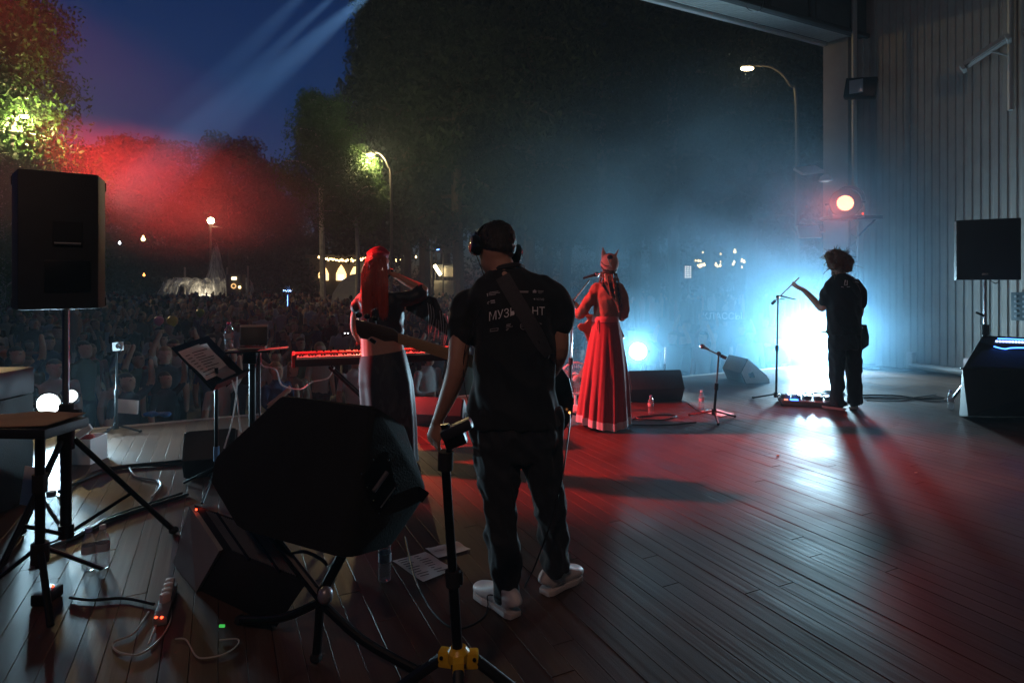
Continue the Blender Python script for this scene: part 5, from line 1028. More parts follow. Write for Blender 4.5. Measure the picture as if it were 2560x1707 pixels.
for e in (e0, e1): MB().box(e, (0.05, 0.22, 0.09), rot=d.to_track_quat('X', 'Z').to_matrix(), bev=0.004).build('end_cap', CON, t)
MB().tube([e0.lerp(e1, 0.6), wallpt(2522, 140, 0.06)], 0.014, 8).build('bracket', CON, t)
c0 = at(2152, 222, 10.0); t = empty('flood_light', c0, 'unlit black floodlight box by the corner pillar', 'lamp', 'unlit lamps')
MB().box(c0, (0.46, 0.20, 0.32), rot=Matrix.Rotation(R(-35), 3, 'Z') @ Matrix.Rotation(R(8), 3, 'Y'), bev=0.015).build('housing', BLACKM, t); MB().box(c0+Vector((-0.14, -0.11, 0.0)), (0.20, 0.02, 0.22), rot=Matrix.Rotation(R(-35), 3, 'Z'), bev=0.004).build('glass', mat('lamp_glass_unlit', (0.25, 0.28, 0.32), 0.15), t); MB().tube([c0+Vector((0.12, 0.08, 0)), at(2136, 215, 10.35)], 0.015, 8).build('bracket', BLACKM, t)
for k, (py, lb) in enumerate(((426, 'upper pale lamp panel held out from the pillar'), (580, 'lower pale lamp panel held out from the pillar'))):
    c0 = at(2022, py, 11.0); t = empty('panel_lamp', c0, lb, 'lamp', 'unlit lamps'); rt = Matrix.Rotation(R(18), 3, 'Z') @ Matrix.Rotation(R(-9 if k == 0 else -2), 3, 'Y') @ Matrix.Rotation(R(35 if k == 0 else 70), 3, 'X')
    MB().box(c0, (0.50, 0.24, 0.05), rot=rt, bev=0.006).build('panel', mat('panel_pale', (0.55, 0.56, 0.56), 0.5), t); MB().box(c0-rt @ Vector((0, 0, 0.03)), (0.44, 0.015, 0.012), rot=rt).build('seam', GREYM, t); MB().tube([c0+Vector((0.2, 0, 0)), at(2088, py-2, 11.15)], 0.014, 8).build('arm', CON, t)
c0 = at(2064, 452, 11.0); t = empty('small_spotlight', c0, 'small pale spotlight hanging under the upper panel', 'lamp', 'unlit lamps'); MB().lathe([(0.05, 0.10), (0.09, 0.07), (0.12, 0.0), (0.11, -0.01)], c0, 16).build('shade', mat('shade_pale', (0.5, 0.5, 0.5), 0.4), t); MB().ball(c0-Vector((0, 0, .0)), (0.08, 0.08, 0.03), 12).build('lens', glow('dim_lens', (0.9, 0.95, 1), 0.6), t); MB().tube([c0+Vector((0, 0, 0.1)), at(2062, 424, 11.0), at(2088, 422, 11.15)], 0.01, 6).build('arm', CON, t)
# tower under the red lamp
q = at(2128, 900, 10.3); q.z = 0; t = empty('lamp_tower', q, 'slim metal tower carrying the red stage light', 'tower'); zt = PR3.z-0.29
for dx, dy in ((-0.07, -0.07), (0.07, -0.07), (0, 0.07)): MB().cyl(q+Vector((dx, dy, 0.02)), q+Vector((dx, dy, zt)), 0.018, n=10).build('tube', GREYM, t)
for k in range(9): z0 = 0.15+k*0.27; MB().tube([q+Vector((-0.07, -0.07, z0)), q+Vector((0.07, -0.07, z0+0.13)), q+Vector((-0.07, -0.07, z0+0.26))], 0.009, 6).build('lattice', GREYM, t)
MB().box((q.x-0.02, q.y-0.02, zt+0.04), (0.86, 0.40, 0.06), bev=0.006).build('platform', BLACKM, t); MB().tube([q+Vector((0.06, -0.05, zt-0.3)), q+Vector((0.36, -0.1, zt+0.02))], 0.016, 8).build('strut', BLACKM, t); MB().box((q.x, q.y, 0.012), (0.6, 0.6, 0.022)).build('foot_plate', BLACKM, t); MB().ball((q.x+0.08, q.y-0.21, zt+0.10), 0.018, 8).build('red_light', LEDR, t)
MB().box((PR3.x+0.10, PR3.y+0.22, PR3.z-0.17), (0.24, 0.20, 0.17), bev=0.01).build('lamp_base', BLACKM, t)
# duct along the foot of the wall
t = empty('cable_duct', wallpt(2350, 935, 0.1), 'pale cable duct along the foot of the side wall', 'duct'); a, b_ = wallpt(2278, 925, 0.14), wallpt(2425, 945, 0.14); a.z = b_.z = 0.09
MB().tube([a, b_], [(0.07, 0.05)]*2, 8).build('duct', CON, t); MB().box(a+Vector((0, 0, 0.08)), (0.10, 0.10, 0.26), rot=Matrix.Rotation(ANG, 3, 'Z'), bev=0.006).build('upright', CON, t); MB().box(b_+Vector((0, 0, 0.06)), (0.12, 0.12, 0.3), rot=Matrix.Rotation(ANG, 3, 'Z'), bev=0.01).build('end_box', mat('duct_pink', (0.45, 0.32, 0.32), 0.5), t)
c0 = wallpt(2552, 766, 0.05); t = empty('socket_panel', c0, 'dark wall panel with two rows of sockets at the right edge', 'panel'); rt = Matrix.Rotation(ANG, 3, 'Z'); MB().box(c0, (0.04, 0.22, 0.40), rot=rt, bev=0.005).build('plate', mat('socket_plate', (0.03, 0.05, 0.06), 0.5), t)
for i in range(5):
    for j in (-1, 1): p_ = c0+rt @ Vector((-0.022, 0.05*j, -0.14+0.07*i)); MB().cyl(p_, p_+rt @ Vector((-0.012, 0, 0)), 0.018, n=10).build('socket', GREYM, t)
# ================================================================== PEOPLE
HAIRD = mat('hair_dark', (0.018, 0.013, 0.010), 0.55, var=0.4, vscale=60, bump=0.6, bscale=220, stretch=(1, 1, 0.25))
HAIRR = mat('hair_red', (0.42, 0.055, 0.022), 0.34, var=0.35, vscale=30, bump=0.5, bscale=120, stretch=(2, 2, 0.05), coat=0.2)
HAIRB = mat('hair_brown', (0.16, 0.085, 0.045), 0.45, var=0.4, vscale=40, bump=0.8, bscale=140)
SHIRT = mat('black_cotton', (0.011, 0.012, 0.013), 0.85, var=0.15, vscale=30, bump=0.15, bscale=250, sheen=0.12)
JEANS = mat('dark_jeans', (0.014, 0.015, 0.018), 0.8, var=0.25, vscale=25, bump=0.2, bscale=200, sheen=0.1)
SHOEW = mat('white_leather', (0.70, 0.69, 0.70), 0.45, var=0.08, vscale=20)
PRINT = mat('shirt_print', (0.85, 0.82, 0.85), 0.8)
def bisect(me, co, no):
    """drop everything on the far side of a plane"""
    bm = bmesh.new(); bm.from_mesh(me); bmesh.ops.bisect_plane(bm, geom=bm.verts[:]+bm.edges[:]+bm.faces[:], plane_co=co, plane_no=no, clear_outer=True); bm.to_mesh(me); bm.free(); me.update(); return me
def limb(b, pts, rs, n=14, sub=4): b.tube(pts, rs, n, sub=sub); b.ball(pts[0], rs[0] if not hasattr(rs[0], '__len__') else max(rs[0]), 12); e = rs[-1]; b.ball(pts[-1], e if not hasattr(e, '__len__') else max(e), 12)
def head(b, c, f, upv, s=1.0):
    """skull, jaw, nose, ears; f is where the face looks"""
    f = f.normalized(); r = f.cross(upv).normalized(); u = r.cross(f).normalized(); M = Matrix((r, f, u)).transposed()
    b.ball(c, (0.075*s, 0.094*s, 0.105*s), 20, rot=M); b.ball(c+f*0.022*s-u*0.055*s, (0.058*s, 0.070*s, 0.068*s), 16, rot=M); b.ball(c+f*0.045*s-u*0.098*s, (0.030*s, 0.028*s, 0.024*s), 12, rot=M)
    b.tube([c+f*0.085*s+u*0.01*s, c+f*0.108*s-u*0.028*s], [0.010*s, 0.016*s], 8); b.ball(c+f*0.082*s-u*0.068*s, (0.026*s, 0.012*s, 0.010*s), 10, rot=M)
    for sg in (-1, 1):
        b.ball(c+r*sg*0.076*s-u*0.008*s-f*0.008*s, (0.012*s, 0.022*s, 0.034*s), 10, rot=M); b.ball(c+r*sg*0.032*s+f*0.078*s+u*0.022*s, (0.022*s, 0.014*s, 0.008*s), 8, rot=M)
    return r, f, u
def hand(b, w_, d, p, s=1.0, curl=0.5, side=1, spread=0.0):
    """wrist point, direction of the hand, back-of-hand normal p; five bent fingers"""
    d = d.normalized(); p = (p-d*p.dot(d)).normalized(); x = d.cross(p).normalized()*side
    k = w_+d*0.045*s; b.tube([w_-d*0.01, w_+d*0.03*s, w_+d*0.085*s], [(0.026*s, 0.020*s), (0.036*s, 0.019*s), (0.042*s, 0.016*s)], 12, up=p)
    for i, (o, L) in enumerate(((-0.031, 0.066), (-0.010, 0.076), (0.011, 0.071), (0.031, 0.056))):
        a = w_+d*0.080*s+x*o*s; dirs = d.copy(); q = [a]; cur = curl*(0.8+0.15*i)
        for j, f in enumerate((0.45, 0.32, 0.25)):
            dirs = (Matrix.Rotation(-cur*(0.5 if j == 0 else 0.8), 3, x*side) @ dirs).normalized(); q.append(q[-1]+(dirs+x*spread*o*20).normalized()*L*s*f*1.15)
        b.tube(q, [0.0092*s, 0.0090*s, 0.0082*s, 0.0068*s], 8, sub=2); b.ball(q[-1], 0.0068*s, 8)
    a = w_+d*0.030*s-x*0.034*s; q = [a, a+(d*0.6-x*0.7-p*0.3).normalized()*0.036*s, a+(d*0.6-x*0.7-p*0.3).normalized()*0.036*s+(d-x*0.15-p*0.4).normalized()*0.034*s]
    b.tube(q, [0.013*s, 0.0105*s, 0.0085*s], 8, sub=2); b.ball(q[-1], 0.0085*s, 8)
def shoe(b, sole, heel, toe, h=0.105, w_=0.05):
    heel, toe = Vector(heel), Vector(toe); d = (toe-heel).normalized(); x = Vector((d.y, -d.x, 0)); L = (toe-heel).length; Z = Vector((0, 0, 1))
    pr = ((-0.01, 0.45, 0.30), (0.03, 0.66, 0.42), (0.12, 0.76, 0.46), (0.25, 0.78, 0.47), (0.38, 0.80, 0.44), (0.52, 0.90, 0.37), (0.66, 0.98, 0.30), (0.80, 0.97, 0.25), (0.92, 0.78, 0.20), (0.985, 0.45, 0.13))
    b.tube([heel+d*L*f+Z*(0.018+h*hh) for f, ww, hh in pr], [(w_*ww, h*hh) for f, ww, hh in pr], 20, up=Z, sub=3)
    b.tube([heel+d*L*0.20+Z*0.05, heel+d*L*0.19+Z*h], [0.042, 0.038], 14)
    o = [(-0.6, 0.0), (0.6, 0.0), (0.82, 0.12), (0.78, 0.4), (1.0, 0.7), (0.85, 0.9), (0.3, 1.0), (-0.45, 1.0), (-0.95, 0.88), (-1.0, 0.65), (-0.75, 0.4), (-0.82, 0.12)]
    sole.prism([(a*w_*0.98, c*L-0.004) for a, c in o], 0.004, 0.030, x, d, Z, heel, bev=0.006)
def ray_on(bvh, px, py, lift=0.003):
    o_ = Vector((0, 0, EYE)); d = (at(px, py, 1.0)-o_).normalized(); h = bvh.ray_cast(o_, d)
    return None if h[0] is None else h[0]-d*lift
def bvh_of(ob): return BVHTree.FromPolygons([ob.matrix_basis @ v.co+Vector(ob.parent.matrix_basis.translation) for v in ob.data.vertices], [p.vertices[:] for p in ob.data.polygons])
def print_on(bvh, parent, name, quads, m):
    """flat print: pixel quads laid on the cloth, cut small so that they follow it"""
    b = MB()
    for q in quads:
        nu = max(1, int(math.hypot(q[1][0]-q[0][0], q[1][1]-q[0][1])/4)); nv = max(1, int(math.hypot(q[3][0]-q[0][0], q[3][1]-q[0][1])/4)); P = []
        for j in range(nv+1):
            for i in range(nu+1):
                a, c = i/nu, j/nv; x = (q[0][0]*(1-a)+q[1][0]*a)*(1-c)+(q[3][0]*(1-a)+q[2][0]*a)*c; y = (q[0][1]*(1-a)+q[1][1]*a)*(1-c)+(q[3][1]*(1-a)+q[2][1]*a)*c; P.append(ray_on(bvh, x, y))
        if any(p_ is None for p_ in P): continue
        b.add(P, [(j*(nu+1)+i, (j+1)*(nu+1)+i, (j+1)*(nu+1)+i+1, j*(nu+1)+i+1) for j in range(nv) for i in range(nu)])
    return b.build(name, m, parent, kind='stuff')
# ------------------------------------------------------------------ the bassist, seen from behind
YB = 2.75; bs = YB/F
def P(px, py, dy=0.0):          # a joint seen at that pixel, dy metres further away than the figure's own distance
    return at(px, py, YB+dy)
man = empty('person', Vector((0.09, 2.75, 0)), 'bass player in black t-shirt and white shoes, back to the camera', 'person')
hc = P(1240, 617, 0.03); ff = Vector((-0.42, 0.80, -0.42)); b = MB()
r_, f_, u_ = head(b, hc, ff, Vector((0.10, 0.25, 1)), 1.06)
limb(b, [P(1262, 700, -0.01), P(1254, 668, -0.005), hc-u_*0.05-f_*0.01], [0.075, 0.060, 0.058])
b.rings([(P(x, y).x, YB, P(x, y).z, rx, ry) for x, y, rx, ry in ((1285, 1050, 0.16, 0.10), (1285, 960, 0.155, 0.10), (1285, 860, 0.165, 0.10), (1283, 780, 0.160, 0.10), (1280, 740, 0.150, 0.085), (1275, 708, 0.08, 0.06))], 20)
limb(b, [P(1180, 758), P(1153, 830, -0.02), P(1143, 915, -0.05), P(1122, 985, -0.02), P(1093, 1052, 0.03)], [(0.030, 0.034), (0.046, 0.050), (0.046, 0.047), (0.043, 0.042), (0.028, 0.024)])
hand(b, P(1096, 1050, 0.03), Vector((-0.25, 0.10, -0.95)), Vector((-0.55, -0.8, 0)), 1.08, 0.75, 1)
limb(b, [P(1372, 742), P(1396, 815, 0.0), P(1397, 880, 0.02), P(1370, 935, 0.16), P(1335, 965, 0.26)], [(0.030, 0.034), (0.042, 0.046), (0.045, 0.046), (0.040, 0.038), (0.028, 0.024)])
hand(b, P(1335, 965, 0.26), Vector((-0.8, 0.25, -0.3)), Vector((0, 1, 0.3)), 1.05, 0.7, -1)
b.rings([(P(1283, y).x, YB, P(1283, y).z, rx, 0.10) for y, rx in ((1120, 0.14), (1040, 0.165))], 18)
body = link_mesh('body', fuse(b, 0.0065, 6, 'body', mats=[SKIN]), man)
# hair cropped at the nape
b = MB(); M3 = Matrix((r_, f_, u_)).transposed(); b.ball(hc+u_*0.012-f_*0.006, (0.089, 0.108, 0.112), 26, rot=M3); b.ball(hc-f_*0.05-u_*0.035, (0.072, 0.055, 0.06), 20, rot=M3)
hm_ = fuse(b, 0.006, 3, 'hair', 0.006, 60, mats=[HAIRD]); bisect(hm_, hc-u_*0.022+f_*0.02, -u_+f_*0.42)
link_mesh('hair', hm_, man)
# t-shirt
b = MB()
b.rings([((P(l, y).x+P(r, y).x)/2, YB+dy, P(0, y).z, (P(r, y).x-P(l, y).x)/2, ry) for l, r, y, ry, dy in ((1166, 1402, 1062, 0.130, 0.0), (1172, 1398, 1000, 0.128, 0.0), (1184, 1388, 930, 0.125, 0.0), (1184, 1388, 860, 0.128, -0.005), (1176, 1392, 800, 0.130, -0.005), (1160, 1400, 755, 0.120, 0.0), (1164, 1398, 732, 0.108, 0.0), (1186, 1378, 708, 0.092, 0.0), (1214, 1340, 688, 0.078, 0.0), (1232, 1306, 672, 0.066, 0.0))], 40)
limb(b, [P(1192, 732), P(1164, 762), P(1158, 800, -0.01), P(1157, 838, -0.015)], [(0.030, 0.040), (0.052, 0.064), (0.056, 0.068), (0.054, 0.064)]); limb(b, [P(1362, 712), P(1386, 735), P(1397, 775, 0.0), P(1401, 812, 0.0)], [(0.030, 0.040), (0.050, 0.064), (0.052, 0.066), (0.048, 0.060)])
sm = fuse(b, 0.008, 4, 'tshirt', 0.019, 8.5, 2, mats=[SHIRT])
shirt = link_mesh('tshirt', sm, man); bv = bvh_of(shirt)
cl = MB(); pts = [P(1226, 682, 0.0)+Vector((0, 0.03, 0)), P(1240, 672, -0.05), P(1270, 664, -0.068), P(1296, 662, -0.05), P(1309, 668, 0.01)]
cl.tube(pts, [(0.007, 0.012)]*5, 8, sub=6); cl.build('collar', mat('collar_rib', (0.02, 0.018, 0.02), 0.8), man)
# letters across the back
tm = text_mb('МУЗЫКАНТ', 1.0, res=2); xs = [v.co.x for v in tm.vertices]; ys = [v.co.y for v in tm.vertices]; x0, x1, y0, y1 = min(xs), max(xs), min(ys), max(ys)
bm = bmesh.new(); bm.from_mesh(tm); bmesh.ops.triangulate(bm, faces=bm.faces[:]); bmesh.ops.subdivide_edges(bm, edges=[e for e in bm.edges if e.calc_length() > 0.25], cuts=3, use_grid_fill=True); bmesh.ops.triangulate(bm, faces=bm.faces[:])
for v in bm.verts:
    a, c = (v.co.x-x0)/(x1-x0), (v.co.y-y0)/(y1-y0); px = 1223+139*a; py = 803-15*a-6*math.sin(a*math.pi)-c*(23-2*a); q = ray_on(bv, px, py, 0.004); v.co = q if q is not None else P(px, py, -0.14)
bm.to_mesh(tm); bm.free(); tm.materials.append(PRINT); bpy.data.meshes[tm.name].update()
for extra in (0,):
    o = link_mesh('lettering', tm, man)
tm2 = text_mb('МОТИВ', 1.0, res=2); xs = [v.co.x for v in tm2.vertices]; x0, x1 = min(xs), max(xs); ys = [v.co.y for v in tm2.vertices]; y0, y1 = min(ys), max(ys)
for v in tm2.vertices:
    a, c = (v.co.x-x0)/(x1-x0), (v.co.y-y0)/(y1-y0); q = ray_on(bv, 1340+20*a, 750.5-c*5.5+1.0*a, 0.004); v.co = q if q is not None else v.co
tm2.materials.append(mat('small_print', (0.5, 0.47, 0.5), 0.8)); link_mesh('lettering', tm2, man)
def hl(x0, x1, y, t_=1.2, sl=0.0): return ((x0, y), (x1, y+sl), (x1, y+sl+t_), (x0, y+t_))
qs = [hl(1222, 1246, 731, 1.3, -3.5), hl(1222, 1250, 734, 1.3, -3.5), hl(1222, 1240, 737.5, 1.2, -2.5), ((1217, 734), (1220, 733), (1220, 741), (1218, 741)), hl(1299, 1321, 727.5, 1.5), hl(1299, 1321, 730, 1.5), ((1291, 724), (1293, 723), (1297, 733), (1296, 735)), ((1332, 726), (1341, 726), (1341, 732), (1332, 732)), ((1335, 724), (1338, 724), (1338, 726), (1335, 726)), hl(1344, 1359, 726, 0.9, 1.5), hl(1345, 1358, 729, 0.8, 1.3), hl(1346, 1354, 732, 0.8, 0.8),
      ((1334, 747), (1337, 745), (1338, 750), (1335, 749)), ((1218, 756), (1224, 753), (1224, 754.5), (1219, 758)), ((1218, 758), (1222, 759.5), (1222, 760.5), (1218, 759.5)), hl(1226, 1237, 751, 3, -1.5), hl(1227, 1238, 756, 2.6, -1.5), hl(1225, 1246, 822.5, 0.9, -3), hl(1225, 1245, 828, 1.2, -2.5), ((1225, 823), (1226, 823), (1226.5, 829), (1225.5, 829)), ((1245, 819.5), (1246, 819.5), (1245, 826), (1244, 826)),
      hl(1266, 1277, 811, 2, -2), hl(1265, 1276, 815, 2, -2), hl(1266, 1282, 820, 1.0, -5), ((1265, 824), (1272, 821), (1271, 823), (1266, 827)), hl(1303, 1312, 813, 0.9), hl(1302, 1313, 816, 0.9), ((1349, 807), (1354, 809), (1355, 811), (1349, 808.5))]
for k in range(14):
    a0, a1 = 0.5+k*0.36, 0.5+(k+1)*0.36; qs.append(((1309+8.6*math.cos(a0), 815-9.2*math.sin(a0)), (1309+8.6*math.cos(a1), 815-9.2*math.sin(a1)), (1309+7.6*math.cos(a1), 815-8.2*math.sin(a1)), (1309+7.6*math.cos(a0), 815-8.2*math.sin(a0))))
print_on(bv, man, 'small_marks', qs, mat('small_print', (0.5, 0.47, 0.5), 0.8))
# trousers
b = MB()
def ringpx(l, r, y, ry, dy): return ((P(l, y, dy).x+P(r, y, dy).x)/2, YB+dy, P(0, y, dy).z, (P(r, y, dy).x-P(l, y, dy).x)/2, ry)
b.rings([ringpx(1170, 1404, 1015, 0.11, 0), ringpx(1172, 1406, 1060, 0.120, 0), ringpx(1178, 1405, 1105, 0.122, 0), ringpx(1184, 1404, 1145, 0.112, 0)], 36)
b.rings([ringpx(1180, 1296, 1100, 0.11, 0), ringpx(1187, 1298, 1150, 0.105, -0.01), ringpx(1199, 1298, 1215, 0.098, -0.02), ringpx(1210, 1292, 1285, 0.088, -0.03), ringpx(1214, 1298, 1350, 0.083, -0.05), ringpx(1222, 1303, 1400, 0.080, -0.07), ringpx(1236, 1304, 1450, 0.074, -0.085), ringpx(1241, 1303, 1493, 0.070, -0.09)], 30)
b.rings([ringpx(1290, 1404, 1100, 0.11, 0), ringpx(1303, 1404, 1150, 0.105, 0.01), ringpx(1318, 1406, 1215, 0.098, 0.03), ringpx(1338, 1414, 1275, 0.088, 0.05), ringpx(1344, 1418, 1330, 0.082, 0.06), ringpx(1354, 1420, 1380, 0.078, 0.07), ringpx(1352, 1421, 1425, 0.078, 0.075)], 30)
link_mesh('trousers', fuse(b, 0.009, 4, 'trousers', 0.022, 12, 5, mats=[JEANS]), man)
for k, (hl_, to) in enumerate((((0.015, 2.585, 0), (-0.165, 2.80, 0)), ((0.150, 2.775, 0), (0.335, 2.955, 0)))):
    b = MB(); so = MB(); shoe(b, so, hl_, to, 0.12, 0.052); me = fuse(b, 0.006, 5, 'shoe', mats=[SHOEW]); bisect(me, Vector((0, 0, 0.018)), Vector((0, 0, -1)))
    s_ = link_mesh('shoe', me, man); so.build('sole', mat('shoe_sole', (0.62, 0.58, 0.57), 0.6), s_)
    H, T = Vector(hl_), Vector(to); d = (T-H).normalized(); x = Vector((d.y, -d.x, 0)); L = (T-H).length
    for q in (0.42, 0.50, 0.58): MB().tube([H+d*L*q+x*0.030+Vector((0, 0, 0.082-0.03*(q-0.42)*4)), H+d*L*q+Vector((0, 0, 0.094-0.03*(q-0.42)*4)), H+d*L*q-x*0.030+Vector((0, 0, 0.082-0.03*(q-0.42)*4))], 0.0035, 6, sub=3).build('lace', WHITEP, s_)
MB().tube([P(1247, 1490, -0.1), P(1220, 1487, -0.12), P(1220, 1510, -0.14), P(1216, 1530, -0.15)], 0.003, 6, sub=4).build('loose_lace', INK, man)
# headphones (worn)
hp = empty('headphones', hc, 'black over ear headphones worn by the bass player', 'headphones'); GLOSSB = mat('gloss_black', (0.012, 0.012, 0.014), 0.18, coat=0.6)
arc = [hc+r_*0.100*math.cos(a)+u_*(0.118*math.sin(a)+0.004) for a in [R(-2)+R(184)*i/20 for i in range(21)]]; MB().tube(arc, [(0.007, 0.014)]*21, 8, up=f_).build('headband', GLOSSB, hp)
for sg in (-1, 1):
    c0 = hc+r_*sg*0.100-u_*0.014; M = Matrix((f_, u_, r_*sg)).transposed().to_4x4(); M.translation = c0
    MB().rings([(0, 0, -0.022, 0.036, 0.046), (0, 0, -0.006, 0.041, 0.052)], 22, M=M).build('ear_pad', RUBBER, hp); MB().rings([(0, 0, -0.006, 0.040, 0.050), (0, 0, 0.012, 0.040, 0.050), (0, 0, 0.026, 0.028, 0.037), (0, 0, 0.030, 0.010, 0.014)], 22, M=M).build('ear_cup', GLOSSB, hp); MB().tube([c0+u_*0.065, c0+r_*sg*0.014, c0-u_*0.03+r_*sg*0.02], [(0.005, 0.010)]*3, 8, sub=4).build('yoke', GLOSSB, hp)
MB().tube([hc-r_*0.100-u_*0.06, P(1212, 700, -0.02), P(1206, 760, -0.10), P(1168, 850, -0.09), P(1158, 920, -0.08), P(1163, 975, -0.07), P(1170, 1000, -0.06)], 0.0022, 6, sub=8).build('headphone_cord', CABLE, hp)
# bass guitar with its strap
YG = 3.0
def G(px, py, dy=0.0): return at(px, py, YG+dy)
bass = empty('bass_guitar', G(1360, 1000), 'black bass guitar with a long pale neck worn by the bass player', 'bass guitar'); gx = (G(1400, 972)-G(900, 812)).normalized(); gy = Vector((0, 1, 0)); gz = gx.cross(gy).normalized(); gz = gz if gz.z > 0 else -gz
MB().prism([((p_-G(900, 812)).dot(gx), (p_-G(900, 812)).dot(gz)) for p_ in (G(1300, 905), G(1345, 892), G(1395, 905), G(1423, 945), G(1434, 995), G(1430, 1040), G(1412, 1072), G(1380, 1085), G(1340, 1072), G(1310, 1040), G(1280, 1000), G(1285, 960))], -0.02, 0.02, gx, gz, gy, G(900, 812), bev=0.008).build('body', mat('bass_lacquer', (0.010, 0.012, 0.018), 0.2, coat=0.8), bass)
MB().prism([((p_-G(900, 812)).dot(gx), (p_-G(900, 812)).dot(gz)) for p_ in (G(995, 832), G(1310, 925), G(1310, 962), G(995, 858))], -0.012, 0.014, gx, gz, gy, G(900, 812), bev=0.006).build('neck', WOODN, bass)
hs = MB().prism([((p_-G(900, 812)).dot(gx), (p_-G(900, 812)).dot(gz)) for p_ in (G(889, 798), G(893, 832), G(903, 846), G(918, 848), G(930, 840), G(945, 846), G(962, 853), G(985, 852), G(998, 858), G(998, 834), G(984, 822), G(950, 812), G(915, 803))], -0.010, 0.010, gx, gz, gy, G(900, 812), bev=0.003).build('headstock', mat('headstock_wood', (0.045, 0.028, 0.022), 0.4, coat=0.4), bass)
for px, py in ((897, 788), (918, 791), (938, 796)): MB().ball(G(px, py, -0.02), (0.017, 0.008, 0.014), 12).build('tuning_peg', BLACKM, hs); MB().cyl(G(px+1, py+6, -0.005), G(px+2, py+18, -0.005), 0.004, n=6).build('peg_shaft', GREYM, hs)
MB().box(G(932, 852, 0.0), (0.035, 0.012, 0.018), rot=Matrix.Rotation(R(35), 3, 'Y'), bev=0.003).build('string_tree', BLACKM, hs)
for k in range(4): MB().tube([G(905+12*k, 815+5*k, 0.016), G(1000, 838+5*k, 0.018), G(1400, 960+6*k, 0.03)], 0.0009, 4).build('string', STEEL, bass)
ctr_ = [(1256, 690), (1268, 712), (1285, 741), (1303, 771), (1321, 802), (1340, 834), (1358, 866), (1372, 889)]; b = MB(); n_ = len(ctr_); W = 19
top = []
for i, (px, py) in enumerate(ctr_):
    ww = W if i < 6 else W*(0.85-0.22*(i-6)); row = []
    for j in range(5):
        q = ray_on(bv, px+(j/2-1)*ww*0.86, py-(j/2-1)*ww*0.5, 0.009); row.append(q if q is not None else P(px+(j/2-1)*ww*0.86, py-(j/2-1)*ww*0.5, -0.12))
    top.append(row)
for row in top: b.v += [tuple(q) for q in row]
for row in top: b.v += [tuple(q+Vector((0, 0.006, 0))) for q in row]
b.f = [(i*5+j, (i+1)*5+j, (i+1)*5+j+1, i*5+j+1) for i in range(n_-1) for j in range(4)]; k = n_*5; b.f += [(i*5+j0+k*0, i*5+j0+k, (i+1)*5+j0+k, (i+1)*5+j0) for i in range(n_-1) for j0 in (0, 4)]; b.m = [0]*len(b.f)
st = b.build('strap', mat('grey_webbing', (0.050, 0.046, 0.050), 0.75, var=0.2, vscale=60, bump=0.3, bscale=200), bass, smooth=60)
MB().tube([P(1372, 889, -0.11), P(1382, 905, -0.04), P(1392, 915, 0.10), G(1398, 918, -0.02)], [(0.008, 0.003)]*4, 6, sub=3).build('strap_tail', BLACKM, bass); MB().box(P(1372, 892, -0.115), (0.006, 0.004, 0.016), rot=Matrix.Rotation(R(20), 3, 'Y')).build('buckle', STEEL, bass)
MB().tube([G(1425, 1030, -0.03), P(1424, 1060, 0.12), P(1418, 1110, 0.0), P(1408, 1180, -0.13), P(1394, 1240, -0.14), P(1375, 1310, -0.12), P(1352, 1375, -0.12), P(1330, 1430, -0.1), onfloor(1310, 1470)+Vector((0, 0, .005))], 0.0035, 7, sub=8).build('instrument_cable', CABLE, label='thin black cable hanging from the bass past the trousers', cat='cable', group='hanging cables'); MB().ball(G(1424, 1031, -0.05), 0.006, 8).build('jack_light', glow('led_orange', (1, 0.35, 0.1), 3), bass)
# ------------------------------------------------------------------ the singer in the red dress
YS = 6.04
def S(px, py, dy=0.0): return at(px, py, YS+dy)
DRESS = mat('red_cloth', (0.26, 0.035, 0.045), 0.75, var=0.15, vscale=12, bump=0.1, bscale=150, sheen=0.15); BOD = mat('rust_cloth', (0.27, 0.12, 0.08), 0.8, var=0.2, vscale=14, bump=0.15, bscale=150)
sg_ = empty('person', Vector((1.0, YS, 0)), 'singer in a long red dress and cat eared cap', 'person'); b = MB(); hc = S(1523, 664, 0.02)
r_, f_, u_ = head(b, hc, Vector((-0.15, 1, 0.05)), Vector((0.05, 0, 1)), 0.98); limb(b, [S(1521, 722), S(1522, 690)], [0.06, 0.048])
b.rings([(S(x, y).x, YS, S(x, y).z, rx, ry) for x, y, rx, ry in ((1514, 870, 0.14, 0.12), (1514, 800, 0.115, 0.09), (1519, 750, 0.125, 0.095), (1520, 720, 0.12, 0.08))], 18)
limb(b, [S(1490, 727), S(1470, 757, -0.02), S(1448, 787, 0.02), S(1432, 778, 0.16)], [0.045, 0.04, 0.036, 0.022]); hand(b, S(1430, 776, 0.16), Vector((-0.55, 0.2, 0.5)), Vector((-0.3, -1, 0)), 0.95, 0.9, 1)
limb(b, [S(1548, 725), S(1562, 760, 0.0), S(1558, 792, 0.06), S(1536, 800, 0.2)], [0.045, 0.04, 0.035, 0.022]); hand(b, S(1536, 800, 0.2), Vector((-1, 0.2, 0)), Vector((0, 1, 0.2)), 0.95, 0.8, -1)
for px, dy in ((1500, 0.02), (1540, -0.02)): limb(b, [S(px+(8 if px < 1520 else -8), 860), S(px, 960, dy), S(px, 1050, dy)], [0.075, 0.055, 0.038]); b.ball(Vector((S(px, 1058, dy).x, YS+dy+0.05, 0.05)), (0.04, 0.10, 0.035), 12)
link_mesh('body', fuse(b, 0.010, 5, 'body', mats=[SKIN, mat('dark_boots', (0.04, 0.02, 0.02), 0.5)], classify=lambda c: 1 if c.z < 0.35 else 0), sg_)
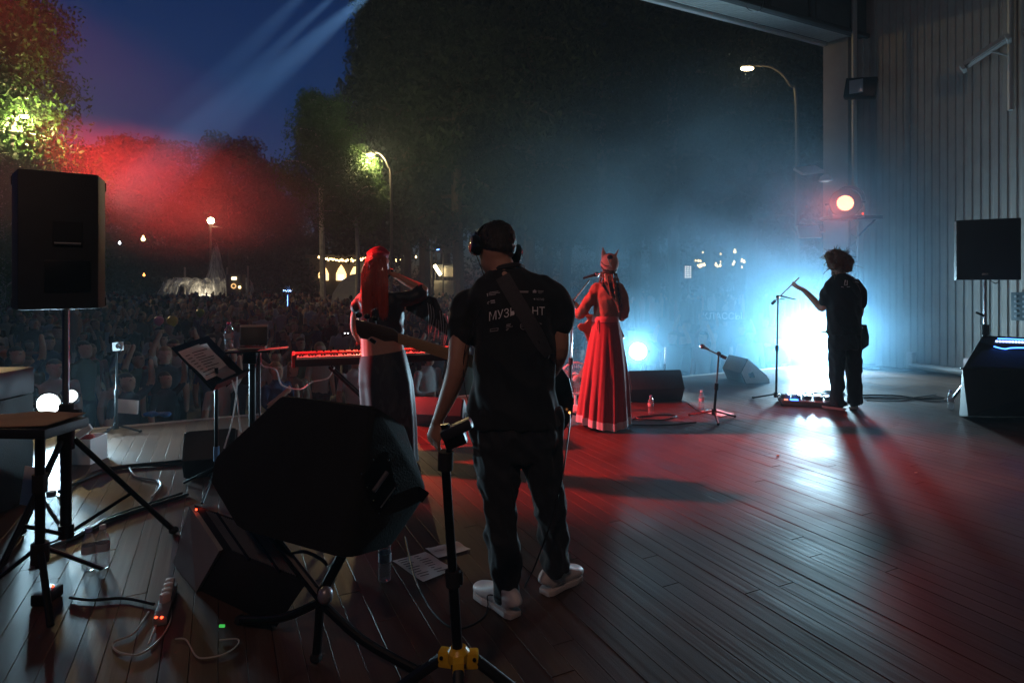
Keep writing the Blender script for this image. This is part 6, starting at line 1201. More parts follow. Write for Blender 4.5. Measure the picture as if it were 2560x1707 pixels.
b = MB(); b.rings([((S(l, y).x+S(r, y).x)/2, YS, S(0, y).z, (S(r, y).x-S(l, y).x)/2, ry) for l, r, y, ry in ((1481, 1547, 805, 0.115), (1485, 1548, 775, 0.11), (1487, 1551, 745, 0.115), (1486, 1554, 724, 0.095), (1500, 1545, 708, 0.075), (1510, 1535, 702, 0.06))], 28)
limb(b, [S(1494, 722), S(1477, 745, -0.02), S(1462, 768, -0.02), S(1450, 784, 0.02), S(1441, 783, 0.09)], [0.058, 0.056, 0.056, 0.054, 0.046]); limb(b, [S(1546, 720), S(1560, 745), S(1563, 775, 0.02), S(1555, 795, 0.08)], [0.056, 0.054, 0.052, 0.045])
link_mesh('bodice', fuse(b, 0.012, 3, 'bodice', 0.014, 11, 1, mats=[BOD]), sg_)
b = MB(); b.tube([S(1448, 786, 0.03), S(1432, 780, 0.15)], [(0.052, 0.05), (0.044, 0.04)], 12); b.build('cuff', mat('white_cuff', (0.7, 0.68, 0.66), 0.8), sg_)
b = MB(); b.add([S(1500, 706, -0.085), S(1548, 707, -0.08), S(1555, 765, -0.10), S(1552, 768, -0.09), S(1520, 735, -0.125)], [(0, 4, 1), (1, 4, 2), (4, 3, 2)]); b.add([tuple(Vector(v)+Vector((0, 0.012, 0))) for v in b.v], [(1, 4, 0), (2, 4, 1), (2, 3, 4)]); b.build('shawl', mat('navy_shawl', (0.03, 0.035, 0.06), 0.8), sg_)
b = MB(); b.tube([S(1512, 707, -0.10), S(1530, 738, -0.125), S(1546, 772, -0.115), S(1550, 800, -0.10)], [(0.004, 0.012)]*4, 8, sub=5); b.build('guitar_strap', mat('brown_strap', (0.12, 0.06, 0.04), 0.6), sg_)
# pleated skirt with a pale hem band
def skirt(lv, name, m, n_=120, pl=14, amp=1.0, par=sg_, seed=0.4, thick=0.0):
    vs = []; fs = []
    for (l, r, y, ry) in lv:
        cx = (S(l, y).x+S(r, y).x)/2; rx = (S(r, y).x-S(l, y).x)/2; z = S(0, y).z; g_ = min(1.0, max(0.05, (y-800)/200))
        for k_ in range(n_):
            t_ = 2*math.pi*k_/n_; w = 1+amp*g_*((0.055+0.03*math.sin(5*t_+2))*math.sin(pl*t_+seed+1.3*math.sin(3*t_)+0.5*math.sin(5*t_+0.012*y))+0.020*math.sin(2.3*pl*t_+1.0+0.01*y)+0.02*noise.noise(Vector((math.cos(t_)*3, math.sin(t_)*3, y*0.012)))); vs.append((cx+rx*math.cos(t_)*w, YS+ry*math.sin(t_)*w, z+0.02*g_*math.sin(2*t_+1)))
    for i in range(len(lv)-1):
        for k_ in range(n_): a = i*n_+k_; c_ = i*n_+(k_+1) % n_; fs.append((a, a+n_, c_+n_, c_))
    b = MB(); b.add(vs, fs); return b.build(name, m, par, smooth=80)
skirt([(1482, 1547, 798, 0.115), (1478, 1552, 825, 0.14), (1470, 1558, 860, 0.18), (1462, 1564, 905, 0.215), (1455, 1568, 950, 0.24), (1448, 1571, 1000, 0.26), (1443, 1573, 1042, 0.27)], 'skirt', DRESS)
skirt([(1443, 1573, 1038, 0.272), (1441.5, 1574, 1056, 0.276)], 'hem_band', mat('pale_hem', (0.55, 0.50, 0.54), 0.8))
b = MB(); b.rings([((S(l, y).x+S(r, y).x)/2, YS, S(0, y).z, (S(r, y).x-S(l, y).x)/2, ry) for l, r, y, ry in ((1479.5, 1549.5, 804, 0.126), (1480, 1549, 798, 0.128), (1481.5, 1548.5, 790, 0.122))], 32); b.tube([S(1494, 800, -0.12), S(1491, 812, -0.15), S(1493, 826, -0.16)], [(0.008, 0.004)]*3, 6, sub=3); b.tube([S(1497, 800, -0.12), S(1499, 815, -0.15), S(1498, 834, -0.16)], [(0.008, 0.004)]*3, 6, sub=3); b.build('sash', mat('rose_sash', (0.55, 0.14, 0.15), 0.6), sg_)
HAT = mat('pink_felt', (0.55, 0.30, 0.24), 0.85, var=0.15); b = MB(); M3 = Matrix((r_, f_, u_)).transposed(); b.ball(hc+u_*0.022-f_*0.01, (0.090, 0.106, 0.104), 24, rot=M3)
for e0, e1 in (((1511, 647), (1507, 617)), ((1535, 647), (1547, 622))): b.tube([S(*e0, 0.0), S(*e0, 0.0).lerp(S(*e1, 0.0), 0.5), S(*e1, 0.0)], [(0.034, 0.016), (0.024, 0.012), (0.004, 0.004)], 10)
me = fuse(b, 0.007, 3, 'cap', mats=[HAT]); bisect(me, hc-u_*0.045, -u_); cap = link_mesh('cap', me, sg_)
b = MB(); b.ball(S(1525, 643, -0.075), (0.030, 0.02, 0.024), 12); b.build('dark_ornament', mat('navy_felt', (0.02, 0.025, 0.045), 0.7), cap); MB().tube([S(1520, 648, -0.10), S(1524, 657, -0.112), S(1529, 668, -0.105)], [(0.012, 0.004), (0.010, 0.004), (0.003, 0.003)], 8, sub=3).build('pale_beak', mat('pale_felt', (0.75, 0.74, 0.7), 0.8), cap)
for s0_, y0_ in ((-1, 655), (-1, 666), (1, 668)): MB().tube([S(1503, y0_, -0.06), S(1512, y0_+9, -0.10), S(1523, y0_+10, -0.112)], 0.004, 6, sub=4).build('cord', mat('cord_dark', (0.06, 0.03, 0.03), 0.8), cap)
b = MB(); b.ball(hc-u_*0.035-f_*0.03, (0.075, 0.06, 0.06), 14, rot=M3)
me = fuse(b, 0.008, 2, 'hair', 0.008, 70, mats=[HAIRB]); hr_ = link_mesh('hair', me, sg_)
for pts in (((1504, 680, -0.02), (1502, 695, -0.05), (1499, 706, -0.07)), ((1536, 682, -0.04), (1540, 710, -0.10), (1543, 745, -0.125), (1548, 780, -0.12)), ((1520, 690, -0.06), (1522, 715, -0.115), (1530, 745, -0.13)), ((1540, 684, -0.03), (1548, 712, -0.09), (1552, 740, -0.11), (1551, 765, -0.11)), ((1530, 686, -0.06), (1535, 712, -0.12), (1540, 745, -0.13), (1543, 762, -0.12)), ((1508, 682, -0.03), (1508, 700, -0.08), (1505, 716, -0.10))):
    b = MB(); P_ = [S(*q) for q in pts]; P2, R2 = smooth_path(P_, [(0.014, 0.014)]*len(P_), 8); R2 = [(0.010+0.004*math.sin(i*1.6), 0.010+0.004*math.sin(i*1.6)) for i in range(len(P2))]; b.tube(P2, R2, 8); b.build('braid', HAIRB, hr_)
gt = empty('guitar', S(1470, 830, 0.3), 'acoustic guitar with a cutaway held by the singer', 'guitar'); o0 = S(1470, 815, 0.28); gxx = (S(1462, 800, 0.28)-S(1400, 735, 0.28)).normalized(); gyy = Vector((0, 1, 0)); gzz = gxx.cross(gyy)
MB().prism([((p_-o0).dot(gxx), (p_-o0).dot(gzz)) for p_ in [S(*q, 0.28) for q in ((1462, 790), (1470, 798), (1462, 808), (1450, 808), (1443, 815), (1448, 825), (1460, 830), (1466, 845), (1472, 862), (1500, 880), (1540, 875), (1560, 840), (1545, 805), (1510, 795), (1480, 785))]], -0.045, 0.045, gxx, gzz, gyy, o0, bev=0.01).build('body', mat('guitar_wood', (0.25, 0.12, 0.06), 0.3, coat=0.6), gt)
MB().prism([((p_-o0).dot(gxx), (p_-o0).dot(gzz)) for p_ in [S(*q, 0.26) for q in ((1398, 728), (1404, 722), (1480, 790), (1472, 798))]], -0.012, 0.012, gxx, gzz, gyy, o0, bev=0.004).build('neck', mat('guitar_neck', (0.30, 0.12, 0.06), 0.35), gt); MB().box(S(1392, 722, 0.26), (0.10, 0.018, 0.06), rot=Matrix.Rotation(R(42), 3, 'Y'), bev=0.005).build('headstock', mat('headstock_wood', (0.045, 0.028, 0.022), 0.4), gt)
# ------------------------------------------------------------------ the keyboard player with long red hair
YK = 4.8
def K(px, py, dy=0.0): return at(px, py, YK+dy)
kp = empty('person', Vector((K(965, 0).x, YK, 0)), 'keyboard player with long red hair and a black skirt', 'person'); b = MB(); hc = K(944, 664, 0.0); BLK = mat('black_satin', (0.012, 0.011, 0.013), 0.5, var=0.2, sheen=0.2)
r_, f_, u_ = head(b, hc, Vector((0.25, 1, -0.05)), Vector((0, 0, 1)), 0.98); limb(b, [K(950, 735), K(946, 700)], [0.055, 0.046])
b.rings([(K(x, y).x, YK, K(x, y).z, rx, ry) for x, y, rx, ry in ((960, 940, 0.165, 0.12), (957, 880, 0.176, 0.108), (954, 850, 0.168, 0.10), (952, 800, 0.155, 0.10), (952, 755, 0.17, 0.095), (950, 738, 0.13, 0.08))], 20)
limb(b, [K(1000, 748), K(1032, 742, 0.03), K(1060, 726, 0.06), K(1020, 706, 0.07), K(985, 686, 0.06)], [0.048, 0.045, 0.040, 0.036, 0.022]); hand(b, K(987, 688, 0.06), Vector((-0.75, -0.1, 0.55)), Vector((0.3, -0.5, 0.8)), 0.95, 0.8, -1)
limb(b, [K(906, 756), K(889, 785, 0.02), K(888, 825, 0.08), K(900, 855, 0.22)], [0.03, 0.038, 0.036, 0.022]); hand(b, K(900, 855, 0.22), Vector((0.2, 0.9, -0.2)), Vector((0, 0.2, 1)), 0.95, 0.5, 1)
for px in (945, 990): limb(b, [K(px, 960), K(px, 1060), K(px, 1150)], [0.08, 0.055, 0.04]); b.ball(Vector((K(px, 0).x, YK+0.05, 0.045)), (0.042, 0.11, 0.04), 12)
link_mesh('body', fuse(b, 0.009, 5, 'body', mats=[SKIN, INK], classify=lambda c: 1 if c.z < 0.12 else 0), kp)
def kr(l, r, y, ry, dy=0.0): return ((K(l, y).x+K(r, y).x)/2, YK+dy, K(0, y).z, (K(r, y).x-K(l, y).x)/2, ry)
b = MB(); b.rings([kr(897, 1010, 838, 0.112), kr(893, 1008, 815, 0.11), kr(891, 1012, 780, 0.115), kr(888, 1016, 752, 0.11), kr(905, 1000, 735, 0.09), kr(925, 975, 728, 0.07)], 28); limb(b, [K(995, 748), K(1030, 744, 0.03), K(1052, 735, 0.05), K(1050, 724, 0.06)], [0.062, 0.060, 0.058, 0.048]); limb(b, [K(905, 750), K(893, 768)], [0.06, 0.055])
link_mesh('top', fuse(b, 0.010, 3, 'top', 0.010, 11, 3, mats=[BLK]), kp)
b = MB(); n_ = 20      # wide sleeve hanging from the elbow, with a fringe
vs = []
for i in range(6):
    for j in range(n_+1): a = j/n_; base = K(1015+75*a, 732+14*a*a, 0.08-0.03*a); vs.append(base+Vector((0.03*i*a, 0.012*math.sin(j*1.3+i), -0.055*i*(0.5+a*0.75))))
b.add(vs, [(i*(n_+1)+j, i*(n_+1)+j+1, (i+1)*(n_+1)+j+1, (i+1)*(n_+1)+j) for i in range(5) for j in range(n_)]); b.add([v+Vector((0, 0.006, 0)) for v in vs], [(i*(n_+1)+j, (i+1)*(n_+1)+j, (i+1)*(n_+1)+j+1, i*(n_+1)+j+1) for i in range(5) for j in range(n_)]); b.build('hanging_sleeve', BLK, kp, smooth=80)
b = MB()
for j in range(9, n_+1): q = vs[5*(n_+1)+j]+Vector((0, 0, 0.16)); b.tube([q, q+Vector((0.012, -0.012, -0.10)), q+Vector((0.02*math.sin(j), -0.012, -0.24-0.03*math.sin(j*2.2)))], [0.004, 0.0035, 0.0015], 5, sub=4)
b.build('fringe', mat('silver_fringe', (0.45, 0.43, 0.45), 0.3, 0.3), kp, kind='stuff')
b = MB(); n_ = 96; lv = [kr(902, 1012, 882, 0.114), kr(897, 1022, 915, 0.132), kr(897, 1031, 955, 0.150), kr(902, 1036, 1010, 0.155), kr(908, 1040, 1070, 0.17), kr(912, 1042, 1130, 0.18), kr(912, 1045, 1152, 0.185)]; vs = []
for i, (cx, cy_, z, rx, ry) in enumerate(lv):
    for k_ in range(n_): t_ = 2*math.pi*k_/n_; w = 1+0.035*min(1, i/3)*math.sin(9*t_+0.8*math.sin(2*t_)); tilt = 0.10*(1 if i == 0 else 0)*(-math.cos(t_))*0.25; vs.append((cx+rx*math.cos(t_)*w, cy_+ry*math.sin(t_)*w, z+tilt*-1))
b.add(vs, [(i*n_+k_, (i+1)*n_+k_, (i+1)*n_+(k_+1) % n_, i*n_+(k_+1) % n_) for i in range(len(lv)-1) for k_ in range(n_)])
def floral():
    m = bpy.data.materials.new('black_skirt_white_leaves'); m.use_nodes = True; t = m.node_tree; p_ = t.nodes['Principled BSDF']; p_.inputs['Roughness'].default_value = 0.55
    tc = t.nodes.new('ShaderNodeTexCoord'); mp = t.nodes.new('ShaderNodeMapping'); mp.inputs['Rotation'].default_value = (0, R(40), 0); mp.inputs['Scale'].default_value = (9, 9, 3); n = t.nodes.new('ShaderNodeTexNoise'); n.inputs['Scale'].default_value = 1.4; n.inputs['Distortion'].default_value = 1.5
    rp = t.nodes.new('ShaderNodeValToRGB'); rp.color_ramp.elements[0].position = 0.56; rp.color_ramp.elements[1].position = 0.60; rp.color_ramp.elements[0].color = (0.010, 0.011, 0.014, 1); rp.color_ramp.elements[1].color = (0.03, 0.03, 0.033, 1)
    t.links.new(tc.outputs['Object'], mp.inputs[0]); t.links.new(mp.outputs[0], n.inputs['Vector']); t.links.new(n.outputs[0], rp.inputs[0]); t.links.new(rp.outputs[0], p_.inputs['Base Color']); return m
b.build('skirt', floral(), kp, smooth=80)
# long straight hair in many strands, and the red cap
b = MB(); M3 = Matrix((r_, f_, u_)).transposed(); b.ball(hc+u_*0.008-f_*0.012, (0.092, 0.108, 0.116), 24, rot=M3); b.rings([kr(914, 960, 772, 0.016, -0.095), kr(909, 966, 740, 0.030, -0.10), kr(910, 966, 700, 0.050, -0.075), kr(914, 967, 665, 0.065, -0.04)], 24)
hm_ = fuse(b, 0.008, 4, 'hair', 0.008, 40, 7, mats=[HAIRR]); hr_ = link_mesh('hair', hm_, kp); b = MB(); rr_ = random.Random(5)
for k in range(320):
    a = rr_.random(); px = 906+62*a+rr_.uniform(-2, 2); lo = 775+18*math.sin(a*9)+rr_.uniform(-8, 14); dx = rr_.uniform(-3, 3); dd = -0.06*math.sin(a*math.pi)
    b.tube([K(918+46*a, 640+rr_.uniform(0, 14), -0.06+dd*0.5), K(px, 680, -0.095+dd*0.4), K(px+dx*0.5, 730, -0.125+dd*0.3), K(px+dx, lo, -0.115+dd*0.3)], [0.003, 0.0042, 0.0036, 0.0008], 5, sub=4)
b.build('strands', HAIRR, hr_, smooth=60, kind='stuff'); b = MB()
b.ball(hc+u_*0.075, (0.085, 0.095, 0.045), 18, rot=M3); b.tube([K(925, 642, 0.0), K(948, 626, 0.0), K(968, 641, 0.02)], [(0.03, 0.05), (0.022, 0.04), (0.02, 0.04)], 10, sub=3)
link_mesh('cap', fuse(b, 0.008, 3, 'cap', mats=[mat('crimson_felt', (0.35, 0.02, 0.04), 0.8)]), kp); MB().tube([K(966, 700, 0.05), K(982, 675, 0.05)], 0.012, 8).build('ear_piece', BLACKM, kp)
# ------------------------------------------------------------------ the guitarist by the bright light
YT = 6.8
def T(px, py, dy=0.0): return at(px, py, YT+dy)
gp = empty('person', Vector((T(2110, 0).x, YT, 0)), 'guitarist with bushy hair standing before the blazing light', 'person'); b = MB(); hc = T(2093, 655, 0.03)
r_, f_, u_ = head(b, hc, Vector((-0.6, 0.75, -0.35)), Vector((-0.1, 0.1, 1)), 1.05); limb(b, [T(2108, 702), T(2100, 680)], [0.07, 0.055])
b.rings([(T(x, y).x, YT, T(x, y).z, rx, ry) for x, y, rx, ry in ((2110, 860, 0.16, 0.11), (2108, 780, 0.165, 0.105), (2108, 735, 0.165, 0.10), (2108, 708, 0.12, 0.07))], 18)
limb(b, [T(2084, 720), T(2064, 745, 0.02), T(2056, 772, 0.08), T(2030, 745, 0.16), T(2008, 724, 0.2)], [0.035, 0.042, 0.042, 0.038, 0.026]); hand(b, T(2010, 726, 0.2), Vector((-0.8, 0.2, 0.45)), Vector((-0.4, -0.3, -0.9)), 1.05, 0.35, 1, 0.2)
limb(b, [T(2134, 718), T(2150, 755, 0.02), T(2146, 790, 0.1), T(2120, 800, 0.25)], [0.035, 0.042, 0.042, 0.026]); hand(b, T(2120, 800, 0.25), Vector((-1, 0.3, 0)), Vector((0, 1, 0.2)), 1.05, 0.7, -1)
link_mesh('body', fuse(b, 0.011, 5, 'body', mats=[SKIN]), gp)
def tr(l, r, y, ry, dy=0.0): return ((T(l, y).x+T(r, y).x)/2, YT+dy, T(0, y).z, (T(r, y).x-T(l, y).x)/2, ry)
b = MB(); b.rings([tr(2068, 2150, 835, 0.14), tr(2070, 2150, 800, 0.135), tr(2068, 2150, 750, 0.135), tr(2063, 2152, 722, 0.12), tr(2068, 2147, 706, 0.105), tr(2080, 2135, 692, 0.085), tr(2092, 2122, 684, 0.07)], 28); limb(b, [T(2078, 708), T(2066, 730, 0.01), T(2060, 755, 0.04)], [0.05, 0.062, 0.06]); limb(b, [T(2138, 706), T(2150, 730, 0.01), T(2153, 758, 0.02)], [0.05, 0.062, 0.06])
sh2 = link_mesh('tshirt', fuse(b, 0.012, 3, 'tshirt', 0.016, 9, 8, mats=[SHIRT]), gp)
bv2 = bvh_of(sh2); print_on(bv2, gp, 'shirt_marks', [((2112, 700), (2115, 700), (2112, 712), (2110, 711)), ((2117, 701), (2119, 701), (2119, 712), (2117, 712)), hl(2110, 2119, 712, 1.5), hl(2103, 2109, 716, 1.2, 1.5), hl(2117, 2125, 717, 1.2, -1), hl(2133, 2141, 690, 1.2, 2), hl(2135, 2145, 696, 1.2, 3), hl(2138, 2147, 703, 1.2, 3)], PRINT)
b = MB(); b.rings([tr(2070, 2150, 820, 0.125), tr(2070, 2150, 870, 0.125)], 24)
for l0, r0, l1, r1, dy in ((2070, 2112, 2078, 2108, 0.0), (2110, 2151, 2128, 2160, 0.05)): b.rings([tr(l0, r0, 850, 0.105), tr((l0+l1)/2, (r0+r1)/2, 920, 0.085, dy/2), tr(l1, r1, 1012, 0.075, dy)], 20)
link_mesh('trousers', fuse(b, 0.012, 3, 'trousers', 0.02, 10, 4, mats=[JEANS]), gp)
for k, (h_, t_) in enumerate((((T(2108, 0).x, YT-0.04, 0), (T(2060, 0).x+0.05, YT+0.14, 0)), ((T(2135, 0).x, YT+0.03, 0), (T(2162, 0).x+0.02, YT+0.25, 0)))):
    b = MB(); so = MB(); shoe(b, so, h_, t_, 0.11, 0.05); me = fuse(b, 0.010, 3, 'shoe', mats=[INK]); bisect(me, Vector((0, 0, 0.018)), Vector((0, 0, -1))); s_ = link_mesh('shoe', me, gp); so.build('sole', mat('pale_sole', (0.6, 0.6, 0.6), 0.6), s_)
b = MB(); rr_ = random.Random(9); b.ball(hc+u_*0.01-f_*0.012, (0.115, 0.125, 0.125), 22)
for k in range(60):
    d = Vector((rr_.gauss(0, 1), rr_.gauss(0, 1), rr_.gauss(0.1, 0.9))).normalized()
    if d.dot(f_) < 0.55: b.ball(hc+d*0.125-u_*0.01, rr_.uniform(0.028, 0.05), 8)
hm_ = fuse(b, 0.009, 2, 'hair', 0.010, 45, 3, mats=[HAIRB]); hr_ = link_mesh('hair', hm_, gp); b = MB()
for k in range(260):
    d = Vector((rr_.gauss(0, 1), rr_.gauss(0, 1), rr_.gauss(0.05, 0.9))).normalized()
    if d.dot(f_) < 0.6:
        q = hc+d*0.135; e = Vector((rr_.gauss(0, 1), rr_.gauss(0, 1), rr_.gauss(0, 1)))*0.022; b.tube([q, q+d*0.022+e, q+d*0.03+e*1.6-Vector((0, 0, 0.012))], [0.0030, 0.0025, 0.001], 4, sub=2)
b.build('curls', HAIRB, hr_, smooth=60, kind='stuff')
eg = empty('electric_guitar', T(2080, 830, 0.3), 'dark electric guitar held in front of the guitarist', 'guitar'); o0 = T(2080, 830, 0.3)
MB().prism([(0.25, 0.02), (0.20, 0.16), (0.05, 0.14), (-0.02, 0.10), (-0.12, 0.16), (-0.10, 0.02), (-0.12, -0.10), (0.02, -0.12), (0.18, -0.16), (0.26, -0.08)], -0.022, 0.022, Vector((1, 0, -0.15)).normalized(), Vector((0.15, 0, 1)).normalized(), Vector((0, 1, 0)), T(2118, 838, 0.28), bev=0.008).build('body', mat('bass_lacquer', (0.01, 0.012, 0.018), 0.2), eg); MB().box(T(2090, 824, 0.5), (0.05, 0.6, 0.02), rot=Matrix.Rotation(R(12), 3, 'Z') @ Matrix.Rotation(R(-12), 3, 'X'), bev=0.006).build('neck', WOODN, eg); MB().ball(T(2153, 820, 0.24), 0.02, 8).build('strap_button', STEEL, eg); MB().box(T(2088, 835, 0.86), (0.07, 0.16, 0.018), rot=Matrix.Rotation(R(12), 3, 'Z') @ Matrix.Rotation(R(-12), 3, 'X'), bev=0.006).build('headstock', WOODN, eg)
b = MB(); b.tube([T(2150, 820, 0.2), T(2156, 760, 0.05), T(2146, 715, -0.09), T(2120, 697, -0.05), T(2105, 692, 0.08)], [(0.004, 0.02)]*5, 8, sub=6); b.build('strap', mat('brown_strap', (0.12, 0.06, 0.04), 0.6), eg)
# ================================================================== THE CROWD
def ramp_material(name, cols, rough=0.8, island=False):
    m = bpy.data.materials.new(name); m.use_nodes = True; t = m.node_tree; b = t.nodes['Principled BSDF']; b.inputs['Roughness'].default_value = rough; b.inputs['Specular IOR Level'].default_value = 0.2
    rp = t.nodes.new('ShaderNodeValToRGB'); rp.color_ramp.interpolation = 'CONSTANT'; e = rp.color_ramp.elements
    while len(e) < len(cols): e.new(0.5)
    for i, c in enumerate(cols): e[i].position = i/len(cols); e[i].color = tuple(c)+(1,)
    if island: g = t.nodes.new('ShaderNodeNewGeometry'); src = g.outputs['Random Per Island']
    else: g = t.nodes.new('ShaderNodeObjectInfo'); src = g.outputs['Random']
    t.links.new(src, rp.inputs[0]); t.links.new(rp.outputs[0], b.inputs['Base Color']); return m
TOPC = [(0.04, 0.04, 0.045), (0.36, 0.34, 0.33), (0.03, 0.04, 0.09), (0.16, 0.13, 0.10), (0.02, 0.02, 0.02), (0.42, 0.38, 0.34), (0.20, 0.05, 0.05), (0.06, 0.08, 0.05), (0.05, 0.05, 0.06), (0.35, 0.24, 0.2), (0.08, 0.07, 0.12), (0.02, 0.03, 0.04)]
C_SKIN = ramp_material('crowd_skin', [(0.42, 0.25, 0.18), (0.36, 0.2, 0.14), (0.48, 0.3, 0.22), (0.33, 0.19, 0.13)], 0.6); C_HAIR = ramp_material('crowd_hair', [(0.03, 0.02, 0.015), (0.08, 0.045, 0.025), (0.02, 0.015, 0.012), (0.22, 0.15, 0.08), (0.05, 0.03, 0.02)], 0.6); C_TOP = ramp_material('crowd_top', TOPC)
_t = C_TOP.node_tree; _oi = [n for n in _t.nodes if n.type == 'OBJECT_INFO'][0]; _t.links.new(_oi.outputs['Color'], _t.nodes['Principled BSDF'].inputs['Base Color'])
TOPN = ('black', 'pale grey', 'navy', 'brown', 'jet black', 'cream', 'dark red', 'olive', 'charcoal', 'dusty pink', 'violet', 'blue black'); C_LEG = ramp_material('crowd_trousers', [(0.02, 0.02, 0.03), (0.05, 0.06, 0.09), (0.03, 0.03, 0.03), (0.10, 0.09, 0.08)])
def crowd_mesh(v):
    """a person 1.7 m tall facing -y, arms by variant"""
    b = MB(); head(b, Vector((0, -0.01, 1.58)), Vector((0, -1, 0.1)), Vector((0, 0, 1)), 1.0); limb(b, [(0, 0, 1.36), (0, 0, 1.50)], [0.06, 0.05])
    if v in (1, 4): b.ball((0, 0.045, 1.50), (0.085, 0.06, 0.16), 12)
    b.ball((0, 0.02, 1.61), (0.085, 0.098, 0.098), 14)
    b.rings([(0, 0, 0.84, 0.165, 0.11), (0, 0, 1.0, 0.145, 0.10), (0, 0, 1.2, 0.175, 0.115), (0, 0, 1.36, 0.18, 0.10), (0, 0, 1.43, 0.09, 0.07)], 16)
    for sx in (-1, 1):
        limb(b, [(sx*0.09, 0, 0.86), (sx*0.10, 0, 0.46), (sx*0.10, 0.01, 0.07)], [0.088, 0.062, 0.045], 10); b.ball((sx*0.10, -0.05, 0.05), (0.045, 0.11, 0.045), 8)
        up = {0: False, 1: False, 2: sx > 0, 3: True, 4: False, 5: True}[v]
        if up and v != 5: pts = [(sx*0.20, 0, 1.36), (sx*0.30, -0.08, 1.52), (sx*0.22, -0.14, 1.80)]
        elif v == 5: pts = [(sx*0.20, 0, 1.36), (sx*0.27, -0.10, 1.15), (sx*0.07, -0.30, 1.36)]
        elif v == 4: pts = [(sx*0.20, 0, 1.36), (sx*0.25, -0.02, 1.10), (sx*0.06, -0.18, 1.06)]
        else: pts = [(sx*0.20, 0, 1.36), (sx*0.25, 0.02, 1.08), (sx*0.24, -0.05, 0.84)]
        limb(b, pts, [0.055, 0.045, 0.032], 10); b.ball(pts[-1], (0.035, 0.03, 0.055), 8)
    arms = v
    def cls(c):
        if c.z > 1.46 and abs(c.x) < 0.13:
            if abs(abs(c.x)-0.032) < 0.013 and abs(c.z-1.603) < 0.009: return 0
            if c.z > 1.645 or c.y > 0.02 or (v in (1, 4) and c.y > -0.02 and abs(c.x) > 0.055): return 0
            return 1
        if v in (1, 4) and c.y > 0.07 and c.z > 1.36: return 0
        if abs(c.x) > 0.205 and c.z < 1.18 and v in (0, 1, 2): return 1
        if c.z > 1.50: return 1
        if c.y < -0.13 and c.z > 0.9: return 1
        if c.z < 0.90: return 3
        return 2
    return fuse(b, 0.016, 2, 'crowd_person', mats=[C_HAIR, C_SKIN, C_TOP, C_LEG], classify=cls, decim=0.3)
CM = [crowd_mesh(v) for v in range(6)]
rc = random.Random(21); spots = []
def free(p, d): return all((p.x-q.x)**2+(p.y-q.y)**2 > d*d for q in spots)
tries = 0
while len(spots) < 250 and tries < 60000:
    tries += 1; vv = 1.2+rc.random()**1.6*19; uu_ = rc.uniform(-9, 13); p = uv(uu_, vv); px = HX+p.x/p.y*F
    if p.y < 6.5 or px < -60 or px > 2060: continue
    if px > 1320 and rc.random() < 0.62: continue
    if free(p, 0.52): spots.append(p)
spots.sort(key=lambda p: p.y)
SIDE = ('near the stage', 'mid crowd', 'far back')
for i, p in enumerate(spots):
    v = rc.choice((0, 0, 1, 1, 2, 3, 4, 5)); o = bpy.data.objects.new('person', CM[v]); COL.objects.link(o); h = rc.uniform(0.86, 1.06)*(0.72 if rc.random() < 0.08 else 1)
    o.location = (p.x, p.y, GZ); o.scale = (h*rc.uniform(0.92, 1.12), h, h); a = math.atan2(-(p.x-1.0), p.y-5.5); o.rotation_euler = (0, 0, math.atan2(1.0-p.x, p.y-5.5)+rc.gauss(0, 0.35))
    ci = rc.randrange(len(TOPC)); o.color = TOPC[ci]+(1,); row = 0 if p.y < 9.5 else 1 if p.y < 15 else 2; px = HX+p.x/p.y*F; side = 'left of the fountain' if px < 430 else 'right of the fountain' if px < 900 else 'beside the red hair' if px < 1320 else 'in the blue haze'
    tag(o, 'listener in %s top, %s, %s, %s' % (TOPN[ci], {0: 'arms down', 1: 'long hair', 2: 'one arm raised', 3: 'both arms raised', 4: 'arms folded', 5: 'hands at face'}[v], SIDE[row], side), 'person', 'listeners in the crowd')
# the rest of the crowd, one far mass
def low_person():
    b = MB(); b.rings([(0, 0, 0.0, 0.14, 0.10), (0, 0, 0.8, 0.17, 0.12), (0, 0, 1.3, 0.21, 0.12), (0, 0, 1.44, 0.10, 0.08), (0, 0, 1.50, 0.05, 0.05)], 8); nb = len(b.f); b.rings([(0, 0, 1.48, 0.04, 0.05), (0, 0, 1.55, 0.085, 0.095), (0, 0, 1.65, 0.085, 0.10), (0, 0, 1.73, 0.04, 0.05)], 8); return np.array(b.v), b.f
lv_, lf_ = low_person(); far = []; tries = 0
while len(far) < 1500 and tries < 40000:
    tries += 1; Y = 17+rc.random()**1.2*38; px = rc.uniform(-40, 2050)
    if px > 1320 and rc.random() < 0.6: continue
    p = Vector(((px-HX)/F*Y, Y, GZ))
    if (p-O).dot(V) < 19: continue
    if (p.x-gl(522, fy).x)**2+(p.y-fy)**2 < 49: continue
    far.append(p)
V_ = []; F_ = []; n = 0
for p in far:
    h = rc.uniform(0.82, 1.06); a = rc.uniform(-0.6, 0.6); c_, s_ = math.cos(a), math.sin(a); Q = lv_*np.array([h*rc.uniform(0.9, 1.25), h, h]); Q = np.stack([Q[:, 0]*c_-Q[:, 1]*s_+p.x, Q[:, 0]*s_+Q[:, 1]*c_+p.y, Q[:, 2]+p.z], 1); V_ += [tuple(q) for q in Q]; F_ += [tuple(i+n for i in f) for f in lf_]; n += len(lv_)
me = bpy.data.meshes.new('crowd'); me.from_pydata(V_, [], F_); me.materials.append(ramp_material('far_crowd', TOPC+[(0.42, 0.26, 0.19), (0.36, 0.2, 0.14), (0.4, 0.26, 0.2), (0.03, 0.02, 0.02)], 0.8, True)); me.shade_smooth(); o = bpy.data.objects.new('crowd', me); COL.objects.link(o); tag(o, 'dense far crowd filling the park', 'crowd', None, 'stuff')
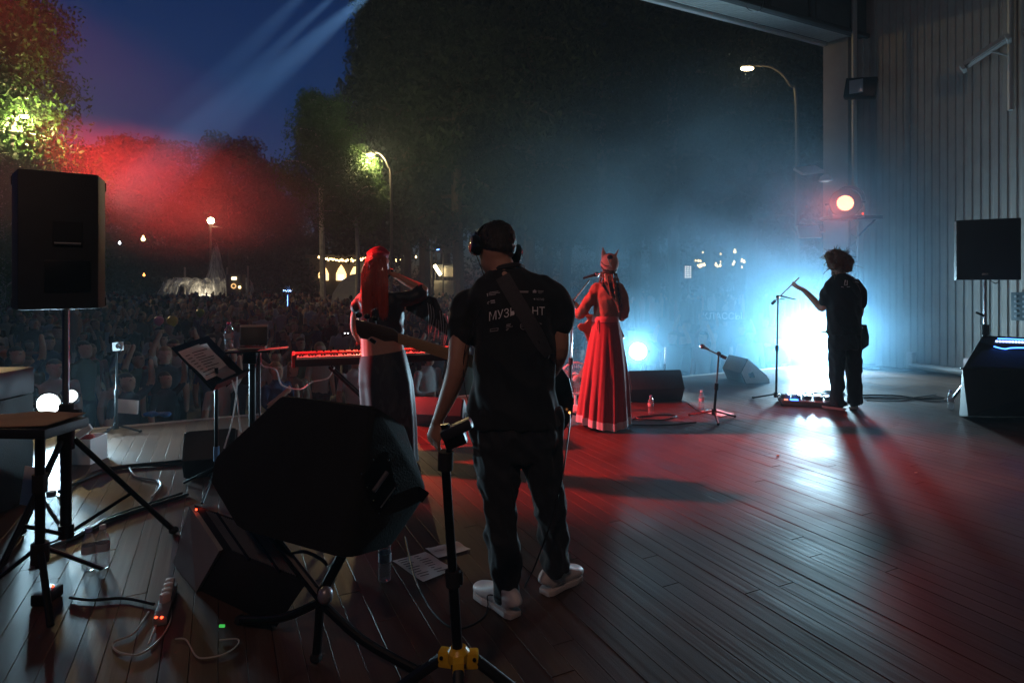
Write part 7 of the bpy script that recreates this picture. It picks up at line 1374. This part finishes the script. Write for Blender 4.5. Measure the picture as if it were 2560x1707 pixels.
# balloons over the heads
for px, py, Y, r, c, lb in ((397, 802, 13.0, 0.10, (0.7, 0.15, 0.25), 'pink balloon over the heads of the crowd'), (431, 803, 13.0, 0.115, (0.75, 0.45, 0.02), 'yellow balloon next to the pink one'), (500, 782, 16.0, 0.11, (0.25, 0.32, 0.03), 'olive green balloon over the crowd'), (11, 885, 10.0, 0.07, (0.6, 0.12, 0.03), 'orange balloon at the left edge')):
    q = at(px, py, Y); t = empty('balloon', q-Vector((0, 0, r*1.2)), lb, 'balloon', 'balloons over the crowd'); MB().lathe([(0.004, -r*1.25), (r*0.45, -r*0.95), (r*0.86, -r*0.45), (r, 0.05*r), (r*0.9, r*0.55), (r*0.5, r*0.92), (0.002, r*1.05)], q, 20).build('skin', mat('balloon_%d' % px, c, 0.3, spec=0.6), t); MB().lathe([(0.014, -r*1.36), (0.003, -r*1.24)], q, 8).build('knot', mat('balloon_%d' % px, c, 0.3), t); MB().tube([q-Vector((0, 0, r*1.3)), q-Vector((0.03, 0, r*1.3+0.3)), q-Vector((0, 0, r*1.3+0.7))], 0.002, 4, sub=4).build('string', CABLEW, t)
q = at(719, 727, 20); t = empty('balloon', q-Vector((0, 0, 0.2)), 'clear balloon lit by tiny blue lights', 'balloon', 'balloons over the crowd'); MB().ball(q, 0.16, 16).build('skin', PET, t)
for k in range(12): a = k*2.4; MB().ball(q+Vector((0.12*math.cos(a), -0.05, 0.12*math.sin(a*1.3))), 0.012, 6).build('tiny_light', BB if k % 3 else BC, t)
MB().tube([q-Vector((0, 0, 0.16)), q-Vector((0, 0, 0.5))], 0.006, 5).build('stick', BB, t)
for k, (px, py, Y) in enumerate(((866, 833, 9), (790, 905, 7.6), (640, 970, 7.4))):
    if k: continue
    t = empty('phone', at(px, py, Y), 'phone with two lit points held in the crowd', 'phone'); MB().box(at(px, py, Y), (0.08, 0.01, 0.15), rot=Matrix.Rotation(R(70), 3, 'Y'), bev=0.004).build('case', BLACK, t); [MB().ball(at(px-4+8*j, py, Y-0.01), 0.008, 6).build('camera_light', BC, t) for j in (0, 1)]
